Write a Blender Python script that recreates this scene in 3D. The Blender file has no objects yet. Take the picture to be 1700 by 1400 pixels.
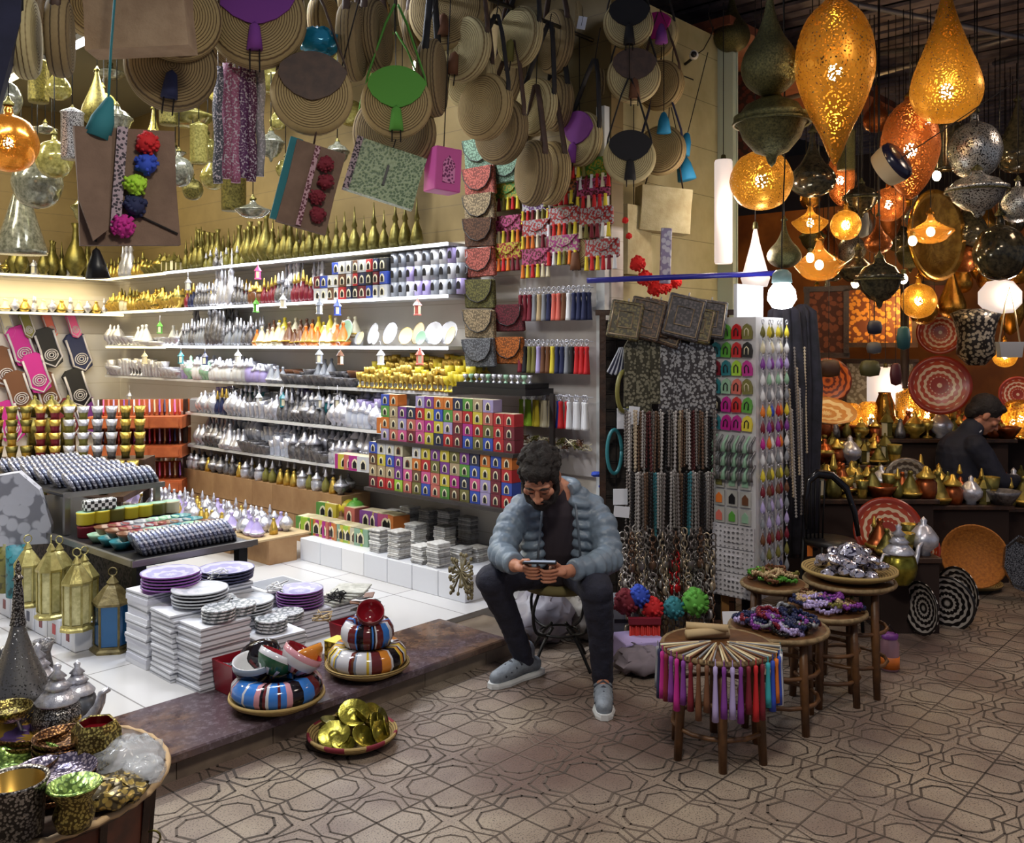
import bpy, math, random
from mathutils import Vector, Matrix, Euler
R = random.Random(11)
pi = math.pi
sc = bpy.context.scene
COL = sc.collection
# ---------------------------------------------------------------- camera (level, with lens shift)
F, CX, HY, CH = 1537.0, 850.0, 570.0, 1.6
cd = bpy.data.cameras.new('camera'); cam = bpy.data.objects.new('camera', cd); COL.objects.link(cam)
cam.location = (0, 0, CH); cam.rotation_euler = (pi/2, 0, 0)
cd.sensor_width = 36; cd.lens = F/1700*36; cd.shift_y = -(700-HY)/1700; cd.clip_start = .05; cd.clip_end = 60
sc.camera = cam
# ---------------------------------------------------------------- world, exposure
w = bpy.data.worlds.new('night'); sc.world = w; w.use_nodes = True
w.node_tree.nodes['Background'].inputs[0].default_value = (.30, .33, .42, 1)
w.node_tree.nodes['Background'].inputs[1].default_value = .5
vs = sc.view_settings; vs.view_transform = 'Standard'; vs.look = 'None'; vs.exposure = 0.0; vs.gamma = 1; vs.use_curve_mapping = False
sc.cycles.max_bounces = 7; sc.cycles.diffuse_bounces = 3; sc.cycles.glossy_bounces = 3; sc.cycles.transparent_max_bounces = 10
sc.cycles.transmission_bounces = 3; sc.cycles.caustics_reflective = False; sc.cycles.caustics_refractive = False
sc.cycles.sample_clamp_indirect = 3; sc.cycles.use_adaptive_sampling = True; sc.cycles.adaptive_threshold = .03
# ---------------------------------------------------------------- frames: shop axes u (along the alley), v (into the shop)
A1 = math.atan2(.7417, .6708)
D1 = (math.cos(A1), math.sin(A1)); D2 = (-math.sin(A1), math.cos(A1))
def S(u, v, z=0.): return Vector((u*D1[0]+v*D2[0], u*D1[1]+v*D2[1], z))
def P(px, py, Y): return Vector(((px-CX)/F*Y, Y, CH-(py-HY)/F*Y))
def G(px, py, z=0.): return P(px, py, (CH-z)*F/(py-HY))
def Upl(px, py, u): r = (px-CX)/F; return P(px, py, u/(D1[0]*r+D1[1]))
def Vpl(px, py, v): r = (px-CX)/F; return P(px, py, v/(D2[0]*r+D2[1]))
def uv(p): return (p.x*D1[0]+p.y*D1[1], p.x*D2[0]+p.y*D2[1])
def lamp(kind, loc, power, col, size=.3, rot=None, sy=None, spread=None):
    l = bpy.data.lights.new('light', kind); l.energy = power; l.color = col
    if kind == 'AREA':
        l.size = size
        if sy: l.shape = 'RECTANGLE'; l.size_y = sy
        if spread: l.spread = spread
    else: l.shadow_soft_size = size
    o = bpy.data.objects.new('light', l); o.location = loc; COL.objects.link(o)
    if rot: o.rotation_euler = rot
    return o
WHITE = (1, .97, .93); COOL = (.88, .92, 1); WARM = (1, .78, .38); AMBER = (1, .60, .20)
# ceiling tubes of the shop, unseen overhead lamps added to light the alley (their fixtures are built below)
TUBES = [(1.2, 4.6), (1.2, 6.6), (3.0, 4.6), (3.0, 6.6), (3.0, 8.4), (1.2, 8.4)]
for i, (u, v) in enumerate(TUBES):
    lamp('AREA', S(u, v, 3.80), 70 if v < 8 else 34, COOL if v < 6 else (1, .95, .8) if v < 8 else (1, .88, .58), .12, (0, 0, A1+pi/2), 1.2)
ALLEY = [(1.0, .9), (3.6, .6), (6.4, .4)]  # added lamps out of view, placed for soft light on the paving
for (u, v), pw, c_ in zip(ALLEY, (74, 20, 18), ((1, .93, .80), (1, .84, .74), (1, .74, .58))): lamp('AREA', S(u, v, 3.45), pw, c_, .5, (0, 0, A1), .5)
for z, wc in ((2.235, 1), (1.895, 1), (1.555, 1)):       # strip lamps under the shelves' front edges
    lamp('AREA', S(4.19, 6.25, z), 17, COOL, .03, (0, math.radians(35), A1), 3.7)
    lamp('AREA', S(4.19, 8.7, z), 6, WARM, .03, (0, math.radians(35), A1), 1.3)
lamp('AREA', S(3.55, 9.3, 2.24), 5, WARM, .03, (0, math.radians(-30), A1+pi/2), 1.2)
# ---------------------------------------------------------------- mesh building
class MB:
    def __init__(s): s.v = []; s.f = []; s.m = []; s.s = []
    def add(s, vs, fs, m=0, T=None, sm=False):
        b = len(s.v)
        s.v += [(T @ Vector(v))[:] if T else tuple(v) for v in vs]
        for i, f in enumerate(fs):
            s.f.append([b+k for k in f]); s.m.append(m[i] if isinstance(m, list) else m); s.s.append(sm)
        return s
    def box(s, x, y, z, sx, sy, sz, m=0, T=None, bev=0.):
        a, b, c = sx/2, sy/2, sz/2
        if bev:
            e = bev; vs = []; 
            for dz, k in ((-c, e), (-c+e, 0), (c-e, 0), (c, e)):
                A, B = a-k, b-k
                vs += [(x+p, y+q, z+dz) for p, q in ((-A+e*0, -B+e), (-A+e, -B), (A-e, -B), (A, -B+e), (A, B-e), (A-e, B), (-A+e, B), (-A, B-e))]
            fs = [list(range(7, -1, -1)), list(range(24, 32))]
            for r in range(3):
                for k in range(8): fs.append([r*8+k, r*8+(k+1) % 8, (r+1)*8+(k+1) % 8, (r+1)*8+k])
            return s.add(vs, fs, m, T)
        vs = [(x+i*a, y+j*b, z+k*c) for k in (-1, 1) for j in (-1, 1) for i in (-1, 1)]
        return s.add(vs, [(0, 2, 3, 1), (4, 5, 7, 6), (0, 1, 5, 4), (2, 6, 7, 3), (0, 4, 6, 2), (1, 3, 7, 5)], m, T)
    def lathe(s, prof, n=14, m=0, T=None, sm=True, flute=None, ph=0.):
        vs = []; fs = []; ms = []; rows = []
        for i, (r, z) in enumerate(prof):
            if r < 1e-5: rows.append([len(vs)]); vs.append((0, 0, z)); continue
            row = []
            for j in range(n):
                a = 2*pi*j/n+ph; k = r*(flute(j/n) if flute else 1)
                row.append(len(vs)); vs.append((k*math.cos(a), k*math.sin(a), z))
            rows.append(row)
        for i in range(len(rows)-1):
            a, b = rows[i], rows[i+1]
            for j in range(n):
                j2 = (j+1) % n
                mm = m(i, j) if callable(m) else m
                if len(a) == 1 and len(b) == 1: continue
                if len(a) == 1: fs.append((a[0], b[j2], b[j]))
                elif len(b) == 1: fs.append((a[j], a[j2], b[0]))
                else: fs.append((a[j], a[j2], b[j2], b[j]))
                ms.append(mm)
        return s.add(vs, fs, ms, T, sm)
    def tube(s, pts, r, n=6, m=0, T=None, flat=1., caps=True):
        pts = [Vector(p) for p in pts]; N = len(pts); vs = []; fs = []
        up0 = None
        for i, p in enumerate(pts):
            t = (pts[min(i+1, N-1)]-pts[max(i-1, 0)])
            t = t.normalized() if t.length > 1e-9 else Vector((0, 0, 1))
            if up0 is None: up0 = Vector((0, 0, 1)) if abs(t.z) < .9 else Vector((1, 0, 0))
            a = t.cross(up0); a = a.normalized() if a.length > 1e-6 else t.orthogonal().normalized()
            b = a.cross(t).normalized(); up0 = b
            rr = r[i] if isinstance(r, (list, tuple)) else r
            for k in range(n):
                an = 2*pi*k/n; vs.append(p+a*(rr*math.cos(an))+b*(rr*flat*math.sin(an)))
        for i in range(N-1):
            for k in range(n):
                k2 = (k+1) % n; fs.append((i*n+k, i*n+k2, (i+1)*n+k2, (i+1)*n+k))
        if caps: fs.append(tuple(range(n-1, -1, -1))); fs.append(tuple(range((N-1)*n, N*n)))
        return s.add(vs, fs, m, T, n > 4)
    def prism(s, poly, d, m=0, T=None, y=0.):      # outline in xz, thickness d along y
        n = len(poly); vs = [(x, y-d/2, z) for x, z in poly]+[(x, y+d/2, z) for x, z in poly]
        fs = [tuple(range(n)), tuple(range(2*n-1, n-1, -1))]+[(i, i+n, (i+1) % n+n, (i+1) % n) for i in range(n)]
        return s.add(vs, fs, m, T)
    def ell(s, c, r, n=12, k=8, m=0, T=None, rot=None):
        M = Matrix.Translation(Vector(c)) @ (rot.to_4x4() if rot else Matrix.Identity(4)) @ Matrix.Diagonal((*r, 1))
        if T: M = T @ M
        return s.lathe([(math.sin(pi*i/k), -math.cos(pi*i/k)) for i in range(k+1)], n, m, M)
    def mesh(s, name, mats):
        me = bpy.data.meshes.new(name); me.from_pydata([tuple(v) for v in s.v], [], s.f)
        for x in mats: me.materials.append(x)
        if len(mats) > 1: me.polygons.foreach_set('material_index', [min(i, len(mats)-1) for i in s.m])
        me.polygons.foreach_set('use_smooth', s.s); me.update()
        return me
def TR(x=0, y=0, z=0, rx=0, ry=0, rz=0, s=1.):
    return Matrix.Translation((x, y, z)) @ Euler((rx, ry, rz)).to_matrix().to_4x4() @ Matrix.Scale(s, 4)
def link(name, data, parent=None, loc=(0, 0, 0), rot=(0, 0, 0), scale=1.):
    o = bpy.data.objects.new(name, data); COL.objects.link(o); o.parent = parent
    o.location = loc; o.rotation_euler = rot; o.scale = scale if hasattr(scale, '__len__') else (scale,)*3
    return o
def tag(o, label, cat, group=None, kind=None):
    if label: o['label'] = label
    if cat: o['category'] = cat
    if group: o['group'] = group
    if kind: o['kind'] = kind
    return o
def one(name, mb, mats, label, cat, group=None, loc=(0, 0, 0), rot=(0, 0, 0), scale=1., kind=None):
    me = mb if isinstance(mb, bpy.types.Mesh) else mb.mesh(name, mats)
    return tag(link(name, me, None, loc, rot, scale), label, cat, group, kind)
def struct(name, mb, mats, loc=(0, 0, 0), rot=(0, 0, 0)):
    o = link(name, mb.mesh(name, mats), None, loc, rot); o['kind'] = 'structure'; return o
# a recipe: [(part name, mesh, parent index or None, label or None)], stamped as an Empty with its parts
def stamp(name, rec, label, cat, group=None, loc=(0, 0, 0), rot=(0, 0, 0), scale=1.):
    t = tag(link(name, None, None, loc, rot, scale), label, cat, group); t.empty_display_size = .1; made = []
    for r in rec:
        o = link(r[0], r[1], t if r[2] is None else made[r[2]])
        if len(r) > 3 and r[3]: o['label'] = r[3]
        made.append(o)
    return t
ORD = 'first second third fourth fifth sixth seventh eighth ninth tenth eleventh twelfth thirteenth fourteenth fifteenth sixteenth seventeenth eighteenth nineteenth'.split()
def ordw(n):
    if n < 19: return ORD[n]
    n += 1; t, o = divmod(n, 10)
    if o == 0: return ['', '', 'twentieth', 'thirtieth', 'fortieth', 'fiftieth', 'sixtieth'][t]
    return ['', '', 'twenty', 'thirty', 'forty', 'fifty', 'sixty'][t]+'-'+ORD[o-1]
# ---------------------------------------------------------------- materials
MC = {}
def lin(c): return tuple(((x/255)/12.92 if x/255 <= .04045 else ((x/255+.055)/1.055)**2.4) for x in c)
class NT:
    def __init__(s, name):
        s.mat = bpy.data.materials.new(name); s.mat.use_nodes = True; s.t = s.mat.node_tree; s.b = s.t.nodes['Principled BSDF']
        s.out = s.t.nodes['Material Output']
    def n(s, typ, **k):
        x = s.t.nodes.new(typ)
        for a, v in k.items(): setattr(x, a, v)
        return x
    def l(s, a, b): s.t.links.new(a, b)
    def val(s, a, inp): s.l(a, inp) if hasattr(a, 'links') else setattr(inp, 'default_value', a)
    def m(s, op, a, b=0., c=0.):
        x = s.n('ShaderNodeMath', operation=op)
        for i, q in enumerate((a, b, c)): s.val(q, x.inputs[i])
        return x.outputs[0]
    def mix(s, f, a, b):
        x = s.n('ShaderNodeMix', data_type='RGBA'); s.val(f, x.inputs[0])
        for q, i in ((a, 6), (b, 7)):
            if hasattr(q, 'links'): s.l(q, x.inputs[i])
            else: x.inputs[i].default_value = (*q[:3], 1)
        return x.outputs[2]
    def co(s): return s.n('ShaderNodeTexCoord').outputs['Object']
    def xyz(s, v): x = s.n('ShaderNodeSeparateXYZ'); s.l(v, x.inputs[0]); return x.outputs
    def noise(s, scale, vec=None, detail=3., rough=.6):
        x = s.n('ShaderNodeTexNoise'); x.inputs['Scale'].default_value = scale; x.inputs['Detail'].default_value = detail; x.inputs['Roughness'].default_value = rough
        s.l(vec or s.co(), x.inputs['Vector']); return x.outputs['Fac']
    def ramp(s, f, lo, hi):
        x = s.n('ShaderNodeMapRange', clamp=True); s.l(f, x.inputs[0]); x.inputs[1].default_value = lo; x.inputs[2].default_value = hi; return x.outputs[0]
    def voro(s, scale, vec=None, feature='F1', rnd=1.):
        x = s.n('ShaderNodeTexVoronoi', feature=feature); x.inputs['Scale'].default_value = scale; x.inputs['Randomness'].default_value = rnd
        s.l(vec or s.co(), x.inputs['Vector']); return x.outputs
    def bump(s, h, strength=.4, dist=.01):
        x = s.n('ShaderNodeBump'); x.inputs['Strength'].default_value = strength; x.inputs['Distance'].default_value = dist; s.l(h, x.inputs['Height']); s.l(x.outputs[0], s.b.inputs['Normal'])
    def base(s, c): s.val(c, s.b.inputs['Base Color']) if hasattr(c, 'links') else setattr(s.b.inputs['Base Color'], 'default_value', (*c[:3], 1))
    def rm(s, r, m=0.): s.b.inputs['Roughness'].default_value = r; s.b.inputs['Metallic'].default_value = m
def pm(name, c, r=.5, metal=0., c2=None, ns=8., bs=0., bst=.3, em=None, bd=.01):
    if name in MC: return MC[name]
    t = NT(name); t.rm(r, metal)
    c = lin(c) if max(c) > 1 else c
    if c2: t.base(t.mix(t.ramp(t.noise(ns), .35, .65), c, lin(c2) if max(c2) > 1 else c2))
    else: t.base(c)
    if bs: t.bump(t.noise(bs), bst, bd)
    if em: t.b.inputs['Emission Color'].default_value = (*em[0], 1); t.b.inputs['Emission Strength'].default_value = em[1]
    MC[name] = t.mat; return t.mat
def glowm(name, c, st): return pm(name, (.02, .02, .02), .6, em=(c, st))
def spotm(name, c1, c2, scale=40, thr=.35, r=.5, metal=0., bst=.3):      # spots / mosaic / filigree
    if name in MC: return MC[name]
    t = NT(name); t.rm(r, metal); d = t.voro(scale)[0]; thr = max(thr*1.45, .42); f = t.ramp(d, thr, thr+.1)
    t.base(t.mix(f, lin(c1), lin(c2))); t.bump(d, bst, .004); MC[name] = t.mat; return t.mat
def piercedm(name, c, scale=60, open_=.33, r=.35, glow=.13):            # sheet metal with small holes cut through
    if name in MC: return MC[name]
    t = NT(name); t.rm(r, .9); t.base(t.mix(t.noise(9), lin(c), tuple(x*.6 for x in lin(c))))
    d = t.voro(scale, rnd=.75)[0]; big = t.voro(scale*.13, rnd=.35)[0]; rg = t.ramp(t.m('SINE', t.m('MULTIPLY', big, 42)), -.4, .4); th = t.m('MULTIPLY', t.m('ADD', .45, rg), open_*.95)
    f = t.ramp(t.m('SUBTRACT', d, th), 0., .05); t.l(f, t.b.inputs['Alpha'])
    if glow:      # finely pierced sheet also lets some light scatter through
        tr = t.n('ShaderNodeBsdfTranslucent'); tr.inputs[0].default_value = (*lin(c), 1); mx = t.n('ShaderNodeMixShader'); mx.inputs[0].default_value = glow
        f2 = t.m('MULTIPLY', f, glow); tp = t.n('ShaderNodeBsdfTransparent'); t.l(f2, mx.inputs[0]); t.l(t.b.outputs[0], mx.inputs[1]); t.l(tr.outputs[0], mx.inputs[2]); t.l(mx.outputs[0], t.out.inputs[0])
    MC[name] = t.mat; return t.mat
def coilm(name, c1, c2, k=110., axis='Y', r=.8):                        # straw coils around an axis
    if name in MC: return MC[name]
    t = NT(name); t.rm(r); o = t.xyz(t.co()); ax = {'X': (1, 2), 'Y': (0, 2), 'Z': (0, 1)}[axis]
    rad = t.m('SQRT', t.m('ADD', t.m('MULTIPLY', o[ax[0]], o[ax[0]]), t.m('MULTIPLY', o[ax[1]], o[ax[1]])))
    third = t.m('MULTIPLY', t.m('ABSOLUTE', o[{'X': 0, 'Y': 1, 'Z': 2}[axis]]), .8)
    w_ = t.m('ABSOLUTE', t.m('SINE', t.m('MULTIPLY', t.m('ADD', rad, third), k*pi/1.0)))
    ww = t.ramp(w_, .05, .55); nn = t.noise(60)
    col = t.mix(nn, lin(c1), tuple(x*.72 for x in lin(c1)))
    t.base(t.mix(ww, lin(c2), col)); t.bump(t.m('ADD', ww, t.m('MULTIPLY', nn, .3)), .7, .006); MC[name] = t.mat; return t.mat
def mandm(name, c1, c2, k=60., n=12., r=.35, metal=0., c3=None):         # painted rings and rosettes, in the xy plane
    if name in MC: return MC[name]
    t = NT(name); t.rm(r, metal); o = t.xyz(t.co())
    rad = t.m('SQRT', t.m('ADD', t.m('MULTIPLY', o[0], o[0]), t.m('MULTIPLY', o[1], o[1])))
    an = t.m('ARCTAN2', o[1], o[0])
    ring = t.m('SINE', t.m('MULTIPLY', rad, k*2)); pet = t.m('SINE', t.m('MULTIPLY', an, n))
    f = t.ramp(t.m('ADD', ring, t.m('MULTIPLY', t.m('MULTIPLY', pet, t.m('SINE', t.m('MULTIPLY', rad, k*.9))), .8)), .15, .3)
    col = t.mix(f, lin(c1), lin(c2))
    if c3: col = t.mix(t.ramp(t.m('SINE', t.m('MULTIPLY', rad, k*.55)), .6, .7), col, lin(c3))
    t.base(col); MC[name] = t.mat; return t.mat
def stripm(name, c1, c2, k=60., axis=0, r=.6):
    if name in MC: return MC[name]
    t = NT(name); t.rm(r); o = t.xyz(t.co()); f = t.ramp(t.m('SINE', t.m('MULTIPLY', o[axis], k*2*pi)), -.1, .1)
    t.base(t.mix(f, lin(c1), lin(c2))); MC[name] = t.mat; return t.mat
silver = pm('silver', (226, 226, 234), .28, .55, (180, 180, 192), 30, 60, .25)
dsilver = pm('tarnished silver', (146, 144, 146), .34, .6, (86, 84, 88), 40, 70, .5)
gold = pm('polished brass', (228, 196, 96), .28, .7, (176, 138, 56), 20, 50, .2)
agedbrass = pm('aged brass', (136, 126, 66), .4, .8, (76, 71, 36), 12, 40, .3)
copper = pm('copper', (190, 105, 60), .3, .9, (120, 60, 35), 16)
white = pm('white glaze', (228, 228, 230), .25)
paper = pm('white paper', (222, 224, 232), .8)
black = pm('black lacquer', (22, 21, 24), .4)
wood = pm('worn wood', (120, 80, 45), .6, 0, (80, 50, 28), 14, 40, .3)
dwood = pm('dark wood', (70, 44, 28), .5, 0, (40, 25, 16), 14, 40, .3)
pinew = pm('orange pine', (205, 110, 60), .5, 0, (170, 85, 45), 6, 30, .2)
cream = pm('cream panel', (200, 192, 172), .7, 0, (186, 176, 156), 3)
iron = pm('black iron', (28, 27, 27), .5, .5)
cord = pm('dark cord', (30, 25, 24), .9)
# ================================================================ setting
# alley paving: stamped square tiles with interlaced straps, joints and grooves as one surface
def alley():
    T_ = .35; mb = MB(); u0, v0 = uv(G(625, 1367))
    U0, U1, V0, V1 = -4.2, 12.5, -3.5, 3.62
    mb.add([(U0, V0, 0), (U1, V0, 0), (U1, V1, 0), (U0, V1, 0)], [(0, 1, 2, 3)], 0)
    def seg(a, b, w_, z, m):
        dx, dy = b[0]-a[0], b[1]-a[1]; L = math.hypot(dx, dy)
        if L < 1e-6: return
        nx, ny = -dy/L*w_/2, dx/L*w_/2; ex, ey = dx/L*w_*.3, dy/L*w_*.3
        mb.add([(a[0]-ex-nx, a[1]-ey-ny, z), (b[0]+ex-nx, b[1]+ey-ny, z), (b[0]+ex+nx, b[1]+ey+ny, z), (a[0]-ex+nx, a[1]-ey+ny, z)], [(0, 1, 2, 3)], m)
    hexo = [(.36, 1.), (.21, .62), (.35, .35), (.62, .21), (1., .36)]
    inn = [(.17, 1.), (.02, .60), (.12, .12), (.60, .02), (1., .17)]
    for i in range(-14, 38):
        for j in range(-12, 11):
            cu, cv = u0+(i+.5)*T_, v0+(j+.5)*T_
            if not (U0+.2 < cu < U1-.2 and V0+.2 < cv < V1-.05): continue
            p = S(cu, cv)
            if p.y < 1.6 or abs(p.x)/p.y > .75 or p.y > 11: continue
            h = T_/2
            far = p.y > 8
            for k in range(4):
                c, s_ = math.cos(k*pi/2), math.sin(k*pi/2)
                rot = lambda q: (cu+h*(q[0]*c-q[1]*s_), cv+h*(q[0]*s_+q[1]*c))
                if not far:
                    jx = R.uniform(.7, 1.3)
                    for a, b in zip(hexo, hexo[1:]): seg(rot(a), rot(b), .0082*jx, .0012, 1)
                    for a, b in zip(inn, inn[1:]): seg(rot(a), rot(b), .007*jx, .0012, 1)
                seg(rot((-1, 1)), rot((1, 1)), .006, .0016, 1) if k < 1 or k == 3 else None
    t = NT('stamped paving'); t.rm(.55); n1 = t.noise(2.2); n2 = t.noise(160, detail=2)
    c = t.mix(t.ramp(n1, .35, .68), lin((158, 144, 128)), lin((122, 106, 98)))
    c = t.mix(t.ramp(t.noise(.7), .5, .62), c, lin((108, 88, 80)))
    t.base(t.mix(t.ramp(n2, .56, .64), c, lin((70, 60, 54)))); t.bump(n2, .35, .003)
    t.l(t.m('ADD', t.m('MULTIPLY', n1, .4), .22), t.b.inputs['Roughness'])
    g = NT('paving groove'); g.rm(.75); g.base(g.mix(g.ramp(g.noise(1.3), .42, .62), lin((68, 58, 51)), lin((104, 90, 80)))); g = g.mat
    struct('floor_alley', mb, [t.mat, g], rot=(0, 0, A1))
alley()
# shop floor: pale polished tile
t = NT('pale floor tile'); o_ = t.co(); br = t.n('ShaderNodeTexBrick', offset=0.); t.l(o_, br.inputs[0]); br.inputs['Scale'].default_value = 1
for k_, v_ in (('Brick Width', .6), ('Row Height', .6), ('Mortar Size', .004)): br.inputs[k_].default_value = v_
br.inputs['Color1'].default_value = (*lin((206, 206, 208)), 1); br.inputs['Color2'].default_value = (*lin((200, 198, 198)), 1); br.inputs['Mortar'].default_value = (*lin((140, 138, 138)), 1)
t.l(br.outputs[0], t.b.inputs['Base Color']); t.rm(.16); floor_tile = t.mat
mb = MB().box(-.2, 6.75, .05, 9.8, 6.3, .12); struct('floor_shop', mb, [floor_tile], rot=(0, 0, A1))
# marble step in front of the shop
t = NT('purple brown marble'); o_ = t.co(); br = t.n('ShaderNodeTexBrick', offset=0.); t.l(o_, br.inputs[0]); br.inputs['Scale'].default_value = 1
for k_, v_ in (('Brick Width', .82), ('Row Height', 3.), ('Mortar Size', .003)): br.inputs[k_].default_value = v_
br.inputs['Color1'].default_value = (0, 0, 0, 1); br.inputs['Color2'].default_value = (1, 1, 1, 1); br.inputs['Mortar'].default_value = (0, 0, 0, 1)
n1 = t.ramp(t.noise(9, detail=6, rough=.75), .42, .6); n2 = t.ramp(t.noise(26, detail=5, rough=.8), .5, .62)
c1 = t.mix(n2, lin((84, 70, 76)), lin((112, 100, 108))); c2 = t.mix(n1, lin((120, 92, 72)), lin((58, 42, 38)))
t.base(t.mix(t.m('MULTIPLY', t.ramp(t.noise(1.1), .46, .56), .9), c1, c2)); t.rm(.14); marble = t.mat
mb = MB().box(-.3, 3.40, .095, 7.5, .50, .036, 0, bev=.006)
struct('trim_step', mb, [marble], rot=(0, 0, A1))
mb = MB()
x = -4.05
while x < 3.44: mb.box(x+.205, 3.405, .04, .406, .44, .08, R.randrange(2)); x += .41
struct('trim_riser', mb, [pm('riser tile', (128, 112, 96), .5, 0, (104, 90, 78), 6), pm('riser tile pale', (136, 122, 106), .5, 0, (110, 96, 84), 6)], rot=(0, 0, A1))
# walls of the shop
t = NT('slatted cream wall'); o_ = t.xyz(t.co()); f_ = t.ramp(t.m('ABSOLUTE', t.m('SINE', t.m('MULTIPLY', o_[2], pi/.17))), .0, .06)
up_ = t.ramp(o_[2], 2.27, 2.30); t.base(t.mix(f_, t.mix(up_, lin((176, 164, 140)), lin((80, 68, 46))), t.mix(up_, t.mix(t.noise(3), lin((224, 218, 208)), lin((210, 202, 190))), t.mix(t.noise(5), lin((128, 108, 66)), lin((104, 86, 50)))))); t.rm(.6); slatw = t.mat
struct('wall_shelves', MB().box(4.52, 6.42, 1.96, .12, 6.36, 3.92), [slatw], rot=(0, 0, A1))
struct('wall_back', MB().box(.6, 9.66, 1.96, 7.8, .12, 3.92), [slatw], rot=(0, 0, A1))
struct('wall_far_side', MB().box(-3.4, 6.6, 1.96, .12, 6.2, 3.92), [slatw], rot=(0, 0, A1))
struct('ceiling', MB().box(.6, 6.45, 3.96, 8.2, 6.4, .08), [pm('shop ceiling', (104, 96, 70), .8)], rot=(0, 0, A1))
for i, (u, v) in enumerate(TUBES):
    wm = v > 8
    rec = [('housing', MB().box(0, 0, .035, .1, 1.26, .045).mesh('housing', [white]), None), ('tube', MB().tube([(0, -.6, 0), (0, .6, 0)], .016, 8).mesh('tube', [glowm('tube glow warm' if wm else 'tube glow cool', WARM if wm else COOL, 14)]), None)]
    stamp('tube_light', rec, f'{"warm" if wm else "white"} fluorescent tube on the shop ceiling, {["nearest the doorway", "halfway in", "above the shelf end", "above the middle shelves", "by the back corner", "over the back wall"][i]}', 'ceiling light', None, S(u, v, 3.855), (0, 0, A1))
for i, (u, v) in enumerate(ALLEY):  # fixtures of the added alley lamps, above the view
    rec = [('shade', MB().lathe([(.03, .12), (.05, .12), (.3, .03), (.31, 0), (.29, 0), (.04, .09)], 20).mesh('shade', [iron]), None), ('bulb', MB().ell((0, 0, .05), (.04, .04, .05)).mesh('bulb', [glowm('bulb alley', (1, .86, .66), 20)]), None), ('cord', MB().tube([(0, 0, .12), (0, 0, 1.2)], .006).mesh('cord', [cord]), None)]
    stamp('added_alley_lamp', rec, f'added unseen dish lamp over the alley, {ordw(i)} along the paving', 'pendant lamp', None, S(u, v, 3.47))
# pillar between the shops, its pale post and the lamp shop walls
t = NT('boarded pillar'); o_ = t.xyz(t.co()); f_ = t.ramp(t.m('ABSOLUTE', t.m('SINE', t.m('MULTIPLY', o_[2], pi/.33))), .0, .03)
t.base(t.mix(f_, lin((84, 80, 50)), t.mix(t.ramp(t.noise(4), .3, .7), lin((196, 188, 148)), lin((172, 162, 120))))); t.rm(.55); pillm = t.mat
struct('wall_pillar', MB().box(5.2, 3.62, 1.9, 1.46, .5, 3.8), [pillm], rot=(0, 0, A1))
struct('trim_post', MB().box(5.96, 3.32, 1.9, .05, .14, 3.8).box(5.985, 3.25, 1.9, .012, .02, 3.8), [pm('pale green paint', (196, 208, 192), .4)], rot=(0, 0, A1))
struct('trim_panel_edge', MB().box(4.43, 3.28, 1.5, .05, .06, 3.0), [pm('white trim', (208, 212, 212), .4)], rot=(0, 0, A1))
t = NT('ochre plaster'); t.base(t.mix(t.ramp(t.noise(2.5), .35, .65), lin((150, 92, 40)), lin((104, 56, 26)))); t.rm(.7); ochre = t.mat
struct('wall_lamp_back', MB().box(7.65, 5.6, 1.9, 3.5, .12, 3.8), [pm('brick red plaster', (122, 66, 44), .8, 0, (90, 46, 32), 5)], rot=(0, 0, A1))
struct('wall_lamp_end', MB().box(9.3, 3.65, 1.5, .12, 4.1, 3.0), [ochre], rot=(0, 0, A1))
struct('wall_lamp_pillar_side', MB().box(5.96, 4.7, 1.9, .06, 1.8, 3.8), [pm('brick red plaster', (1, 1, 1))], rot=(0, 0, A1))
# end of the alley, far off, and its slatted roof
struct('wall_alley_end', MB().box(12.6, 2.5, 2.5, .12, 13, 5), [pm('dim plaster', (60, 46, 38), .8)], rot=(0, 0, A1))
mb = MB()
for i in range(44): mb.box(4.4+i*.19, .8, 4.18+R.uniform(-.01, .01), .12, 8.6, .025, 0)
mb.box(8.9, 2.8, 4.30, 9.6, 13, .03, 1)
struct('ceiling_alley_slats', mb, [pm('grey slat', (136, 122, 126), .7, 0, (84, 74, 78), 3), pm('roof dark', (24, 20, 20), .9)], rot=(0, 0, A1))
mb = MB()
for a, b in (((5.2, -1.2, 3.2), (9.2, 2.4, 4.15)), ((6.6, -1.6, 3.4), (8.0, 3.2, 4.1)), ((7.4, -2, 4.1), (7.4, 4.6, 3.6)), ((5.6, 3.2, 4.1), (8.4, .2, 3.3))): mb.tube([a, b], .022, 8)
struct('ceiling_roof_struts', mb, [pm('steel strut', (120, 116, 118), .4, .7)], rot=(0, 0, A1))
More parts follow.
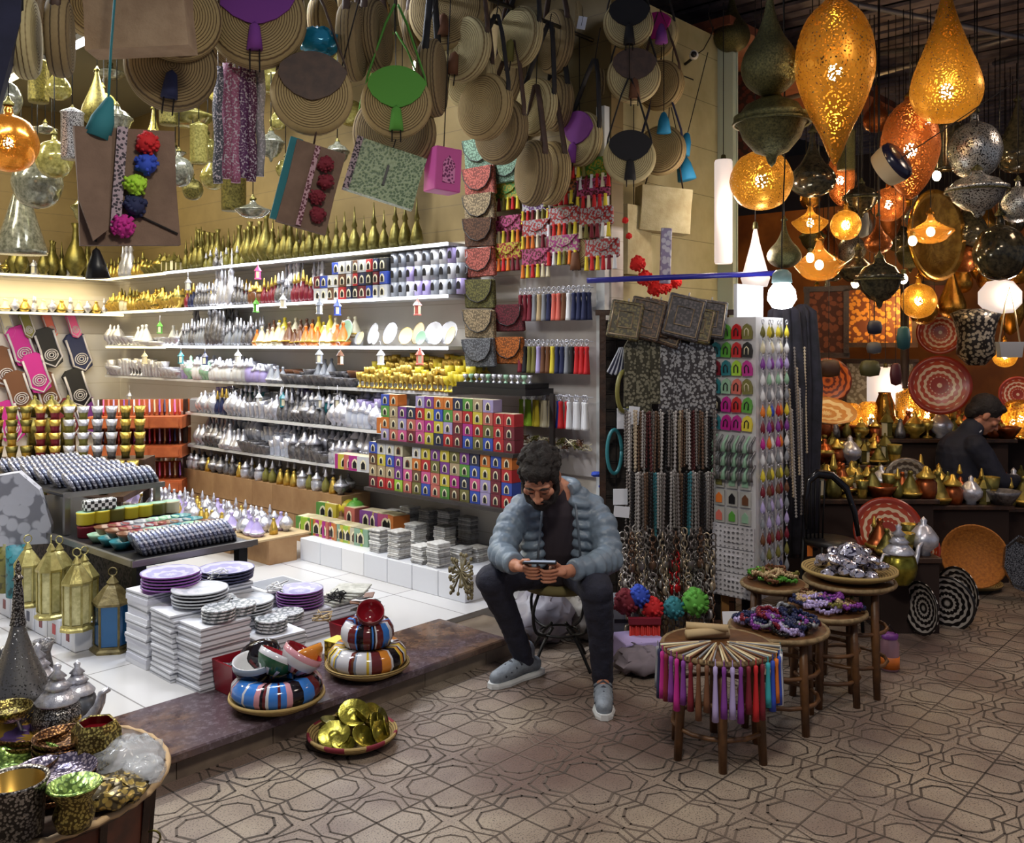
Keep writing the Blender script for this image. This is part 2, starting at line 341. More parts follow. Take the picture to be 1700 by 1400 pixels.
# shelves on the long wall and the back wall
LED = glowm('led cool', COOL, 5.5); LEDW = glowm('led warm', (1, .86, .5), 3.5)
SZ = [2.26, 1.92, 1.58, 1.28, 1.0, .72]
shelfm = pm('white shelf board', (214, 214, 214), .35)
for i, z in enumerate(SZ):
    dp = .27 if i < 4 else .36
    rec = [('board', MB().box(4.46-dp/2, 6.85, z-.012, dp, 5.0, .022).mesh('board', [shelfm]), None)]
    if i < 3:
        m1 = MB().box(4.46-dp-.006, 6.23, z-.012, .014, 3.76, .02).mesh('light_strip', [LED]); m2 = MB().box(4.46-dp-.006, 8.7, z-.02, .014, 1.2, .016).mesh('light_strip', [LEDW])
        rec += [('light_strip', m1, None, 'white light strip'), ('light_strip', m2, None, 'warm light strip')]
    if i > 3: rec[0] = ('board', MB().box(4.46-dp/2, 6.3, z-.012, dp, 3.9, .022).mesh('board', [shelfm]), None)
    stamp('wall_shelf', rec, f'long white shelf board on the cream wall, {ordw(i)} from the top', 'shelf', 'shelf boards of the long wall', (0, 0, 0), (0, 0, A1))
for i, z in enumerate((2.26, 1.90)):
    rec = [('board', MB().box(2.6, 9.47, z-.012, 3.6, .25, .022).mesh('board', [shelfm]), None), ('light_strip', MB().box(2.6, 9.34, z-.014, 3.55, .014, .018).mesh('light_strip', [LEDW]), None)]
    stamp('wall_shelf', rec, f'{["upper", "lower"][i]} warm lit shelf board across the back wall', 'shelf', None, (0, 0, 0), (0, 0, A1))
# white block plinth along the foot of the shelves
mb = MB(); v = 3.75
while v < 5.2: mb.box(4.1, v+.115, .185, .7, .226, .15, R.randrange(2), bev=.003); v += .23
struct('trim_plinth', mb, [white, pm('white block', (214, 216, 222), .4)], rot=(0, 0, A1))
# ================================================================ small goods: shapes shared by many
def vpx(px, u): r = (px-CX)/F; Y = u/(D1[0]*r+D1[1]); return Y*(D2[0]*r+D2[1])
def colm(name, c, r=.35, metal=0.): return pm(name, c, r, metal)
PAL = {'red': (200, 35, 40), 'purple': (128, 60, 150), 'green': (90, 160, 60), 'lime': (170, 215, 60), 'yellow': (225, 205, 60), 'orange': (225, 120, 40), 'blue': (50, 80, 190), 'pink': (225, 90, 150),
       'white': (226, 226, 228), 'maroon': (120, 30, 45), 'tan': (190, 165, 125), 'brown': (110, 70, 45), 'navy': (35, 42, 80), 'grey': (135, 138, 145), 'teal': (45, 120, 130), 'olive': (120, 115, 55), 'cream': (224, 214, 180),
       'magenta': (190, 40, 140), 'black': (28, 27, 30), 'salmon': (215, 110, 95), 'mint': (150, 190, 160), 'lilac': (180, 165, 215), 'turquoise': (60, 170, 180)}
def pal(k, r=.4): return colm('plain '+k+(' %.1f' % r if r != .4 else ''), PAL[k], r)
MCACHE = {}
def small(kind, matk):
    """mesh of a small product in one finish; matk: a palette word or a metal"""
    key = (kind, matk)
    if key in MCACHE: return MCACHE[key]
    M = {'candle_box': None, 'silver': silver, 'brass': gold, 'dark silver': dsilver, 'aged brass': agedbrass, 'copper': copper, 'clear': pm('clear glass', (205, 210, 225), .08, .3)}.get(matk) or (pm('candle '+matk, tuple(int(x*.78+14) for x in PAL[matk]), .45) if kind == 'candle_box' else pal(matk, .3))
    m = MB(); ms = [M, gold if matk in ('orange', 'yellow', 'cream', 'brown', 'red', 'maroon', 'navy', 'aged brass', 'green', 'copper') else agedbrass if matk == 'brass' else silver, pal('cream'), black]
    if kind == 'tea_glass': m.lathe([(0, 0), (.021, 0), (.02, .02), (.024, .04), (.03, .078), (.028, .078), (.021, .03), (0, .012)], 10, lambda i, j: 1 if i in (3, 4) else 0)
    elif kind == 'tagine': m.lathe([(0, 0), (.034, 0), (.046, .016), (.047, .022), (.04, .024), (.03, .045), (.014, .075), (.007, .088), (.011, .094), (.009, .104), (0, .106)], 12, lambda i, j: 1 if i in (2, 3) else 0)
    elif kind == 'perfume_bottle': m.lathe([(0, 0), (.02, 0), (.026, .02), (.022, .05), (.009, .07), (.008, .085), (.014, .09), (.010, .1), (.004, .13), (0, .135)], 10, lambda i, j: 1 if i > 4 else 0)
    elif kind == 'jar': m.lathe([(0, 0), (.028, 0), (.034, .02), (.034, .05), (.024, .062), (.03, .064), (.03, .072), (.012, .086), (.008, .1), (0, .104)], 12, lambda i, j: 1 if i > 4 else 0)
    elif kind == 'goblet': m.lathe([(0, 0), (.024, 0), (.022, .006), (.006, .014), (.006, .034), (.024, .048), (.028, .08), (.025, .08), (.018, .05), (0, .04)], 10)
    elif kind == 'bowl': m.lathe([(0, 0), (.03, 0), (.05, .03), (.058, .045), (.054, .045), (.03, .012), (0, .01)], 14)
    elif kind == 'sugar_pot': m.lathe([(0, 0), (.02, 0), (.018, .01), (.04, .03), (.042, .05), (.034, .062), (.02, .08), (.008, .088), (.01, .098), (0, .11)], 12, lambda i, j: 1 if i == 4 else 0)
    elif kind == 'vase': m.lathe([(0, 0), (.03, 0), (.025, .01), (.05, .05), (.055, .08), (.04, .13), (.018, .18), (.012, .24), (.02, .27), (.016, .27), (0, .2)], 12)
    elif kind == 'spire_bottle': m.lathe([(0, 0), (.03, 0), (.038, .04), (.03, .09), (.014, .13), (.012, .15), (.018, .155), (.008, .19), (.002, .27), (0, .27)], 10)
    elif kind == 'box': m.box(0, 0, .03, .06, .06, .06, 0, bev=.004).box(0, 0, .062, .05, .05, .004, 1)
    elif kind == 'mug': m.lathe([(0, 0), (.036, 0), (.036, .1), (.032, .1), (.032, .01), (0, .01)], 14).prism([(-.014, .03), (.014, .03), (.014, .065), (.008, .078), (0, .083), (-.008, .078), (-.014, .065)], .004, 3, y=-.0365).tube([(.034, 0, .08), (.052, 0, .07), (.052, 0, .035), (.034, 0, .025)], .004, 5)
    elif kind == 'little_lantern': m.lathe([(0, 0), (.026, 0), (.026, .006), (.022, .01), (.022, .06), (.03, .064), (.014, .088), (.006, .096), (.004, .11), (0, .112)], 6, lambda i, j: 2 if i == 3 and j % 2 == 0 else 0, sm=False)
    elif kind == 'plate': m.lathe([(0, 0), (.05, 0), (.095, .018), (.1, .02), (.095, .012), (.05, -.008), (0, -.008)], 20, lambda i, j: 1 if i == 2 else 0)
    elif kind == 'candle_box':
        m.box(0, 0, .0365, .08, .08, .073, 0).prism([(-.018, .012), (.018, .012), (.018, .04), (.011, .054), (0, .06), (-.011, .054), (-.018, .04)], .003, 1, y=-.041)
        m.prism([(-.012, .014), (.012, .014), (.012, .038), (0, .052), (-.012, .038)], .004, 3, y=-.0415)
        m.box(0, 0, .0735, .066, .066, .002, 2); ms[1] = {'cream': pal('brown')}.get(matk, pal('cream'))
    elif kind == 'tile_coaster': m.box(0, 0, .004, .1, .1, .008, 0, bev=.002)
    elif kind == 'cone_shaker': m.lathe([(0, 0), (.026, 0), (.024, .03), (.012, .07), (.008, .075), (.012, .084), (0, .094)], 8)
    me = m.mesh(kind, ms); MCACHE[key] = me; return me
CATS = {'tea_glass': 'glass', 'tagine': 'tagine', 'perfume_bottle': 'bottle', 'jar': 'jar', 'goblet': 'goblet', 'bowl': 'bowl', 'sugar_pot': 'pot', 'vase': 'vase', 'spire_bottle': 'bottle', 'box': 'box', 'mug': 'mug', 'little_lantern': 'lantern', 'plate': 'plate', 'candle_box': 'candle holder', 'tile_coaster': 'coaster', 'cone_shaker': 'shaker'}
def put(kind, matk, label, group, loc, rz=0., sc_=1., rx=0., ry=0.):
    return one(kind, small(kind, matk), None, label, CATS[kind], group, loc, (rx, ry, rz), sc_)
def row(where, z, px0, px1, us, choices, pitch, sc_=1., face=A1-pi/2):
    pitch *= .86; z0 = z[0] if isinstance(z, (list, tuple)) else z
    """fill a stretch of shelf with rows of goods; choices: [(kind, finish)] taken in runs"""
    if isinstance(z, (list, tuple)):
        va, vb = vpx(px1, us[0]), vpx(px0, us[0])
        for ri in range(1, len(us)):
            h = z[ri]-z[0]; one('step_riser', MB().box(0, 0, h/2, .09, vb-va, h-.001), [shelfm], f'white stepped riser under the {["", "second", "third", "fourth"][ri]} row, {where}', 'riser', None, S(us[ri], (va+vb)/2, z[0]-.0005), (0, 0, A1))
    for ri, u in enumerate(us):
        v0, v1 = vpx(px1, us[0]), vpx(px0, us[0]); n = max(1, int((v1-v0)/pitch)); run = 0; k = choices[0]; last = 0
        for i in range(n):
            if run <= 0: k = R.choice(choices); run = R.randint(2, 5)
            run -= 1; kind, mk = k; rn = ['front', 'second', 'third', 'fourth'][ri] if len(us) > 1 else 'only'
            v = v0+(i+.5)*pitch+R.uniform(-.008, .008); zz = z+.001 if not isinstance(z, (list, tuple)) else z[ri]
            nm = kind.replace('_', ' ')
            lab = f'small {mk} {nm}, {rn} row, {where}'
            put(kind, mk, lab, f'{mk} {nm}s, {rn} row, {where}', S(u, v, zz), face+R.uniform(-.3, .3), (lambda q: (q, q, q*(1.22 if z0 < 2 else 1)))(sc_*1.34*R.uniform(.8, 1.2)))
# --- top board: olive brass vases and spires
row('top shelf board near the doorway end', 2.262, 520, 700, [4.26], [('spire_bottle', 'aged brass'), ('vase', 'aged brass')], .13, .85)
row('top shelf board, middle stretch', 2.262, 300, 520, [4.26, 4.38], [('spire_bottle', 'aged brass'), ('perfume_bottle', 'dark silver'), ('perfume_bottle', 'olive'), ('vase', 'aged brass')], .1, .9)
row('top shelf board by the back corner', 2.262, 175, 300, [4.27], [('little_lantern', 'aged brass'), ('perfume_bottle', 'brass'), ('sugar_pot', 'aged brass'), ('spire_bottle', 'silver')], .1, 1.1)
# --- second board
row('second shelf board by the back corner', 1.922, 175, 300, [4.22, 4.34], [('sugar_pot', 'brass'), ('tagine', 'brass'), ('jar', 'cream'), ('perfume_bottle', 'brass')], .085, 1.0)
row('second shelf board, dim bottle stretch', 1.922, 305, 520, [4.22, 4.33], [('perfume_bottle', 'navy'), ('perfume_bottle', 'dark silver'), ('perfume_bottle', 'silver'), ('perfume_bottle', 'maroon'), ('spire_bottle', 'silver'), ('jar', 'brown')], .062, .95)
# --- third board
row('third shelf board by the back corner', 1.582, 178, 300, [4.22, 4.35], [('sugar_pot', 'silver'), ('plate', 'white'), ('bowl', 'silver'), ('tagine', 'white')], .1, 1.)
row('third shelf board, grey bottle stretch', 1.582, 300, 420, [4.22, 4.34], [('perfume_bottle', 'dark silver'), ('spire_bottle', 'dark silver'), ('perfume_bottle', 'grey')], .062, .95)
row('third shelf board, tagine stretch', [1.582, 1.64], 420, 575, [4.22, 4.33], [('tagine', 'orange'), ('tagine', 'yellow'), ('tagine', 'cream'), ('tagine', 'brown')], .088, .9)
# --- fourth board
row('fourth shelf board by the back corner', 1.282, 178, 300, [4.22, 4.35], [('tea_glass', 'silver'), ('goblet', 'silver'), ('tea_glass', 'clear'), ('bowl', 'silver')], .075, 1.1)
row('fourth shelf board, pale glass stretch', [1.282, 1.30], 300, 440, [4.22, 4.34], [('tea_glass', 'lilac'), ('jar', 'white'), ('jar', 'lilac'), ('goblet', 'clear'), ('sugar_pot', 'mint')], .07, 1.)
row('fourth shelf board, dark dish stretch', [1.282, 1.32], 440, 590, [4.22, 4.33], [('tagine', 'grey'), ('bowl', 'dark silver'), ('bowl', 'brown'), ('tagine', 'dark silver')], .092, .9)
row('fourth shelf board, stepped gold cup stretch', [1.282, 1.32, 1.36, 1.40], 590, 775, [4.20, 4.27, 4.34, 4.405], [('goblet', 'brass'), ('goblet', 'yellow'), ('goblet', 'brass')], .058, .85)
# --- fifth and sixth boards
row('fifth shelf board, silver stretch', [1.002, 1.05, 1.10], 322, 640, [4.14, 4.24, 4.345], [('sugar_pot', 'silver'), ('tea_glass', 'silver'), ('jar', 'clear'), ('little_lantern', 'silver'), ('goblet', 'lilac'), ('perfume_bottle', 'dark silver'), ('box', 'grey'), ('jar', 'teal'), ('perfume_bottle', 'navy'), ('sugar_pot', 'dark silver')], .078, 1.)
row('sixth shelf board, silver stretch', [.722, .78, .84], 325, 610, [4.14, 4.24, 4.345], [('jar', 'silver'), ('sugar_pot', 'silver'), ('tagine', 'silver'), ('jar', 'clear'), ('tea_glass', 'clear'), ('bowl', 'dark silver'), ('jar', 'dark silver'), ('perfume_bottle', 'grey'), ('sugar_pot', 'dark silver')], .082, 1.05)
# --- white plates standing at the doorway end of the third board
for i in range(15):
    px = 575+i*12.5; v = vpx(px, 4.24); s_ = R.choice([.62, .5, .8]) if i else .95
    one('display_plate', small('plate', R.choice(['white', 'white', 'mint', 'cream'])), None, f'pale plate propped on the third shelf board, {ordw(i)} from the tagines', 'plate', 'plates propped on the third shelf board', S(4.24+.05*(i % 2), v, 1.585+.1*s_), (math.radians(72), 0, A1-pi/2+R.uniform(-.3, .3)), s_)
# --- grey blue lantern mugs and printed boxes at the doorway end of the second board
v0, v1 = vpx(765, 4.2), vpx(642, 4.2); n = 9
for j in range(n):
    for k in range(3):
        mk = R.choice(['grey', 'lilac', 'grey', 'white']) if j < 7 else 'grey'
        mm = small('mug', mk); v = v0+(j+.5)*(v1-v0)/n
        one('lantern_mug', mm, None, f'{mk} mug with an arch, {ordw(j)} stack from the doorway, {["bottom", "middle", "top"][k]} one', 'mug', 'stacked mugs on the second shelf board', S(4.25, v, 1.922+k*.1015), (0, 0, A1-pi/2+R.uniform(-.1, .1)))
v0, v1 = vpx(640, 4.2), vpx(522, 4.2); n = 11
for j in range(n):
    for k in range(3 if j < 8 else 2):
        mk = ['white', 'navy', 'white', 'red', 'blue', 'white', 'maroon', 'brown', 'black'][(j*2+k*4) % 9]; v = v0+(j+.5)*(v1-v0)/n
        put('candle_box', mk, f'{mk} arched box, {ordw(j)} stack from the mugs, {["bottom", "middle", "top"][k]} one', 'boxes stacked on the second shelf board', S(4.25, v, 1.922+k*.094), A1-pi/2, 1.22)
# --- the two coloured walls of candle boxes
CB = ['purple', 'maroon', 'green', 'blue', 'yellow', 'pink', 'tan', 'lime', 'olive', 'brown', 'red', 'lilac', 'orange', 'magenta', 'navy', 'salmon']
rackm = pm('dark rack', (52, 46, 44), .5)
def boxwall(name, zb, pxa, pxb, rows_, u):
    v0, v1 = vpx(pxb, u), vpx(pxa, u); n = int((v1-v0)/.084)
    rec = [('board', MB().box(u+.14, (v0+v1)/2, zb-.012, .42, v1-v0+.03, .022).mesh('board', [rackm]), None)]
    for vv in (v0, v1): rec.append(('upright', MB().box(u+.30, vv, zb+.15, .02, .03, .36).mesh('upright', [rackm]), None))
    stamp('box_shelf', rec, f'dark board carrying the {name} wall of coloured candle boxes', 'shelf', None, (0, 0, 0), (0, 0, A1))
    for j in range(n):
        top = rows_-(1 if j < 2 and name == 'upper' else 0)-(1 if R.random() < .12 else 0)
        for k in range(top):
            mk = R.choice(CB) if j > 1 else R.choice(['red', 'orange', 'maroon', 'yellow', 'blue'])
            if k == top-1 and name == 'lower' and j > n-7: mk = R.choice(['white', 'lilac', 'blue', 'cream'])
            v = v0+(j+.5)*(v1-v0)/n
            put('candle_box', mk, f'{mk} arched candle box, {name} wall, {ordw(j)} column from the seated man, {ordw(k)} from its bottom', f'candle boxes of the {name} wall', S(u, v, zb+k*.0752), A1-pi/2+R.uniform(-.04, .04), 1.)
boxwall('upper', .965, 640, 862, 4, 4.0)
boxwall('lower', .645, 620, 858, 4, 3.98)
for px, py, c in ((575, 765, 'magenta'), (598, 752, 'magenta'), (590, 790, 'salmon'), (612, 775, 'white'), (645, 720, 'orange'), (580, 800, 'yellow')):
    p = Upl(px, py+12, 4.05); put('candle_box', c, f'{c} translucent candle cube on the sixth shelf board by the box walls, one of two' if c == 'magenta' else f'{c} candle cube beside the box walls', 'loose candle cubes by the box walls' if c == 'magenta' else None, (p.x, p.y, .722 if py > 740 else 1.0), A1-pi/2+.2, 1.4)
# --- black trays of rings above the upper box wall
mb = MB().box(0, 0, .02, .26, .62, .04).box(-.0, 0, .055, .22, .58, .03)
o = one('ring_tray', mb, [black], 'black tray of small rings above the coloured candle boxes', 'tray', None, S(4.24, 3.92, 1.285), (0, 0, A1))
for j in range(22):
    put('goblet', 'silver' if j % 3 else 'mint', f'tiny {"silver" if j % 3 else "mint"} ring stand on the black tray', f'tiny {"silver" if j % 3 else "mint"} ring stands on the black tray', S(4.17+.08*(j % 2), 3.67+j*.025, 1.356), 0, .6)
# --- mini lanterns hanging below the shelves
hl = [(425, 505, 'green'), (470, 498, 'white'), (530, 508, 'grey'), (560, 510, 'blue'), (693, 510, 'salmon'), (428, 450, 'pink'), (395, 590, 'white'), (300, 590, 'teal'), (340, 592, 'navy'), (530, 590, 'grey'), (565, 592, 'brown'), (632, 592, 'white'), (697, 592, 'salmon'), (387, 660, 'white'), (430, 660, 'white'), (470, 662, 'teal'), (530, 665, 'grey'), (240, 590, 'cream'), (265, 540, 'green'), (312, 468, 'silver'), (560, 665, 'dark silver'), (215, 655, 'silver')]
for i, (px, py, c) in enumerate(hl):
    p = Upl(px, py+14, 4.13); me = small('little_lantern', c if c not in ('silver', 'dark silver') else c)
    t = tag(link('hanging_lantern', None, None, p, (0, 0, R.random()), 1.), f'{c} little lantern hung below the {"top" if py < 480 else "second" if py < 540 else "third" if py < 620 else "fourth"} shelf, {ordw(i)} of the strung lanterns', 'lantern', 'little lanterns strung below the shelf boards')
    link('lantern_body', me, t, scale=1.05); link('hook', MCACHE.setdefault('hook', MB().tube([(0, 0, .11), (0, .006, .15), (0, .02, .165), (0, .05, .165)], .002, 5).mesh('hook', [silver])), t)
# --- back wall goods
for i in range(46):
    for z, ch in ((2.262, [('vase', 'aged brass'), ('spire_bottle', 'aged brass'), ('little_lantern', 'silver'), ('sugar_pot', 'aged brass')]), (1.902, [('sugar_pot', 'silver'), ('tagine', 'brass'), ('perfume_bottle', 'silver'), ('tagine', 'cream')])):
        if i % 2 and z > 2: continue
        k, c = ch[(i//3) % 4]; u = 3.0+i*.027*1.05
        wh = 'upper' if z > 2 else 'lower'
        put(k, c, f'small {c} {k.replace("_", " ")} on the {wh} board of the back wall', f'{c} {k.replace("_", " ")}s, {wh} back board', S(u, 9.42+.05*(i % 3-1), z), R.random(), 1.15 if z < 2 else 1.25)
for i, (px, h, kk) in enumerate(((35, .30, 'vase'), (72, .28, 'vase'), (125, .52, 'vase'), (8, .2, 'sugar_pot'))):
    p = Vpl(px, 450, 9.3); put(kk, 'aged brass', f'{["slim", "round bellied", "tall long necked", "squat"][i]} aged brass vase on the upper board of the back wall', None, (p.x, p.y, 2.262), 0, h/.27)
# --- slippers pinned on the back wall
slip = MB().prism([(-.05, -.13), (-.06, -.06), (-.05, .04), (-.06, .12), (-.03, .155), (.03, .155), (.06, .12), (.05, .04), (.06, -.06), (.05, -.13), (0, -.16)], .035, 0)
slip2 = MB()
for r_ in (.012, .024, .036): slip2.tube([(r_*math.cos(a*pi/9), -.02, -.055+r_*1.2*math.sin(a*pi/9)) for a in range(19)], .0042, 5)
slip2.tube([(-.052, -.02, .12), (-.05, -.02, .0), (-.055, -.02, -.09), (0, -.02, -.15), (.055, -.02, -.09), (.05, -.02, 0), (.052, -.02, .12)], .007, 6, 0)
sl = [(35, 575, 'magenta'), (80, 578, 'black'), (130, 585, 'navy'), (30, 650, 'brown'), (78, 650, 'brown'), (128, 645, 'black'), (110, 695, 'maroon'), (145, 690, 'purple'), (5, 610, 'brown'), (60, 620, 'magenta'), (12, 540, 'cream'), (45, 540, 'olive'), (82, 540, 'salmon'), (122, 540, 'pink'), (55, 700, 'brown'), (15, 700, 'magenta')]
for i, (px, py, c) in enumerate(sl):
    p = Vpl(px, py, 9.56-.03*(i % 2)); rec = [('sole', MCACHE.setdefault(('slip', c), slip.mesh('sole', [pal(c, .7)])), None), ('embroidery', MCACHE.setdefault('emb', slip2.mesh('embroidery', [pm('silver thread', (190, 185, 190), .5, .3)])), None, 'silver embroidery')]
    stamp('slipper', rec, f'{c} slipper with silver embroidery pinned to the back wall, {ordw(i % 4)} in its row, {["upper", "middle", "lower", "topmost"][i//4]} row', 'slipper', 'slippers on the back wall', p, (0, math.radians(-18), A1), (1.75, 1.3, 1.3) if py > 545 else .85)
# ================================================================ goods on the shop floor, the step and the corner table
wick = coilm('coiled straw', (178, 150, 92), (96, 74, 40), 70, 'Z')
dwick = spotm('dark wicker', (34, 28, 26), (80, 70, 66), 55, .3, .7)
# --- plinth goods: coaster piles, neon cubes, teapots
def pile(name, meshk, mk, n, h, loc, rz, label, grp, s_=1., jit=.006):
    for k in range(n):
        put(meshk, mk, f'{label}, {ordw(k)} from its bottom', grp, loc+Vector((R.uniform(-jit, jit), R.uniform(-jit, jit), k*h)), rz+R.uniform(-.12, .12), s_)
slab = MB().box(0, 0, .006, .105, .105, .0115, 0, bev=.003)
slabs = [slab.mesh('stone_coaster', [pm('coaster '+a, c, .7, 0, c2, 60)]) for a, c, c2 in (('pale', (206, 204, 200), (170, 166, 160)), ('grey', (176, 176, 176), (140, 138, 136)), ('white', (222, 222, 220), (196, 194, 190)))]
def slabpile(px, py, n, lab, u=None, s_=1., zb=.26):
    p = G(px, py, zb)
    for k in range(n):
        one('stone_coaster', slabs[R.randrange(3)], None, f'pale patterned square coaster, {lab} pile, {ordw(k)} from its bottom', 'coaster', f'coasters of the {lab} pile', p+Vector((R.uniform(-.005, .005), R.uniform(-.005, .005), k*.0122*s_)), (0, 0, A1+R.uniform(-.12, .12)), s_)
slabpile(632, 915, 12, 'plinth pile nearest the neon cubes'); slabpile(663, 925, 14, 'second plinth'); slabpile(690, 912, 14, 'third plinth, behind'); slabpile(702, 934, 9, 'fourth plinth')
slabpile(728, 940, 12, 'fifth plinth'); slabpile(738, 914, 13, 'sixth plinth, behind'); slabpile(765, 935, 8, 'seventh plinth'); slabpile(792, 930, 7, 'last plinth pile by the man, low'); slabpile(650, 890, 15, 'back row first plinth'); slabpile(680, 890, 17, 'back row second plinth'); slabpile(712, 892, 16, 'back row third plinth'); slabpile(745, 895, 15, 'back row fourth plinth', s_=1.1); slabpile(780, 900, 13, 'back row fifth plinth', s_=1.1)
neon = [(512, 885, 'green'), (538, 895, 'magenta'), (545, 860, 'green'), (560, 870, 'yellow'), (536, 915, 'orange'), (552, 918, 'salmon'), (572, 885, 'mint'), (590, 890, 'lime'), (583, 912, 'lime'), (603, 915, 'cream'), (574, 925, 'yellow'), (618, 862, 'purple'), (632, 862, 'purple'), (604, 925, 'lime'), (592, 868, 'salmon'), (640, 850, 'yellow'), (660, 850, 'orange'), (525, 900, 'green'), (610, 890, 'mint'), (565, 905, 'orange'), (548, 905, 'yellow'), (520, 912, 'lime'), (600, 905, 'yellow'), (556, 888, 'magenta'), (578, 905, 'mint'), (648, 870, 'pink')]
for i, (px, py, c) in enumerate(neon):
    p = G(px, min(py, 924), .26); zz = .26 if py > 880 else .33
    p = Upl(px, py, 3.92 if py > 880 else 4.12); p.z = zz
    if zz > .3: one('carton', MCACHE.setdefault('sc', MB().box(0, 0, .035, .12, .12, .07).mesh('carton', [pal('white')])), None, f'white carton under the {c} cube on the plinth, {ordw(i)} cube', 'box', None, (p.x, p.y, .261), (0, 0, A1))
    put('candle_box', c, f'translucent {c} candle cube on the white plinth, {ordw(i)} of the loose neon cubes', 'neon candle cubes on the plinth', p, A1-pi/2+R.uniform(-.3, .3), 1.55)
for i, (px, py) in enumerate(((555, 838), (575, 834), (590, 842))):
    p = Upl(px, py, 4.15); one('ball_candle', MB().ell((0, 0, 0), (.07, .07, .062), 14, 9).lathe([(.02, .055), (.016, .075), (0, .075)], 8), [pal(['lime', 'yellow', 'green'][i])], f'round {["lime", "yellow", "green"][i]} shade behind the neon cubes', 'candle holder', None, (p.x, p.y, .42))
    one('carton', MB().box(0, 0, .05, .14, .14, .098), [pal('tan')], f'brown carton under the {["lime", "yellow", "green"][i]} shade', 'box', None, (p.x, p.y, .2605), (0, 0, A1))
# cartons and silver ware along the wall's far half
cart = MB().box(0, 0, .09, .3, .24, .18).box(0, -.121, .09, .05, .004, .03, 1)
cartm = cart.mesh('carton', [pm('brown cardboard', (168, 132, 92), .8, 0, (146, 110, 74), 5), black])
for i in range(16):
    v = 5.5+i*.25; lv = R.choice([0, 1]) if i > 9 else 0
    for k in range(lv+1):
        one('carton', cartm, None, f'brown cardboard carton at the foot of the shelves, {ordw(i)} from the plinth, {["bottom", "upper"][k]} one', 'box', 'cartons along the wall', S(3.62+.1*(i % 2), v, .111+k*.182), (0, 0, A1+pi/2+R.uniform(-.05, .05)), .9)
for i in range(102):
    v = 5.5+(i % 34)*.075+R.uniform(-.02, .02); r_ = i//34
    k, c = R.choice([('sugar_pot', 'silver'), ('perfume_bottle', 'silver'), ('tagine', 'silver'), ('tagine', 'lilac'), ('jar', 'silver'), ('cone_shaker', 'brass')])
    put(k, c, f'small {c} {k.replace("_", " ")} on the low cartons, {["front", "middle", "back"][r_]} row', f'{c} {k.replace("_", " ")}s on the low cartons, {["front", "middle", "back"][r_]} row', S(3.50+r_*.12, v, .289), R.random(), 1.2)
one('carton_board', MB().box(0, 0, 0, .42, 2.7, .012), [pal('tan', .8)], 'flat board lying on the low cartons under the silver ware', 'board', None, S(3.64, 6.72, .281), (0, 0, A1))
for i in range(11):
    v = 5.5+i*.29
    for k in range(2):
        one('carton', cartm, None, f'taller brown carton against the wall under the sixth shelf, {ordw(i)} from the plinth, {["bottom", "upper"][k]} one', 'box', 'tall cartons against the wall', S(4.22, v, .111+k*.2), (0, 0, A1+pi/2+R.uniform(-.05, .05)), 1.08)
    for k in range(6):
        kk, c = R.choice([('perfume_bottle', 'dark silver'), ('cone_shaker', 'brass'), ('sugar_pot', 'dark silver'), ('perfume_bottle', 'olive'), ('jar', 'silver')])
        put(kk, c, f'{c} {kk.replace("_", " ")} on the tall cartons under the sixth shelf', f'{c} {kk.replace("_", " ")}s on the tall cartons', S(4.13+.1*(k % 2), v-.1+.045*k, .507), R.random(), 1.3)
# --- orange pine drawer racks with small trays
for i, (py, h) in enumerate(((690, 0), (738, 1), (795, 2))):
    p = P(232, py, 8.0); rec = [('tray', MB().box(0, 0, .05, .78, .34, .1).box(0, -.172, .05, .76, .006, .07, 0).mesh('tray', [pinew]), None), ('back_panel', MB().box(0, .17, .16, .78, .02, .14).mesh('back_panel', [pinew]), None)]
    for k in range(3): rec.append(('drawer_front', MB().box(-.25+k*.25, -.178, .05, .23, .01, .08).mesh('drawer_front', [pinew]), None))
    stamp('pine_rack', rec, f'orange pine rack of slanted packets by the back corner, {["top", "middle", "bottom"][i]} one', 'rack', None, p+Vector((0, 0, -.1)), (0, 0, .12))
    for k in range(17):
        one('packet', MB().box(0, 0, .06, .012, .13, .12), [pal(['white', 'purple', 'lilac', 'pink', 'navy', 'tan', 'salmon'][(k*3+i) % 7], .5)], f'thin card packet standing in the {["top", "middle", "bottom"][i]} pine rack, {ordw(k)} along', 'packet', f'card packets in the {["top", "middle", "bottom"][i]} pine rack', p+Vector((-.34+k*.042, -.04+k*.005, .002)), (math.radians(-30), 0, .12+.3))
one('rack_post', MB().box(-.36, .1, .5, .03, .05, 1.0).box(.36, .1, .5, .03, .05, 1.0).box(0, .1, .03, .74, .05, .04), [dwood], 'dark uprights carrying the pine racks', 'stand', None, S(*uv(P(232, 700, 8.0)), .111), (0, 0, .12))
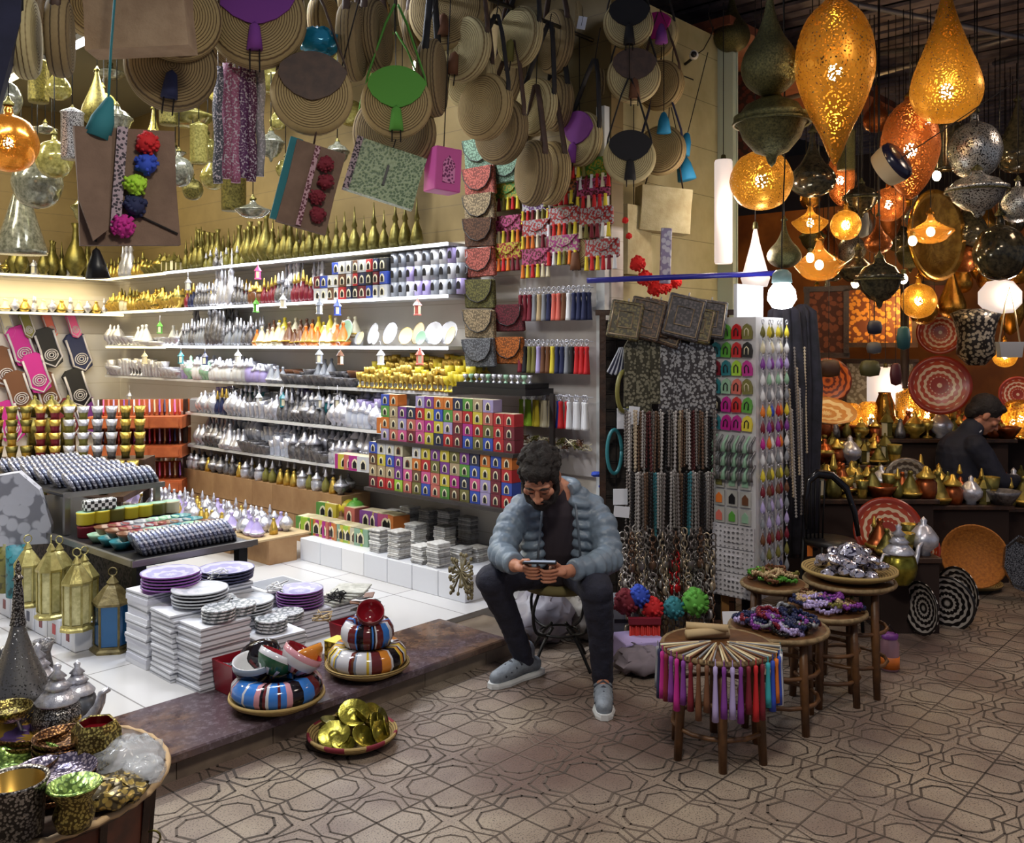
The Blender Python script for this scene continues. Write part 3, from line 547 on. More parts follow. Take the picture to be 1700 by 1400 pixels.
# --- far tables of glasses by the back wall
tb = MB().box(0, 0, .38, 1.9, .9, .04).box(-.9, -.4, .18, .05, .05, .36).box(.9, -.4, .18, .05, .05, .36).box(-.9, .4, .18, .05, .05, .36).box(.9, .4, .18, .05, .05, .36)
p0 = P(60, 760, 6.9); p0.z = .11
rec = [('top', MB().box(0, 0, .38, 1.5, .8, .04).box(0, .24, .5, 1.5, .3, .2, 0).mesh('top', [dwood]), None)]+[('leg', MB().box(a, b, .18, .05, .05, .36).mesh('leg', [dwood]), None) for a in (-.7, .7) for b in (-.35, .35)]
stamp('display_table', rec, 'dark table crowded with stacked glasses before the back wall', 'table', None, p0, (0, 0, .1), 1.)
for i in range(4):
    for j in range(14):
        c = ['silver', 'aged brass', 'brass', 'maroon', 'olive', 'dark silver', 'aged brass'][j//2 % 7]
        for k in range(4 if i == 3 else 2):
            x, y = -.68+j*.105, -.3+i*.17; zt = .402 if y < .1 else .602
            R.random() < .04 or put('tea_glass', c, f'{c} tea glass stacked on the table before the back wall, {["front", "second", "third", "back"][i]} row, {["bottom", "middle", "top", "uppermost"][k]}', f'{c} glasses, {["front", "second", "third", "back"][i]} row, {["bottom", "middle", "top", "uppermost"][k]} level', (p0.x+x*math.cos(.1)-y*math.sin(.1), p0.y+x*math.sin(.1)+y*math.cos(.1), .11+zt+k*.101), 0, (1.5, 1.5, 1.28))
for i, (px, py) in enumerate(((20, 690), (50, 670), (78, 695))):
    p = P(px, py, 6.95); put('sugar_pot', 'aged brass', f'{["first", "middle", "last"][i]} brass pot above the stacked glasses', None, (p.x, p.y+.33, 1.02), 0, 1.6); one('vase_block', MB().lathe([(0, 0), (.06, 0), (.05, .3), (0, .3)], 10), [agedbrass], f'brass stand under the {["first", "middle", "last"][i]} pot above the glasses', 'stand', None, (p.x, p.y+.33, .715))
# --- island: two level black table
Lb = []
def isl(u, v, z): return S(u, v, z)
rec = [('top', MB().box(2.42, 5.55, .525, .66, 2.4, .028, bev=.004).mesh('top', [black]), None),
       ('rim', MB().box(2.085, 5.55, .535, .02, 2.42, .03).box(2.42, 4.345, .535, .69, .02, .03).mesh('rim', [pm('steel edge', (150, 146, 142), .3, .8)]), None),
       ('woven_side', MB().box(2.16, 5.5, .31, .03, 2.2, .38).mesh('woven_side', [dwick]), None)]
for u in (2.14, 2.70):
    for v in (4.4, 6.7): rec.append(('leg', MB().box(u, v, .31, .05, .05, .40).mesh('leg', [iron]), None))
stamp('island_table', rec, 'long low black table in the middle of the shop with woven side', 'table', None, (0, 0, 0), (0, 0, A1))
rec = [('top', MB().box(2.40, 5.97, .765, .58, 1.5, .02, bev=.004).mesh('top', [black]), None), ('edge', MB().box(2.40, 5.212, .765, .58, .016, .03).mesh('edge', [pm('steel edge', (1, 1, 1))]), None)]
for u in (2.14, 2.66):
    for v in (5.25, 6.67): rec.append(('leg', MB().box(u, v, .65, .03, .03, .21).mesh('leg', [pm('steel edge', (1, 1, 1))]), None))
stamp('raised_shelf', rec, 'raised black shelf standing on the long low table', 'shelf', None, (0, 0, 0), (0, 0, A1))
disc = MB().lathe([(0, 0), (.05, 0), (.058, .008), (.05, .016), (0, .016)], 16)
discm = [disc.mesh('round_dish', [m_]) for m_ in (spotm('silver filigree', (222, 222, 232), (130, 130, 145), 90, .3, .3, .7), spotm('blue filigree', (200, 206, 224), (110, 116, 144), 90, .3, .3, .5), spotm('dark filigree', (110, 108, 112), (50, 48, 52), 90, .3, .35, .7))]
for r_ in range(6):
    for j in range(17):
        one('round_dish', discm[j % 2], None, f'slanted silver filigree dish on the raised shelf, {ordw(r_)} row, {ordw(j)} along', 'dish', 'filigree dishes on the raised shelf', isl(2.165+j*.030, 5.30+r_*.2, .81), (math.radians(62), math.radians(12), A1+pi/2-.25), 1.25)
for j in range(21):
    one('round_dish', discm[(j+1) % 2+(0 if j % 3 else 0)], None, f'slanted silver filigree dish at the end of the low table, {ordw(j)} along', 'dish', 'filigree dishes at the table end', isl(2.17+j*.025, 4.50, .585), (math.radians(60), math.radians(15), A1+pi/2-.25), 1.35)
for r_ in range(3):
    for j in range(14):
        put('bowl', R.choice(['mint', 'grey', 'teal', 'brown', 'dark silver', 'maroon']), f'small patterned bowl on the low table, {["outer", "middle", "inner"][r_]} row, {ordw(j)} along', 'small patterned bowls on the low table', isl(2.18+j*.036, 4.68+r_*.13, .541+.035*(j % 2)), R.random(), 1.0)
tin = MB().lathe([(0, 0), (.045, 0), (.048, .004), (.048, .055), (.05, .058), (.05, .068), (0, .07)], 16, lambda i, j: 1 if i > 4 else 0)
for r_, (cs, z) in enumerate(((['maroon', 'maroon', 'red', 'brown', 'maroon', 'blue', 'brown'], .541), (['yellow', 'yellow', 'olive', 'yellow', 'yellow', 'olive', 'cream'], .611))):
    for j, c in enumerate(cs):
        one('lidded_tin', tin.mesh('lidded_tin', [pal(c), pal('mint' if r_ else c)]), None, f'{c} round tin under the raised shelf, {["lower", "upper"][r_]} layer, {ordw(j)} along', 'tin', 'round tins under the raised shelf', isl(2.19+j*.082, 5.12, z), (0, 0, 0), .9 if not r_ else 1.)
ck = NT('black and white check'); o_ = ck.n('ShaderNodeTexChecker'); o_.inputs[1].default_value = (.02, .02, .02, 1); o_.inputs[2].default_value = (.8, .8, .78, 1); o_.inputs[3].default_value = 52; ck.l(ck.co(), o_.inputs[0]); ck.l(o_.outputs[0], ck.b.inputs['Base Color'])
one('checked_box', MB().box(0, 0, .03, .17, .06, .058, bev=.006), [ck.mat], 'black and white checked box under the raised shelf', 'box', None, isl(2.26, 5.11, .683), (0, 0, A1-.05))
# grey print bag leaning at the far end of the island, behind the jars
one('printed_bag', MB().prism([(-.22, 0), (-.25, .2), (-.2, .36), (.1, .40), (.2, .3), (.26, .1), (.26, 0)], .1, 0), [spotm('grey print', (176, 176, 184), (120, 120, 128), 16, .4, .7)], 'big grey printed cloth bag slumped at the table end', 'bag', None, P(15, 905, 5.1)+Vector((-.05, 0, .0)), (0, 0, .35))
# --- row of lanterns and jars on white boxes along the island's side
for i in range(12):
    v = 4.62+i*.165
    one('white_box', MB().box(0, 0, .06, .2, .155, .118, 0, bev=.002).box(-.101, 0, .065, .003, .035, .05, 1), [paper, pal(['maroon', 'red', 'maroon', 'navy', 'grey'][i % 5])], f'white carton with a small coloured print beside the island, {ordw(i)} from the blue lantern', 'box', 'white cartons under the lanterns', S(1.99, v, .111), (0, 0, A1))
def lanternrec(bodym, glassm, n=6, h=.3, w_=.075):
    M_ = []
    a = MB().lathe([(0, 0), (w_*1.25, 0), (w_*1.25, .012), (w_*1.05, .02), (w_*1.05, .03), (0, .03)], n, 0, sm=False); M_.append(('base', a.mesh('base', [bodym]), None))
    b = MB()
    for k in range(n):
        an = 2*pi*k/n; x, y = w_*math.cos(an), w_*math.sin(an); b.tube([(x, y, .03), (x*1.02, y*1.02, h*.62)], .006, 4)
    M_.append(('frame', b.mesh('frame', [bodym]), None))
    M_.append(('glass_panel', MB().lathe([(w_*.97, .032), (w_*.99, h*.62)], n, 0, sm=False).mesh('glass_panel', [glassm]), None))
    M_.append(('roof', MB().lathe([(w_*1.15, h*.61), (w_*1.15, h*.64), (w_*.5, h*.82), (w_*.3, h*.86), (w_*.35, h*.88), (w_*.1, h*.96), (0, h*.97)], n, 0, sm=False).mesh('roof', [bodym]), None))
    M_.append(('ring', MB().tube([(.02*math.cos(t_), 0, h*1.02+.02*math.sin(t_)) for t_ in [i*pi/6 for i in range(13)]], .003, 5).mesh('ring', [bodym]), None))
    return M_
blueg = pm('blue glass', (38, 92, 140), .12, .2); antq = pm('antique gold paint', (142, 128, 84), .5, .4, (96, 84, 50), 20, 40, .3)
p = G(187, 1078, .11); stamp('floor_lantern', lanternrec(antq, blueg, 6, .37, .085), 'bronze framed lantern with blue glass on the pale floor, nearest of its row', 'lantern', None, p, (0, 0, .2))
sandm = pm('pale brass', (186, 176, 112), .35, .6, (150, 138, 80), 18, 40, .3)
for i, (px, py, h) in enumerate(((148, 1000, .36), (118, 985, .33), (108, 955, .38), (82, 945, .34), (128, 960, .34))):
    p = Upl(px, 1000, 1.92); p.z = .231; stamp('floor_lantern', lanternrec(sandm, pm('cream glass', (210, 204, 150), .3, 0, (170, 164, 110), 30), 8, h, .062), f'pale brass lantern on the white cartons, {ordw(i)} after the blue lantern', 'lantern', 'pale brass lanterns on the cartons', S(uv(p)[0]+(.07 if i % 2 else -.03), 4.52+i*.15, .231), (0, 0, i))
for i, (c, v) in enumerate((('teal', 5.35), ('olive', 5.5), ('salmon', 5.58), ('grey', 5.75), ('brown', 5.9))):
    one('tall_tin', MB().lathe([(0, 0), (.06, 0), (.06, .3), (.055, .3), (.055, .02), (0, .02)], 14), [spotm(c+' print', PAL[c], tuple(int(x*.6) for x in PAL[c]), 30, .4, .5)], f'tall {c} printed cylinder beyond the pale lanterns', 'vase', None, S(1.92, v, .231), (0, 0, 0), .9)
# --- piles of boxed boards with plates on top, at the doorway end of the island
flat = [MB().box(0, 0, .011, .24, .2, .022, 0).mesh('boxed_board', [m_]) for m_ in (paper, pm('white card', (206, 208, 220), .7))]+[MB().box(0, 0, .011, .24, .2, .022, 0).box(0, 0, .011, .243, .203, .006, 1).mesh('boxed_board', [paper, pal('grey')])]
stacks = [(2.13, 4.16, 15, 'first'), (2.13, 3.92, 13, 'second'), (2.15, 3.72, 12, 'third'), (2.41, 4.12, 14, 'fourth'), (2.41, 3.90, 9, 'fifth'), (2.43, 3.70, 7, 'sixth'), (2.76, 4.2, 9, 'seventh'), (2.78, 3.98, 6, 'eighth'), (2.20, 4.42, 0, ''), (3.03, 4.0, 5, 'ninth')]
for u, v, n, nm in stacks:
    for k in range(n):
        one('boxed_board', flat[(k*7+n) % 3 if nm == 'first' else 2], None, f'white flat boxed board, {nm} pile of the island end, {ordw(k)} from its bottom', 'box', f'boxed boards of the {nm} pile', S(u+R.uniform(-.006, .006), v+R.uniform(-.006, .006), .111+k*.0226), (0, 0, A1+R.uniform(-.05, .05)))
platem = {c: mandm('plate '+c, a, b, 60, 10, .3) for c, a, b in (('lilac', (150, 146, 190), (186, 184, 214)), ('white', (214, 214, 218), (190, 194, 200)), ('grey', (170, 174, 180), (206, 208, 212)))}
def platepile(u, v, z, n, c, lab, r_=.13, rimc=None):
    m = MB().lathe([(0, 0), (r_*.55, 0), (r_, .016), (r_, .022), (r_*.92, .02), (r_*.55, .006), (0, .006)], 28, lambda i, j: 1 if i in (1, 2) else 0)
    me = m.mesh('plate', [platem[c], pal(rimc, .4) if rimc else platem[c]])
    for k in range(n):
        one('plate', me, None, f'round {c} patterned plate, {lab}, {ordw(k)} from its bottom', 'plate', f'plates of the {lab}', S(u+R.uniform(-.004, .004), v+R.uniform(-.004, .004), z+k*.0145), (0, 0, R.random()))
platepile(2.15, 4.10, .111+15*.0226+.001, 5, 'lilac', 'pile above the blue lantern', .135, 'purple')
platepile(2.18, 3.89, .111+13*.0226+.001, 5, 'white', 'pile on the second carton stack', .125)
platepile(2.44, 4.11, .111+14*.0226+.001, 4, 'lilac', 'pile beside the lilac one', .135, 'navy')
platepile(2.43, 3.90, .111+9*.0226+.001, 4, 'white', 'pile in the middle of the cartons', .12)
platepile(2.80, 4.0, .111+6*.0226+.001, 6, 'lilac', 'low pile with black straps', .12, 'purple')
one('square_tray', MB().box(0, 0, .01, .26, .22, .02, bev=.004).box(0, 0, .021, .22, .18, .002, 1), [white, pal('grey')], 'square white tray on the seventh carton pile', 'tray', None, S(2.78, 4.2, .111+9*.0226+.001), (0, 0, A1))
spoon = MB().lathe([(0, 0), (.06, 0), (.075, .01), (.072, .016), (.05, .006), (0, .006)], 20).box(.13, 0, .009, .14, .035, .01, 0, bev=.003)
for i, (u, v, z, n) in enumerate(((2.15, 3.68, .385, 4), (2.27, 3.71, .385, 3), (2.43, 3.70, .272, 4), (2.62, 3.84, .25, 3), (2.05, 3.62, .0, 0))):
    for k in range(n): one('round_board', spoon.mesh('round_board', [spotm('pale mosaic', (205, 206, 210), (130, 136, 140), 55, .3, .4)]), None, f'pale round serving board with handle, {["first", "second", "third", "fourth"][i]} heap on the cartons, {ordw(k)} layer', 'serving board', None, S(u, v, z+k*.014), (0, 0, A1+.6+i*.5+k*.08), 1.0)
tilem = MB().box(0, 0, .005, .18, .18, .0095, bev=.002)
for i in range(6): one('loose_tile', tilem, [pm('pale tile', (204, 204, 196), .5, 0, (160, 160, 150), 30)], f'thin patterned board fanned on the ninth carton pile, {ordw(i)} from its bottom', 'board', 'fanned boards on the ninth carton pile', S(3.03+i*.012, 4.0-.01*i, .111+5*.0226+.012*i+.002), (0, 0, A1+i*.13))
# jute ties, red box with trinkets, small gold box
def squiggle(n, rad, r=.004):
    return [(rad*(R.random()-.5)*2, rad*(R.random()-.5)*2, r+R.random()*.05) for _ in range(n)]
for i, (u, v, z) in enumerate(((2.36, 4.03, .46), (2.62, 3.95, .36), (2.7, 3.68, .25), (2.95, 3.9, .26), (2.42, 3.6, .14))):
    one('jute_tie', MB().tube(squiggle(26, .055), .0035, 5), [pal(['white', 'white', 'tan', 'black', 'tan'][i], .9)], f'{["white", "second white", "tan", "black", "second tan"][i]} cord tie knotted between the plates', 'cord', None, S(u, v, z))
p = G(405, 1135, .13); rec = [('crate', MB().lathe([(.12, 0), (.14, .16), (.135, .165), (.115, .02), (0, .02)], 4, 0, TR(rz=pi/4), False).mesh('crate', [pm('crimson lacquer', (140, 22, 38), .3)]), None), ('contents', MB().tube(squiggle(60, .08), .004, 5, 0, TR(z=.1)).mesh('contents', [dsilver]), None)]
stamp('red_crate', rec, 'crimson square crate of metal trinkets behind the striped bowls', 'crate', None, S(2.16, 3.535, .115), (0, 0, A1), .82)
stamp('red_crate', rec, 'second crimson crate of dark coins behind the gold box', 'crate', None, S(2.82, 3.60, .115), (0, 0, A1), .8)
for i in range(12): one('leather_coaster', MB().box(0, 0, .003, .07, .05, .006, bev=.002), [pal(['white', 'black', 'brown'][i % 3])], f'small leather coaster heaped beside the gold box, {ordw(i)} of the heap', 'coaster', 'leather coasters heaped beside the gold box', S(2.9+.03*(i % 4), 3.62+.03*(i//4), .255+.006*i), (.1, .1, i))
one('gold_box', MB().box(0, 0, .06, .09, .07, .12, 0, bev=.003).box(0, 0, .121, .092, .072, .004, 1), [spotm('gold print', (196, 160, 60), (110, 84, 26), 45, .35, .35, .5), pal('yellow')], 'small gold printed box standing behind the striped bowls', 'box', None, S(2.62, 3.46, .115), (0, 0, A1+.2))
# --- baskets of striped bowls on the step, basket of brass on the paving
def basket(r_, h=.06, banded=False):
    m = MB().lathe([(0, 0), (r_*.6, 0), (r_*.93, h*.7), (r_, h), (r_*.99, h+.012), (r_*.93, h+.008), (r_*.85, h*.7), (r_*.5, .014), (0, .014)], 40, (lambda i, j: (1 if (j//3) % 2 else 0) if i in (2, 3, 4) else 0) if banded else 0)
    return m
BC = [('blue', (58, 120, 200)), ('white', (200, 200, 206)), ('black', (26, 20, 24)), ('maroon', (96, 36, 38)), ('pink', (196, 140, 150)), ('yellow', (206, 176, 60)), ('green', (40, 84, 60)), ('brown', (96, 56, 36)), ('steel', (120, 132, 150)), ('orange', (206, 130, 50))]
bmats = [pm('glazed '+n_, c, .12) for n_, c in BC]
def pouf(r_, pat, seed):       # ring of glazed bowls stacked on their side: one turned profile with upright stripes
    rr = random.Random(seed); seq = []; 
    while len(seq) < 96: seq += [rr.choice(pat)]*rr.choice([1, 1, 2, 4])
    return MB().lathe([(r_*.55, 0), (r_*.86, .012), (r_, .05), (r_*.97, .085), (r_*.8, .115), (r_*.55, .11), (r_*.5, .06)], 96, lambda i, j: seq[j])
p1 = G(460, 1172, .113); p2 = G(610, 1118, .113); p3 = G(585, 1235, 0)
one('flat_basket', basket(.195, .045), [wick], 'round straw basket under the blue striped bowls on the step', 'basket', None, p1)
one('flat_basket', basket(.19, .045), [wick], 'round straw basket under the brown striped bowls on the step', 'basket', None, p2)
one('flat_basket', basket(.18, .045, True), [wick, pal('maroon', .8)], 'round banded basket of brass ware on the paving', 'basket', None, p3)
q = lambda p, x, y, z: (p.x+x, p.y+y, p.z+z)
pb = [0, 1, 2, 2, 3, 4, 0, 8]; pw = [1, 2, 3, 7, 8, 5, 1, 9]
ringp = lambda r_, pat, sd: [('glaze', pouf(r_, pat, sd).mesh('glaze', bmats), None)]
one('striped_bowl', pouf(.185, pb, 3), bmats, 'big blue white and black striped ring of nested bowls, lowest in the first basket', 'bowl', None, q(p1, 0, 0, .02))
def bowlmesh(c1, inner, seed, r_=.085):
    rr = random.Random(seed); pat = [rr.choice(c1) for _ in range(14)]
    return MB().lathe([(0, 0), (r_*.5, 0), (r_*.82, .028), (r_, .065), (r_*.98, .09), (r_*.93, .09), (r_*.9, .06), (r_*.6, .02), (0, .012)], 28, lambda i, j: len(bmats) if i > 4 else pat[i*2 % 14] if i > 1 else pat[j % 3]), bmats+[inner]
crim = pm('crimson glaze', (140, 28, 40), .12)
for i, (x, y, z, rx, rz, c1, inn_, lab) in enumerate(((-.07, .06, .13, -.9, .5, [9, 3, 2], pal('orange'), 'orange and black striped bowl tipped on the blue ring'), (-.02, -.03, .14, .5, 2.2, [6, 2, 6, 1], crim, 'dark green striped bowl lying on the blue ring'), (.07, -.02, .15, .55, 1.9, [1, 3, 4, 8], crim, 'crimson lined bowl tipped open on the blue ring'), (.11, .07, .12, -.4, 1, [9, 4, 1], pal('brown'), 'salmon striped bowl behind the crimson lined one'), (-.09, -.01, .11, .2, 0, [2, 1, 8], pal('white'), 'grey striped bowl at the edge of the blue ring'))):
    m, ms = bowlmesh(c1, inn_, i+5); one('striped_bowl', m, ms, lab, 'bowl', None, q(p1, x, y, z), (rx, 0, rz))
one('striped_bowl', pouf(.178, pw, 8), bmats, 'big brown and yellow striped ring of nested bowls, lowest in the second basket', 'bowl', None, q(p2, 0, 0, .02))
one('striped_bowl', pouf(.12, [3, 2, 1, 3, 0], 12), bmats, 'smaller maroon and white striped ring of bowls, middle of the second basket', 'bowl', None, q(p2, 0, 0, .125))
m, ms = bowlmesh([3, 3, 7], crim, 4, .062); one('striped_bowl', m, ms, 'small crimson bowl crowning the second basket', 'bowl', None, q(p2, .01, -.01, .235), (.75, 0, .25))
for i, (x, y, z, a, b, s_) in enumerate(((-.06, -.06, .05, .5, 0, .62), (.05, -.07, .05, .7, 1, .5), (0, .03, .1, .6, .3, .62), (-.09, .04, .06, .2, 2, .5), (.09, .0, .07, 1.1, 1.2, .5), (.1, .05, .07, 1.2, 1.4, .5), (.11, -.04, .06, 1.1, 1.0, .45), (.06, .07, .08, 1.0, .8, .5), (.03, .0, .1, .9, 2.2, .42), (-.02, -.1, .035, .3, .6, .45), (.12, .02, .05, 1.3, 1.7, .5), (-.04, .08, .06, .6, 2.8, .5))):
    one('brass_dish', MCACHE.setdefault('bdish', MB().lathe([(0, 0), (.05, 0), (.1, .03), (.104, .032), (.1, .038), (.05, .012), (.03, .03), (0, .032)], 24).mesh('brass_dish', [pm('yellow brass', (170, 158, 62), .26, .85, (112, 104, 36), 16, 30, .15)])), None, f'shiny brass dish heaped in the basket on the paving, {["flat at the front", "ring lidded", "topmost", "at the far edge", "first of the upright ones", "second upright", "third upright", "fourth upright", "fifth upright", "lowest", "sixth upright", "rearmost"][i]}', 'dish', None, q(p3, x, y, z), (a, 0, b), s_)
# ================================================================ corner table of metalware, nearest the camera
filig = piercedm('pierced silver', (150, 146, 142), 120, .26, .35)
engr = spotm('engraved silver', (165, 160, 155), (60, 56, 54), 170, .28, .3, .85)
engb = spotm('engraved copper', (150, 110, 70), (70, 44, 28), 150, .28, .35, .8)
engg = spotm('engraved brass', (176, 160, 90), (84, 70, 36), 150, .28, .35, .8)
TC = Vector((-1.235, 2.34, 0)); TZ = .50; TK = .75
rec = [('top', MB().lathe([(0, TZ-.03), (.33, TZ-.03), (.34, TZ-.02), (.34, TZ-.002), (0, TZ-.002)], 48).mesh('top', [pm('carved dark top', (88, 62, 44), .5, 0, (50, 34, 24), 20)]), None),
       ('rope_edge', MB().tube([(.342*math.cos(a*pi/40), .342*math.sin(a*pi/40), TZ-.01+.004*(a % 2)) for a in range(81)], .009, 6).mesh('rope_edge', [pm('pale rope', (190, 160, 120), .7)]), None),
       ('drum', MB().lathe([(.27, 0), (.29, .1), (.30, .3), (.31, TZ-.03)], 12, 0, sm=False).mesh('drum', [pm('red brown panels', (112, 56, 34), .45, 0, (70, 34, 22), 9)]), None)]
for k in range(12): rec.append(('stile', MB().tube([(.275*math.cos(k*pi/6), .275*math.sin(k*pi/6), 0), (.312*math.cos(k*pi/6), .312*math.sin(k*pi/6), TZ-.03)], .012, 4).mesh('stile', [dwood]), None))
stamp('drum_table', rec, 'round red brown drum table with rope edge crowded with metal lamps and bowls', 'table', None, TC)
def TP(px, py, dz=0): return G(px, py, TZ+dz)
# tall pierced cone lamp
cone = [('body', MB().lathe([(.05, 0), (.06, .01), (.105, .06), (.115, .1), (.09, .18), (.055, .26), (.032, .33), (.022, .37)], 28).mesh('body', [filig]), None), ('spire', MB().lathe([(.028, .37), (.022, .4), (.018, .47), (.012, .52), (.018, .53), (.008, .545), (.012, .56), (.003, .59), (0, .6)], 8, 0, sm=False).mesh('spire', [engr]), None), ('foot', MB().lathe([(0, 0), (.07, 0), (.07, .012), (.05, .015)], 20).mesh('foot', [engr]), None)]
stamp('cone_lamp', cone, 'tall pointed silver lamp of pierced metal, tallest on the drum table', 'lamp', None, TP(30, 1215), (0, 0, 0), .82)
def teapot(bm, s_=1.):
    b = MB().lathe([(0, 0), (.05, 0), (.055, .01), (.075, .04), (.08, .08), (.07, .12), (.06, .13), (.066, .136)], 24)
    return [('body', b.mesh('body', [bm]), None), ('lid', MB().lathe([(.068, .136), (.07, .142), (.05, .165), (.035, .18), (.045, .186), (.03, .2), (.02, .215), (.03, .22), (.01, .24), (.014, .255), (0, .27)], 20).mesh('lid', [silver]), None),
            ('spout', MB().tube([(.065, 0, .05), (.1, 0, .07), (.125, 0, .11), (.135, 0, .15), (.16, 0, .165)], [.02, .017, .012, .009, .008], 8).mesh('spout', [silver]), None),
            ('handle', MB().tube([(-.06, 0, .13), (-.1, 0, .14), (-.125, 0, .1), (-.11, 0, .05), (-.07, 0, .035)], .007, 6).mesh('handle', [silver]), None)]
stamp('teapot', teapot(engr), 'engraved silver teapot with tiered lid beside the pointed lamp', 'teapot', None, TP(95, 1232), (0, 0, .25), .82)
stamp('teapot', teapot(pm('dull pewter', (110, 112, 116), .35, .8)), 'plain pewter teapot half hidden behind the engraved one', 'teapot', None, TP(128, 1205), (0, 0, -.3), .7)
stamp('teapot', teapot(dsilver), 'dark teapot behind the pointed lamp', 'teapot', None, TP(62, 1188), (0, 0, 2.2), .8)
one('tall_jug', MB().lathe([(0, 0), (.04, 0), (.05, .05), (.03, .14), (.022, .18), (.035, .22), (.033, .22), (.02, .17), (.02, .02)], 16), [dsilver], 'slender grey jug behind the pointed lamp and the teapot', 'jug', None, TP(72, 1172), (0, 0, 0), .9)
one('pierced_lamp', MB().lathe([(0, 0), (.06, 0), (.08, .05), (.07, .1), (.03, .15), (.02, .2), (0, .22)], 20), [filig], 'squat pierced silver lamp at the far rim of the drum table', 'lamp', None, TP(5, 1182), (0, 0, 0), .9)
def dishrec(outer, inner, r_=.09, h=.045, n=28):
    return MB().lathe([(0, 0), (r_*.6, 0), (r_*.9, h*.55), (r_, h), (r_*.99, h+.003), (r_*.95, h), (r_*.85, h*.55), (r_*.5, .008), (0, .008)], n, lambda i, j: 1 if i > 3 else 0), [outer, inner]
def dsh(px, py, dz, r_, h, outer, inner, lab, cat='bowl', rx=0, n=28):
    m, ms = dishrec(outer, inner, r_, h, n); return one('metal_bowl', m, ms, lab, cat, None, TP(px, py)+Vector((0, 0, dz)), (rx, 0, R.random()))
purpg = mandm('purple and gold', (120, 90, 150), (190, 150, 60), 40, 12, .25, .5)
grn = spotm('green gold enamel', (150, 180, 90), (84, 110, 50), 90, .35, .25, .6)
lil = spotm('mother of pearl', (188, 176, 196), (90, 84, 110), 110, .3, .2, .5)
for k in range(2): dsh(58, 1248, .012+k*.02, .115, .04, engb, purpg, ['copper bowl under the purple rimmed one', 'wide bowl with purple rim and golden inside'][k])
for k in range(4): dsh(105, 1275, .0+k*.016, .075, .035, engb, engb, f'small brown copper bowl, {ordw(k)} from the bottom of the pile beside the purple bowl')
for k in range(2): dsh(25, 1302, .0+k*.022, .105, .038, engb, grn, ['copper bowl under the green one', 'bowl with green golden enamel inside'][k])
for k in range(3): dsh(88, 1325, .0+k*.018, .1, .03, engb, lil, f'bowl with pearly lilac mosaic, {ordw(k)} from the bottom of its pile')
for k in range(1): dsh(14, 1256, .1, .06, .03, engg, engg, 'little engraved brass dish behind the green bowl')
one('hexagonal_pot', MB().lathe([(0, 0), (.035, 0), (.055, .045), (.06, .05), (.058, .1), (.045, .12), (.04, .118), (.052, .095), (.03, .01), (0, .01)], 6, lambda i, j: 1 if i > 5 else 0, sm=False), [engg, crim], 'six sided brass pot with crimson inside on the drum table', 'pot', None, TP(160, 1278), (0, 0, .2), 1.05)
one('engraved_cup', MB().lathe([(0, 0), (.05, 0), (.055, .09), (.062, .1), (.06, .105), (.052, .1), (.045, .02), (0, .02)], 24, lambda i, j: 1 if i > 4 else 0), [engr, pm('bright brass inside', (190, 150, 70), .25, .8)], 'big engraved silver cup with golden inside', 'cup', None, TP(25, 1398)+Vector((0, 0, .02)), (0, 0, 0), 1.15)
one('engraved_cup', MB().lathe([(0, 0), (.035, 0), (.045, .03), (.035, .06), (.055, .09), (.06, .096), (.055, .1), (.03, .07), (0, .06)], 24, lambda i, j: 1 if i > 4 else 0), [engg, grn], 'footed engraved brass cup with green golden inside', 'cup', None, TP(123, 1385)+Vector((0, 0, .015)), (0, 0, 0), 1.)
def crumple(r_, seed, h=.5):
    rr = random.Random(seed); m = MB(); 
    prof = [(math.sin(pi*i/14)*r_, -math.cos(pi*i/14)*r_*h+r_*h) for i in range(15)]
    m.lathe(prof, 24, 0, None, True); m.v = [(x+rr.uniform(-.12, .12)*r_, y+rr.uniform(-.12, .12)*r_, max(.0, z+rr.uniform(-.1, .12)*r_)) for x, y, z in m.v]; return m
t = NT('clear film'); t.rm(.12); t.base((.8, .84, .9)); t.b.inputs['Alpha'].default_value = .3; film = t.mat
one('plastic_bag', crumple(.085, 3), [film], 'crumpled clear plastic bag at the rim of the drum table', 'bag', None, TP(212, 1285)); one('plastic_bag', crumple(.06, 5), [film], 'second crumpled clear bag beside the trinket tray', 'bag', None, TP(235, 1300))
one('trinket_bag', crumple(.075, 9, .35), [spotm('golden trinkets', (186, 160, 90), (90, 80, 60), 60, .3, .3, .6)], 'bag of golden trinkets on the drum table', 'bag', None, TP(190, 1330))
# metalware standing on the paving below the drum table
stamp('floor_lantern', lanternrec(agedbrass, pm('green glass', (60, 90, 60), .12, .2), 6, .30, .055), 'slim brass lantern with green glass on the paving under the drum table', 'lantern', None, Vector((-.94, 2.42, 0)), (0, 0, .2), 1.)
one('round_tray', MB().lathe([(0, 0), (.16, 0), (.19, .02), (.195, .022), (.19, .026), (.15, .008), (0, .008)], 40), [mandm('chased pewter', (110, 100, 100), (180, 170, 165), 50, 16, .3, .7)], 'round chased pewter tray leaning against the drum table', 'tray', None, Vector((-1.02, 2.17, .19)), (math.radians(62), 0, -.3), .9)
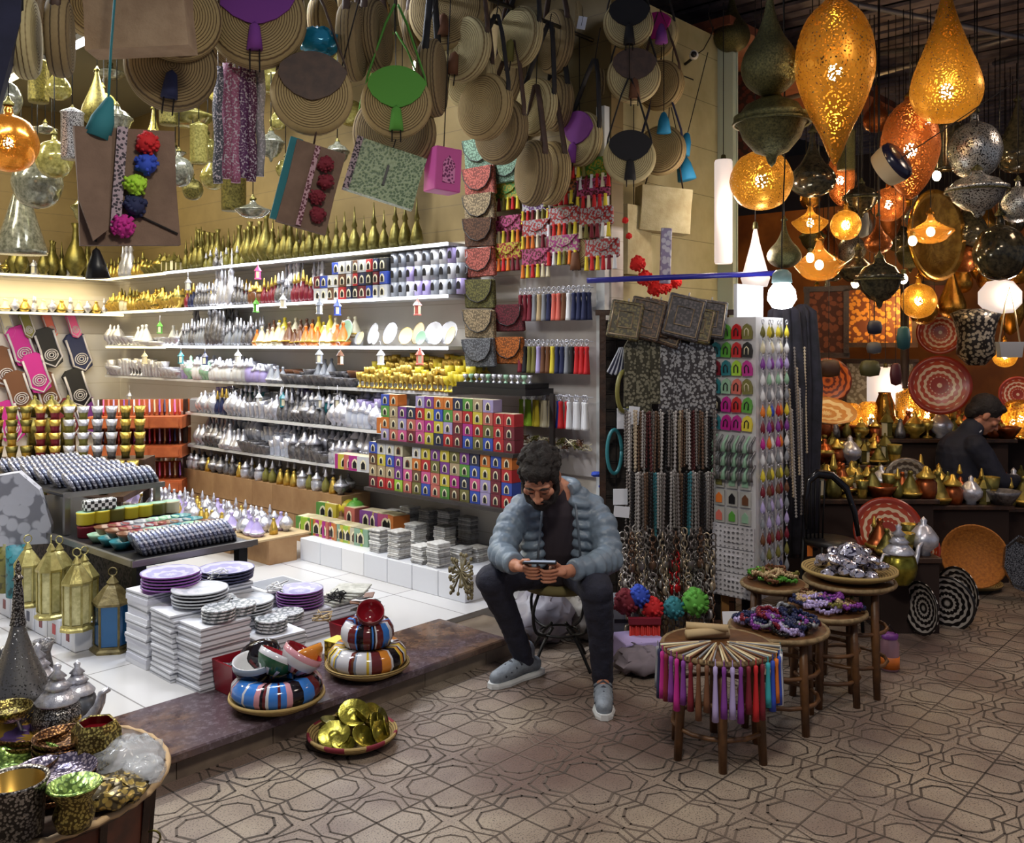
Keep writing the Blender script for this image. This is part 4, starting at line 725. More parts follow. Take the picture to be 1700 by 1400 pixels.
# ================================================================ panels by the doorway: raffia clutches, tassel pouches, tassel key rings
def raffia(n_): return spotm('raffia '+n_, tuple(int(x*.82+6) for x in PAL[n_]), tuple(int(x*.55) for x in PAL[n_]), 85, .25, .8)
def clutch(c):
    k = ('clutch', c)
    if k not in MCACHE:
        MCACHE[k] = (MB().box(0, 0, 0, .27, .035, .19, 0, bev=.008).mesh('body', [raffia(c)]), MB().prism([(-.135, .095), (.135, .095), (.12, .02), (.07, -.035), (0, -.055), (-.07, -.035), (-.12, .02)], .012, 0, y=-.024).mesh('flap', [raffia(c)]), MB().tube([(-.132, -.03, .08), (-.12, -.03, .02), (-.07, -.03, -.035), (0, -.03, -.055), (.07, -.03, -.035), (.12, -.03, .02), (.132, -.03, .08)], .004, 5).mesh('piping', [black]))
    return MCACHE[k]
c1 = [('mint', 255), ('salmon', 302), ('tan', 346), ('brown', 386), ('salmon', 436), ('olive', 488), ('tan', 538), ('grey', 586)]
for i, (c, py) in enumerate(c1):
    b, f_, pp = clutch(c); p = Upl(797, py, 4.28)
    stamp('raffia_clutch', [('body', b, None), ('flap', f_, None), ('piping', pp, 1, 'dark piping')], f'{c} raffia clutch bag hung on the wall, {ordw(i)} from the top of the taller column', 'bag', 'raffia clutches beside the shelves', p, (math.radians(6), R.uniform(-.05, .05), A1-pi/2), .98)
for i, (c, py, px) in enumerate((('mint', 280, 842), ('maroon', 528, 846), ('orange', 582, 846))):
    b, f_, pp = clutch(c); p = Upl(px, py, 4.32)
    stamp('raffia_clutch', [('body', b, None), ('flap', f_, None), ('piping', pp, 1, 'dark piping')], f'{c} raffia clutch bag in the shorter column next to the tassels', 'bag', 'raffia clutches beside the shelves', p, (math.radians(6), 0, A1-pi/2), .9)
tas = MB().lathe([(0, 0), (.012, 0), (.013, -.006), (.011, -.02), (.017, -.095), (.019, -.105), (0, -.1)], 8)
def tassel(c):
    k = ('tassel', c)
    if k not in MCACHE: MCACHE[k] = tas.mesh('tassel', [pal(c, .8)])
    return MCACHE[k]
ringm = MB().tube([(.011*math.cos(a*pi/5), 0, .016+.011*math.sin(a*pi/5)) for a in range(11)], .0022, 5).lathe([(.003, 0), (.006, .004), (.003, .008)], 6).mesh('ring', [silver])
# patterned pouches with tassel fringes
pouchm = {c: spotm('sequin '+c, tuple(int(x*.68) for x in PAL[c]), tuple(int(x*.75) for x in PAL[d]), 60, .32, .6) for c, d in (('red', 'yellow'), ('yellow', 'green'), ('white', 'red'), ('maroon', 'pink'), ('purple', 'white'), ('brown', 'orange'), ('cream', 'magenta'))}
FR = ['red', 'yellow', 'orange', 'white', 'maroon', 'red', 'cream', 'maroon', 'olive', 'yellow']
def pouch(px, py, c, u, w_, lab, sway=0.):
    rec = [('body', MCACHE.setdefault(('pouch', c), MB().box(0, 0, 0, .26, .03, .12, 0, bev=.008).mesh('body', [pouchm[c]])), None), ('flap', MCACHE.setdefault(('pflap', c), MB().prism([(-.13, .06), (.13, .06), (.06, 0), (0, -.02), (-.06, 0)], .01, 0, y=-.02).mesh('flap', [pouchm[c]])), None)]
    p = Upl(px, py, u); t = stamp('sequin_pouch', rec, lab, 'bag', 'patterned pouches with tassel fringes', p, (0, sway, A1-pi/2), w_)
    for k in range(6):
        o = link('tassel', tassel(R.choice(FR)), t, (-.11+k*.044, -.02, -.045), scale=.85)
pl = [(843, 330, 'yellow'), (843, 385, 'maroon'), (843, 430, 'red'), (892, 350, 'purple'), (892, 392, 'white'), (892, 440, 'maroon'), (930, 320, 'brown'), (936, 372, 'white'), (936, 418, 'cream'), (985, 325, 'maroon'), (990, 372, 'white'), (1000, 425, 'white'), (990, 290, 'yellow'), (950, 275, 'red')]
for i, (px, py, c) in enumerate(pl):
    v_ = vpx(px, 4.33)
    pouch(px, py-12, c, 4.36-.02*(i % 3), .92, f'{c} patterned pouch with coloured tassels, {["first", "second", "third", "fourth", "last"][min(4, (px-830)//40)]} column after the clutches, {["upper", "middle", "lower"][0 if py < 345 else 1 if py < 400 else 2]} level')
# white pegboard of tassel key rings
o = struct('wall_peg_panel', MB().box(4.44, 3.58, 1.45, .03, .60, 1.3), [pm('ribbed panel', (196, 190, 186), .5, 0, (180, 172, 170), 4)], rot=(0, 0, A1))
trow = [(508, 470, [('maroon', 5), ('grey', 2), ('tan', 3), ('grey', 1), ('navy', 3), ('salmon', 3), ('brown', 2), ('white', 3), ('navy', 6)], .115), (575, 565, [('maroon', 1), ('black', 3), ('olive', 3), ('lilac', 3), ('brown', 3), ('yellow', 2), ('navy', 4), ('grey', 2), ('black', 3), ('red', 5)], .11), (665, 700, [('lime', 3), ('yellow', 2), ('cream', 3), ('blue', 2), ('red', 2), ('white', 5)], .10)]
for r_, (py, _, runs, ln) in enumerate(trow):
    tot = sum(n for _, n in runs); i = 0; z = CH-((py if r_ != 0 else 492)-HY)/F*5.6
    z = [1.90, 1.58, 1.25][r_]
    rod = one('peg_rail', MB().tube([S(4.36, 3.30, z+.03), S(4.36, 3.86, z+.03)], .004, 5), [silver], f'thin metal rail carrying the {["top", "middle", "bottom"][r_]} row of tassel key rings', 'rail')
    for c, n in runs:
        for k in range(n):
            v = 3.85-(i+.5)*.54/tot; i += 1
            rec = [('tassel', tassel(c), None), ('ring', ringm, None)]
            stamp('tassel_keyring', rec, f'{c} tassel key ring on the {["top", "middle", "bottom"][r_]} rail, {ordw(i-1)} from the clutches', 'key ring', f'tassel key rings on the {["top", "middle", "bottom"][r_]} rail', S(4.345-.02*(i % 2), v, z), (0, 0, A1-pi/2+R.uniform(-.5, .5)), (1.15, 1.15, 1.55))
for i in range(14):
    v = 3.34+i*.036; k = ('wire', i % 3)
    one('beaded_keyring', MCACHE.setdefault(k, MB().tube(squiggle(24, .035, -.04), .003, 5).mesh('beaded_keyring', [pal(['cream', 'brown', 'olive'][i % 3])])), None, f'{["cream", "brown", "olive"][i % 3]} beaded key ring hanging above the seated man, {ordw(i)} from the edge strip', 'key ring', 'beaded key rings above the man', S(4.34, v, 1.0+.02*(i % 2)), (0, 0, i))
for i, (x, y) in enumerate(((990, 792), (1003, 812))): one('blue_flower', crumple(.03, 20+i), [pal('blue', .7)], f'{["upper", "lower"][i]} blue fabric flower behind the man\'s shoulder', 'ornament', None, Upl(x, y, 4.33))
# ================================================================ people
def remesh_obj(name, mb, mats, parent=None, voxel=.006, smooth=6, disp=None, sub=0):
    me = mb.mesh(name, mats); o = link(name, me, parent)
    m = o.modifiers.new('r', 'REMESH'); m.mode = 'VOXEL'; m.voxel_size = voxel; m.use_smooth_shade = True
    if smooth: s_ = o.modifiers.new('s', 'SMOOTH'); s_.iterations = smooth; s_.factor = .5
    if disp:
        tx = bpy.data.textures.new(name, 'CLOUDS'); tx.noise_scale = disp[0]; tx.noise_depth = 2
        d = o.modifiers.new('d', 'DISPLACE'); d.texture = tx; d.strength = disp[1]; d.mid_level = .5
    return o
def chain(mb, pts, rs, n=14, m=0, T=None, flat=1., bal=True):
    """tapered limb: tube plus a ball at each end"""
    P_ = [Vector(p) for p in pts]
    # resample smoothly
    out, ro = [], []
    for i in range(len(P_)-1):
        for k in range(4):
            t_ = k/4; out.append(P_[i].lerp(P_[i+1], t_)); ro.append(rs[i]*(1-t_)+rs[i+1]*t_)
    out.append(P_[-1]); ro.append(rs[-1])
    mb.tube(out, ro, n, m, T, flat)
    if bal:
        for i in range(len(P_)): mb.ell(P_[i], (rs[i], rs[i], rs[i]), n, 8, m, T)
    return mb
def puffer(mb, pts, rs, ring=.055, amp=.011, n=18):
    """quilted sleeve: radius swells between seams"""
    P_ = [Vector(p) for p in pts]; L = [0.]
    for a, b in zip(P_, P_[1:]): L.append(L[-1]+(b-a).length)
    N = int(L[-1]/.007); out = []; ro = []
    for i in range(N+1):
        d = L[-1]*i/N; k = max(j for j in range(len(L)) if L[j] <= d+1e-9); k = min(k, len(P_)-2); t_ = (d-L[k])/(L[k+1]-L[k])
        out.append(P_[k].lerp(P_[k+1], t_)); ro.append(rs[k]*(1-t_)+rs[k+1]*t_+amp*(abs(math.sin(pi*d/ring))-.55))
    # round the elbow
    for _ in range(6): out = [out[0]]+[(out[i-1]+out[i]*2+out[i+1])/4 for i in range(1, len(out)-1)]+[out[-1]]
    return mb.tube(out, ro, n)
skin = NT('skin'); skin.rm(.5); skin.base(skin.mix(skin.noise(14), lin((196, 138, 108)), lin((164, 104, 80)))); skin.b.inputs['Subsurface Weight'].default_value = .08; skin.b.inputs['Subsurface Radius'].default_value = (.02, .008, .004); skin = skin.mat
hairm = pm('dark hair', (20, 15, 15), .7, 0, (34, 26, 24), 40, 110, .7, bd=.01)
beardm = pm('dark beard', (34, 25, 22), .7, 0, (22, 17, 16), 60, 200, .6)
puffm = pm('grey blue quilted nylon', (118, 134, 150), .42, 0, (98, 112, 128), 5, 26, .5, bd=.006)
teem = pm('dark plum cotton', (48, 40, 48), .85)
jeanm = pm('dark navy denim', (34, 36, 54), .8, 0, (26, 27, 42), 30, 120, .3)
def V3(*a): return Vector(a)
def finger(mb, base, dirs, lens, r0):
    p = Vector(base); pts = [p]
    for d, l in zip(dirs, lens): p = p+Vector(d).normalized()*l; pts.append(p)
    chain(mb, pts, [r0, r0*.95, r0*.88, r0*.75][:len(pts)], 8)
def head(mb, T):           # face towards -y, chin down; centre of the skull at the origin
    mb.ell((0, .012, .03), (.074, .094, .092), 20, 14, 0, T)
    mb.ell((0, -.022, -.045), (.056, .064, .066), 16, 10, 0, T)             # jaw
    mb.ell((0, -.062, -.088), (.028, .022, .022), 12, 8, 0, T)              # chin
    mb.ell((0, -.068, .028), (.056, .024, .016), 14, 8, 0, T)               # brow
    chain(mb, [(0, -.080, .018), (0, -.100, -.018), (0, -.106, -.028)], [.009, .011, .014], 10, 0, T)   # nose
    for sx in (-1, 1):
        mb.ell((sx*.014, -.094, -.030), (.010, .011, .009), 8, 6, 0, T)
        mb.ell((sx*.044, -.062, -.014), (.022, .020, .018), 10, 8, 0, T)   # cheek
        mb.ell((sx*.077, .012, -.006), (.010, .020, .032), 10, 8, 0, T)     # ear
        mb.ell((sx*.028, -.076, .004), (.015, .011, .010), 10, 8, 0, T)     # eyelid
    mb.ell((0, -.087, -.053), (.025, .011, .007), 12, 6, 0, T); mb.ell((0, -.084, -.064), (.021, .011, .007), 12, 6, 0, T)   # lips
def HM(c, rx, ry, rz): return Matrix.Translation(Vector(c)) @ Euler((rx, ry, rz), 'ZYX').to_matrix().to_4x4()
# ---- the man with the phone
man = tag(link('person', None, None), 'person in grey blue quilted jacket and dark jeans sitting on stool with phone', 'person')
HT = Matrix.Translation((.127, 4.14, 1.000)) @ Matrix.Rotation(-.22, 4, 'Z') @ Matrix.Rotation(math.radians(42), 4, 'X') @ Matrix.Scale(1.06, 4)
b = MB(); head(b, HT)
chain(b, [(.19, 4.36, .90), (.155, 4.25, .955)], [.062, .060])
chain(b, [(.22, 4.55, .50), (.22, 4.52, .62), (.215, 4.45, .78), (.20, 4.39, .87)], [.13, .12, .135, .10])
shR, shL = (.055, 4.38, .82), (.375, 4.40, .82)
elR, elL = (-.045, 4.22, .64), (.435, 4.24, .60)
wrR, wrL = (.012, 4.03, .632), (.235, 4.00, .612)
chain(b, [shR, elR, wrR], [.045, .034, .028]); chain(b, [shL, elL, wrL], [.045, .034, .028])
hpR, hpL = (.14, 4.52, .50), (.31, 4.52, .50)
knR, knL = (-.092, 4.20, .525), (.368, 4.03, .525)
anR, anL = (.065, 4.43, .12), (.405, 4.13, .12)
chain(b, [hpR, knR, anR], [.08, .055, .036]); chain(b, [hpL, knL, anL], [.08, .055, .036])
chain(b, [anR, (.0, 4.37, .04)], [.032, .022]); chain(b, [anL, (.395, 4.02, .04)], [.032, .022])
# hands: palm, four fingers and a thumb each, closing on the phone
pc = Vector((.105, 3.945, .655))
b.ell((.047, 3.985, .640), (.040, .036, .020), 12, 8, 0, None, Euler((.2, -.25, .5)).to_matrix())
b.ell((.196, 3.965, .628), (.042, .036, .020), 12, 8, 0, None, Euler((.2, .3, -.5)).to_matrix())
chain(b, [wrR, (.03, 4.0, .637)], [.029, .025]); chain(b, [wrL, (.212, 3.98, .620)], [.029, .025])
for k in range(4):
    finger(b, (.052+.004*k, 3.957-.004*k+.010*(k-1), .648-.0165*k), [(1, -.8, -.10), (1, -.1, 0), (.8, .6, .25)], [.032-.002*k, .026, .017-.001*k], .0084-.0005*k)
    finger(b, (.190-.002*k, 3.940-.004*k+.008*(k-1), .636-.0165*k), [(-1, -.7, -.05), (-1, .0, 0), (-.7, .6, .3)], [.034-.002*k, .027, .017-.001*k], .0084-.0005*k)
finger(b, (.040, 3.985, .655), [(.3, -1, .5), (.9, -.6, .2)], [.032, .026], .0115); finger(b, (.200, 3.965, .645), [(-.5, -1, .55), (-1, -.35, .15)], [.034, .028], .0115)
body = remesh_obj('body', b, [skin], man, .0034, 3)
# hair and beard
h = MB()
h.ell((0, .022, .052), (.085, .100, .090), 20, 14, 0, HT); h.ell((0, .07, 0), (.076, .052, .062), 16, 10, 0, HT); h.ell((0, -.052, .094), (.066, .040, .034), 16, 10, 0, HT)
for sx in (-1, 1): h.ell((sx*.068, -.004, .04), (.016, .05, .05), 10, 8, 0, HT)
rr = random.Random(2)
for k in range(130):
    a, e = rr.uniform(0, 2*pi), rr.uniform(.05, 1.25); h.ell((.084*math.cos(a)*math.cos(e), .020+.098*math.sin(a)*math.cos(e) if not (math.sin(a) < -.5 and e < .6) else .03, .058+.088*math.sin(e)), (.014, .014, .010), 8, 6, 0, HT)
remesh_obj('hair', h, [hairm], man, .0045, 2, (.02, .010))
h = MB()
h.ell((0, -.058, -.098), (.044, .036, .034), 14, 8, 0, HT); h.ell((0, -.030, -.102), (.058, .052, .030), 14, 8, 0, HT)
for sx in (-1, 1): chain(h, [(sx*.069, -.005, .005), (sx*.066, -.025, -.045), (sx*.045, -.055, -.078), (sx*.016, -.086, -.078)], [.012, .018, .022, .012], 10, 0, HT)
chain(h, [(-.030, -.084, -.056), (-.016, -.096, -.042), (.016, -.096, -.042), (.030, -.084, -.056)], [.008, .007, .007, .008], 8, 0, HT)
remesh_obj('beard', h, [beardm], man, .004, 2, (.012, .005))
e_ = MB()
for sx in (-1, 1): chain(e_, [(sx*.013, -.089, .026), (sx*.03, -.090, .032), (sx*.048, -.078, .024)], [.004, .0055, .003], 8, 0, HT)
link('eyebrows', e_.mesh('eyebrows', [hairm]), man)
e_ = MB()
for sx in (-1, 1): e_.ell((sx*.028, -.0855, -.003), (.012, .003, .0022), 10, 5, 0, HT)
link('eyelashes', e_.mesh('eyelashes', [black]), man)
# t-shirt
s_ = MB(); chain(s_, [(.22, 4.52, .54), (.215, 4.44, .66), (.205, 4.385, .80), (.19, 4.345, .875)], [.135, .132, .115, .075], 20); remesh_obj('t_shirt', s_, [teem], man, .007, 6)
# jacket: quilted back and fronts, sleeves, collar
j = MB()
def quilt(mb, rows, cx, w0, side):
    pass
for i, (z, y, rx, ry) in enumerate(((.50, 4.585, .165, .115), (.555, 4.58, .172, .120), (.61, 4.57, .178, .125), (.665, 4.555, .185, .128), (.72, 4.53, .190, .128), (.775, 4.50, .192, .120), (.825, 4.46, .18, .105), (.87, 4.42, .14, .085))):
    j.ell((.218, y-.01, z), (rx, ry, .036), 22, 8)
# front panels hang open on both sides of the t-shirt
for sx, cx in ((-1, .218), (1, .218)):
    for i in range(7):
        t_ = i/6; z = .56+.295*t_
        x = cx+sx*(.135-.015*abs(t_-.4)-.02*t_); y = 4.335+.03*(1-t_)*1.2+.02*t_
        j.ell((x-sx*.012, y, z), (.072, .072, .031), 16, 8, 0, None, Euler((0, sx*.25, sx*-.4)).to_matrix())
for sx, sh in ((-1, shR), (1, shL)):
    j.ell((sh[0]-sx*.02, sh[1], sh[2]+.005), (.085, .085, .065), 16, 10); j.ell((.215+sx*.085, 4.40, .885), (.07, .075, .04), 14, 8)
puffer(j, [(.075, 4.40, .83), (-.005, 4.32, .75), (-.05, 4.22, .645), (-.02, 4.10, .64), (.012, 4.045, .634)], [.076, .070, .064, .054, .044])
puffer(j, [(.355, 4.42, .83), (.425, 4.34, .74), (.445, 4.25, .61), (.36, 4.10, .612), (.262, 4.022, .613)], [.076, .072, .067, .056, .044])
col_ = [( .215+.088*math.cos(a), 4.375+.062*math.sin(a), .925+.012*math.sin(a)) for a in [math.radians(d) for d in range(-50, 231, 20)]]
j.tube(col_, .029, 10)
remesh_obj('jacket', j, [puffm], man, .0065, 2, (.05, .010))
zp = MB()
for sx in (-1, 1): zp.tube([(.218+sx*.075, 4.285, .86), (.218+sx*.085, 4.268, .76), (.218+sx*.095, 4.275, .66), (.218+sx*.10, 4.29, .57)], .006, 6)
link('zip', zp.mesh('zip', [pm('zip grey', (90, 100, 112), .4)]), man)
# jeans
t_ = MB()
chain(t_, [hpR, (.02, 4.35, .525), knR, (-.02, 4.31, .33), (.058, 4.422, .095)], [.098, .088, .074, .058, .047], 18)
chain(t_, [hpL, (.345, 4.27, .525), knL, (.39, 4.08, .33), (.404, 4.13, .10)], [.100, .090, .076, .058, .047], 18)
t_.ell((.22, 4.56, .50), (.165, .12, .085), 20, 10)
remesh_obj('jeans', t_, [jeanm], man, .007, 5, (.05, .010))
# trainers
shoem = pm('grey knit shoe', (128, 136, 146), .6, 0, (108, 116, 126), 30, 60, .3); solem = pm('pale sole', (206, 208, 208), .5)
for nm, an, toe in (('R', anR, (-.095, 4.285)), ('L', anL, (.392, 3.925))):
    d = Vector((toe[0]-an[0], toe[1]-an[1], 0)).normalized(); hl = Vector((an[0], an[1], 0))-d*.055; tp = Vector((*toe, 0)); ang = math.atan2(d.y, d.x)
    u_ = MB(); chain(u_, [hl+V3(0, 0, .055), hl.lerp(tp, .3)+V3(0, 0, .07), hl.lerp(tp, .6)+V3(0, 0, .055), hl.lerp(tp, .88)+V3(0, 0, .042)], [.038, .042, .044, .036], 14)
    chain(u_, [Vector(an)+V3(0, 0, -.05), Vector(an)+V3(0, 0, .015)], [.042, .046], 14)
    sh = remesh_obj('shoe', u_, [shoem], man, .005, 4)
    L_ = (tp-hl).length; so = MB(); prof = [(-.045, .030), (0, .040), (L_*.4, .036), (L_*.7, .048), (L_*.95, .036), (L_+.012, .015)]
    pts = [(x, w_) for x, w_ in prof]+[(x, -w_) for x, w_ in reversed(prof)]
    T = Matrix.Translation((hl.x, hl.y, 0)) @ Matrix.Rotation(ang, 4, 'Z')
    n = len(pts); so.add([(x, y, .002) for x, y in pts]+[(x*1.0, y*1.04, .014) for x, y in pts]+[(x, y*.93, .027) for x, y in pts], [tuple(range(n-1, -1, -1)), tuple(range(2*n, 3*n))]+[(r*n+i, r*n+(i+1) % n, (r+1)*n+(i+1) % n, (r+1)*n+i) for r in (0, 1) for i in range(n)], 0, T)
    o = link('sole', so.mesh('sole', [solem]), sh)
    la = MB()
    for k in range(4):
        c = hl.lerp(tp, .42+.12*k); la.tube([T @ Vector((((c-hl).length), -.04, .085-.012*k)), T @ Vector(((c-hl).length+.006, 0, .116-.012*k)), T @ Vector(((c-hl).length, .04, .085-.012*k))], .005, 6)
    o = link('laces', la.mesh('laces', [pm('dark grey lace', (64, 68, 78), .8)]), sh)
ph = MB().box(0, 0, 0, .145, .072, .009, 0, bev=.003); sc2 = MB().box(0, 0, .0052, .132, .064, .001)
stamp('smartphone', [('case', ph.mesh('case', [black]), None), ('screen', sc2.mesh('screen', [glowm('lit screen', (.6, .7, .9), .5)]), None)], 'black smartphone held in the seated man\'s hands', 'phone', None, (.118, 3.935, .668), (math.radians(-7), 0, -.08))
# stool under him: padded top and curled iron legs
st = [('seat', MB().lathe([(0, .385), (.17, .385), (.185, .40), (.18, .425), (.15, .435), (0, .435)], 28).mesh('seat', [pm('olive cushion', (110, 100, 60), .8)]), None)]
for k in range(4):
    a = k*pi/2+.6; c, s1 = math.cos(a), math.sin(a)
    pts = [(.15*c, .15*s1, .385), (.19*c, .19*s1, .30), (.17*c, .17*s1, .20), (.09*c, .09*s1, .17), (.05*c, .05*s1, .20), (.12*c, .12*s1, .13), (.18*c, .18*s1, .04), (.20*c, .20*s1, .008)]
    sm = []; 
    for i in range(len(pts)-1):
        for q_ in range(4):
            p0_, p1_, p2_, p3_ = [Vector(pts[max(0, min(len(pts)-1, i+o_))]) for o_ in (-1, 0, 1, 2)]; tt = q_/4
            sm.append(.5*((2*p1_)+(p2_-p0_)*tt+(2*p0_-5*p1_+4*p2_-p3_)*tt*tt+(3*p1_-p0_-3*p2_+p3_)*tt**3))
    sm.append(Vector(pts[-1])); st.append(('leg', MB().tube(sm, .008, 7).mesh('leg', [iron]), None))
st.append(('ring_brace', MB().tube([(.1*math.cos(a*pi/10), .1*math.sin(a*pi/10), .17) for a in range(21)], .006, 6).mesh('ring_brace', [iron]), None))
stamp('iron_stool', st, 'low stool with curled black iron legs under the seated man', 'stool', None, (.235, 4.60, 0), (0, 0, .2))
# ---- the second man, at work among the lamps
m2 = tag(link('person', None, None), 'person in dark navy jacket bent forward, seated sideways among lit lamps', 'person')
Q = P(1640, 700, 6.7); bx, by = Q.x, Q.y
H2 = Matrix.Translation((bx-.02, by, 1.075)) @ Matrix.Rotation(math.radians(78), 4, 'Z') @ Matrix.Rotation(math.radians(38), 4, 'X') @ Matrix.Scale(1.1, 4)
b = MB(); head(b, H2)
chain(b, [(bx-.17, by, .94), (bx-.06, by, 1.03)], [.06, .058])
chain(b, [(bx-.12, by+.05, .42), (bx-.2, by, .6), (bx-.19, by, .85)], [.12, .13, .12])
chain(b, [(bx-.15, by-.16, .86), (bx-.02, by-.2, .62), (bx+.22, by-.1, .60)], [.05, .045, .03])
chain(b, [(bx-.15, by+.16, .86), (bx-.02, by+.2, .62), (bx+.22, by+.1, .60)], [.05, .045, .03])
chain(b, [(bx-.1, by-.1, .44), (bx+.36, by-.12, .50), (bx+.30, by-.12, .08)], [.08, .055, .04]); chain(b, [(bx-.1, by+.12, .44), (bx+.36, by+.12, .50), (bx+.30, by+.12, .08)], [.08, .055, .04])
for sy in (-1, 1):
    b.ell((bx+.25, by+sy*.09, .60), (.045, .032, .018), 10, 8)
    for k in range(4): finger(b, (bx+.28, by+sy*(.07+.014*k), .60), [(1, -.2*sy, 0), (.8, -.3*sy, -.5), (.3, -.3*sy, -.8)], [.03, .022, .016], .009)
    finger(b, (bx+.24, by+sy*.065, .61), [(1, -.8*sy, .3), (1, -.5*sy, 0)], [.03, .022], .011)
remesh_obj('body', b, [skin], m2, .006, 4)
h = MB(); h.ell((0, .028, .048), (.088, .104, .092), 16, 12, 0, H2); h.ell((0, .078, -.01), (.078, .05, .07), 12, 8, 0, H2); h.ell((0, -.045, .095), (.062, .04, .03), 12, 8, 0, H2)
remesh_obj('hair', h, [hairm], m2, .006, 3, (.02, .008))
navyj = pm('dark navy wool', (24, 27, 42), .8, 0, (34, 37, 54), 8)
j = MB(); chain(j, [(bx-.13, by+.02, .46), (bx-.2, by, .62), (bx-.2, by, .80), (bx-.16, by, .90), (bx-.11, by, .985)], [.15, .17, .165, .10, .078], 18)
for sy in (-1, 1): chain(j, [(bx-.16, by+sy*.15, .87), (bx-.03, by+sy*.21, .63), (bx+.17, by+sy*.12, .61)], [.085, .07, .045], 14)
remesh_obj('jacket', j, [navyj], m2, .009, 5, (.08, .014))
link('shirt_collar', MB().tube([(bx-.10+.03*math.cos(a), by+.07*math.sin(a), .965+.02*math.cos(a)) for a in [k*pi/8 for k in range(17)]], .012, 6).mesh('shirt_collar', [pal('white', .8)]), m2)
t_ = MB()
for sy in (-1, 1): chain(t_, [(bx-.1, by+sy*.1, .45), (bx+.36, by+sy*.12, .50), (bx+.30, by+sy*.12, .12)], [.11, .08, .05], 14)
remesh_obj('trousers', t_, [pm('grey trousers', (64, 60, 62), .85)], m2, .009, 4, (.08, .01))
for sy in (-1, 1): link('shoe', MB().ell((bx+.36, by+sy*.12, .045), (.13, .045, .044)).mesh('shoe', [black]), m2)
stamp('low_stool', [('seat', MB().lathe([(0, .31), (.19, .31), (.2, .33), (.19, .36), (0, .36)], 20).mesh('seat', [dwood]), None)]+[('leg', MB().tube([(.13*c, .13*s1, .31), (.16*c, .16*s1, 0)], .016, 6).mesh('leg', [dwood]), None) for c, s1 in ((1, 1), (-1, 1), (1, -1), (-1, -1))], 'low wooden seat under the person in navy', 'stool', None, (bx-.13, by, 0))
# ================================================================ bags hung across the doorway
straws = [coilm('straw coil '+n_, a, b_, 95) for n_, a, b_ in (('honey', (182, 158, 108), (92, 70, 44)), ('pale', (206, 190, 140), (128, 104, 66)), ('brown', (152, 130, 90), (76, 58, 38)))]
brown = pm('brown leather', (84, 62, 50), .6, 0, (66, 48, 40), 20)
def cordup(z, top=3.44): return MB().tube([(0, 0, 0), (0, 0, max(.02, top-z))], .003, 5)
def round_bag(px, py, d, yaw, v, tone, flapc, lab, tas=None, roll=0., strapc='black', flap_up=.1, hgt=.30):
    v = v-.27 if px > 990 else v; p = Vpl(px, py, v); k = d*p.y/F/2; t_ = max(.075, k*.55)
    body = MB().lathe([(0, t_*.42), (k*.5, t_*.5), (k*.86, t_*.46), (k*.97, t_*.3), (k, 0), (k*.97, -t_*.3), (k*.86, -t_*.46), (k*.5, -t_*.5), (0, -t_*.42)], 36, 0, TR(rx=pi/2))
    fl = [(k*.98*math.cos(a), k*.98*math.sin(a)) for a in [math.radians(x) for x in range(32, 149, 9)]]
    fl += [(-k*.80, k*.40), (-k*.66, k*.14), (-k*.42, -k*.06), (-k*.15, -k*.17), (0, -k*.2), (k*.15, -k*.17), (k*.42, -k*.06), (k*.66, k*.14), (k*.80, k*.40)]
    fm = brown if flapc in ('brown', None) else pal(flapc, .8); sm = pal(strapc, .7) if strapc != 'brown' else brown
    rec = [('body', body.mesh('body', [straws[tone]]), None)]
    if flapc: rec.append(('flap', MB().prism(fl, .012, 0, y=-t_*.52-.002).mesh('flap', [fm]), None, f'{flapc} flap'))
    s_ = MB()
    for sx in (-1, 1):
        s_.tube([(sx*k*.86, 0, k*.35), (sx*k*.80, 0, k*.75), (sx*k*.3, 0, k+hgt*.7), (sx*.008, 0, k+hgt)], .018, 6, flat=.3)
    rec.append(('strap', s_.mesh('strap', [sm]), None, f'{strapc} strap'))
    rec.append(('hanging_cord', MB().tube([(0, 0, k+hgt), (0, 0, max(k+hgt+.02, 3.44-p.z))], .003, 5).mesh('hanging_cord', [cord]), None))
    if tas:
        m = MB(); 
        for sx in (-.4, .4): m.tube([(sx*.03, -t_*.56, -k*.28), (sx*.05, -t_*.62, -k*.7), (sx*.05, -t_*.6, -k*1.15)], .0035, 5)
        rec.append(('tassel_cord', m.mesh('tassel_cord', [cord]), None)); rec.append(('tassel', MB().lathe([(0, .03), (.022, .01), (.03, -.05), (.034, -.09), (0, -.085)], 10, 0, TR(0, -t_*.66, -k*.3)).mesh('tassel', [pal(tas, .8)]), None, f'{tas} tassel'))
    face = math.atan2(p.x, p.y)*-1
    return stamp('straw_bag', rec, lab, 'bag', 'round straw bags over the doorway', p, (0, math.radians(roll), face+math.radians(-yaw if px > 740 and yaw > 9 else yaw)))
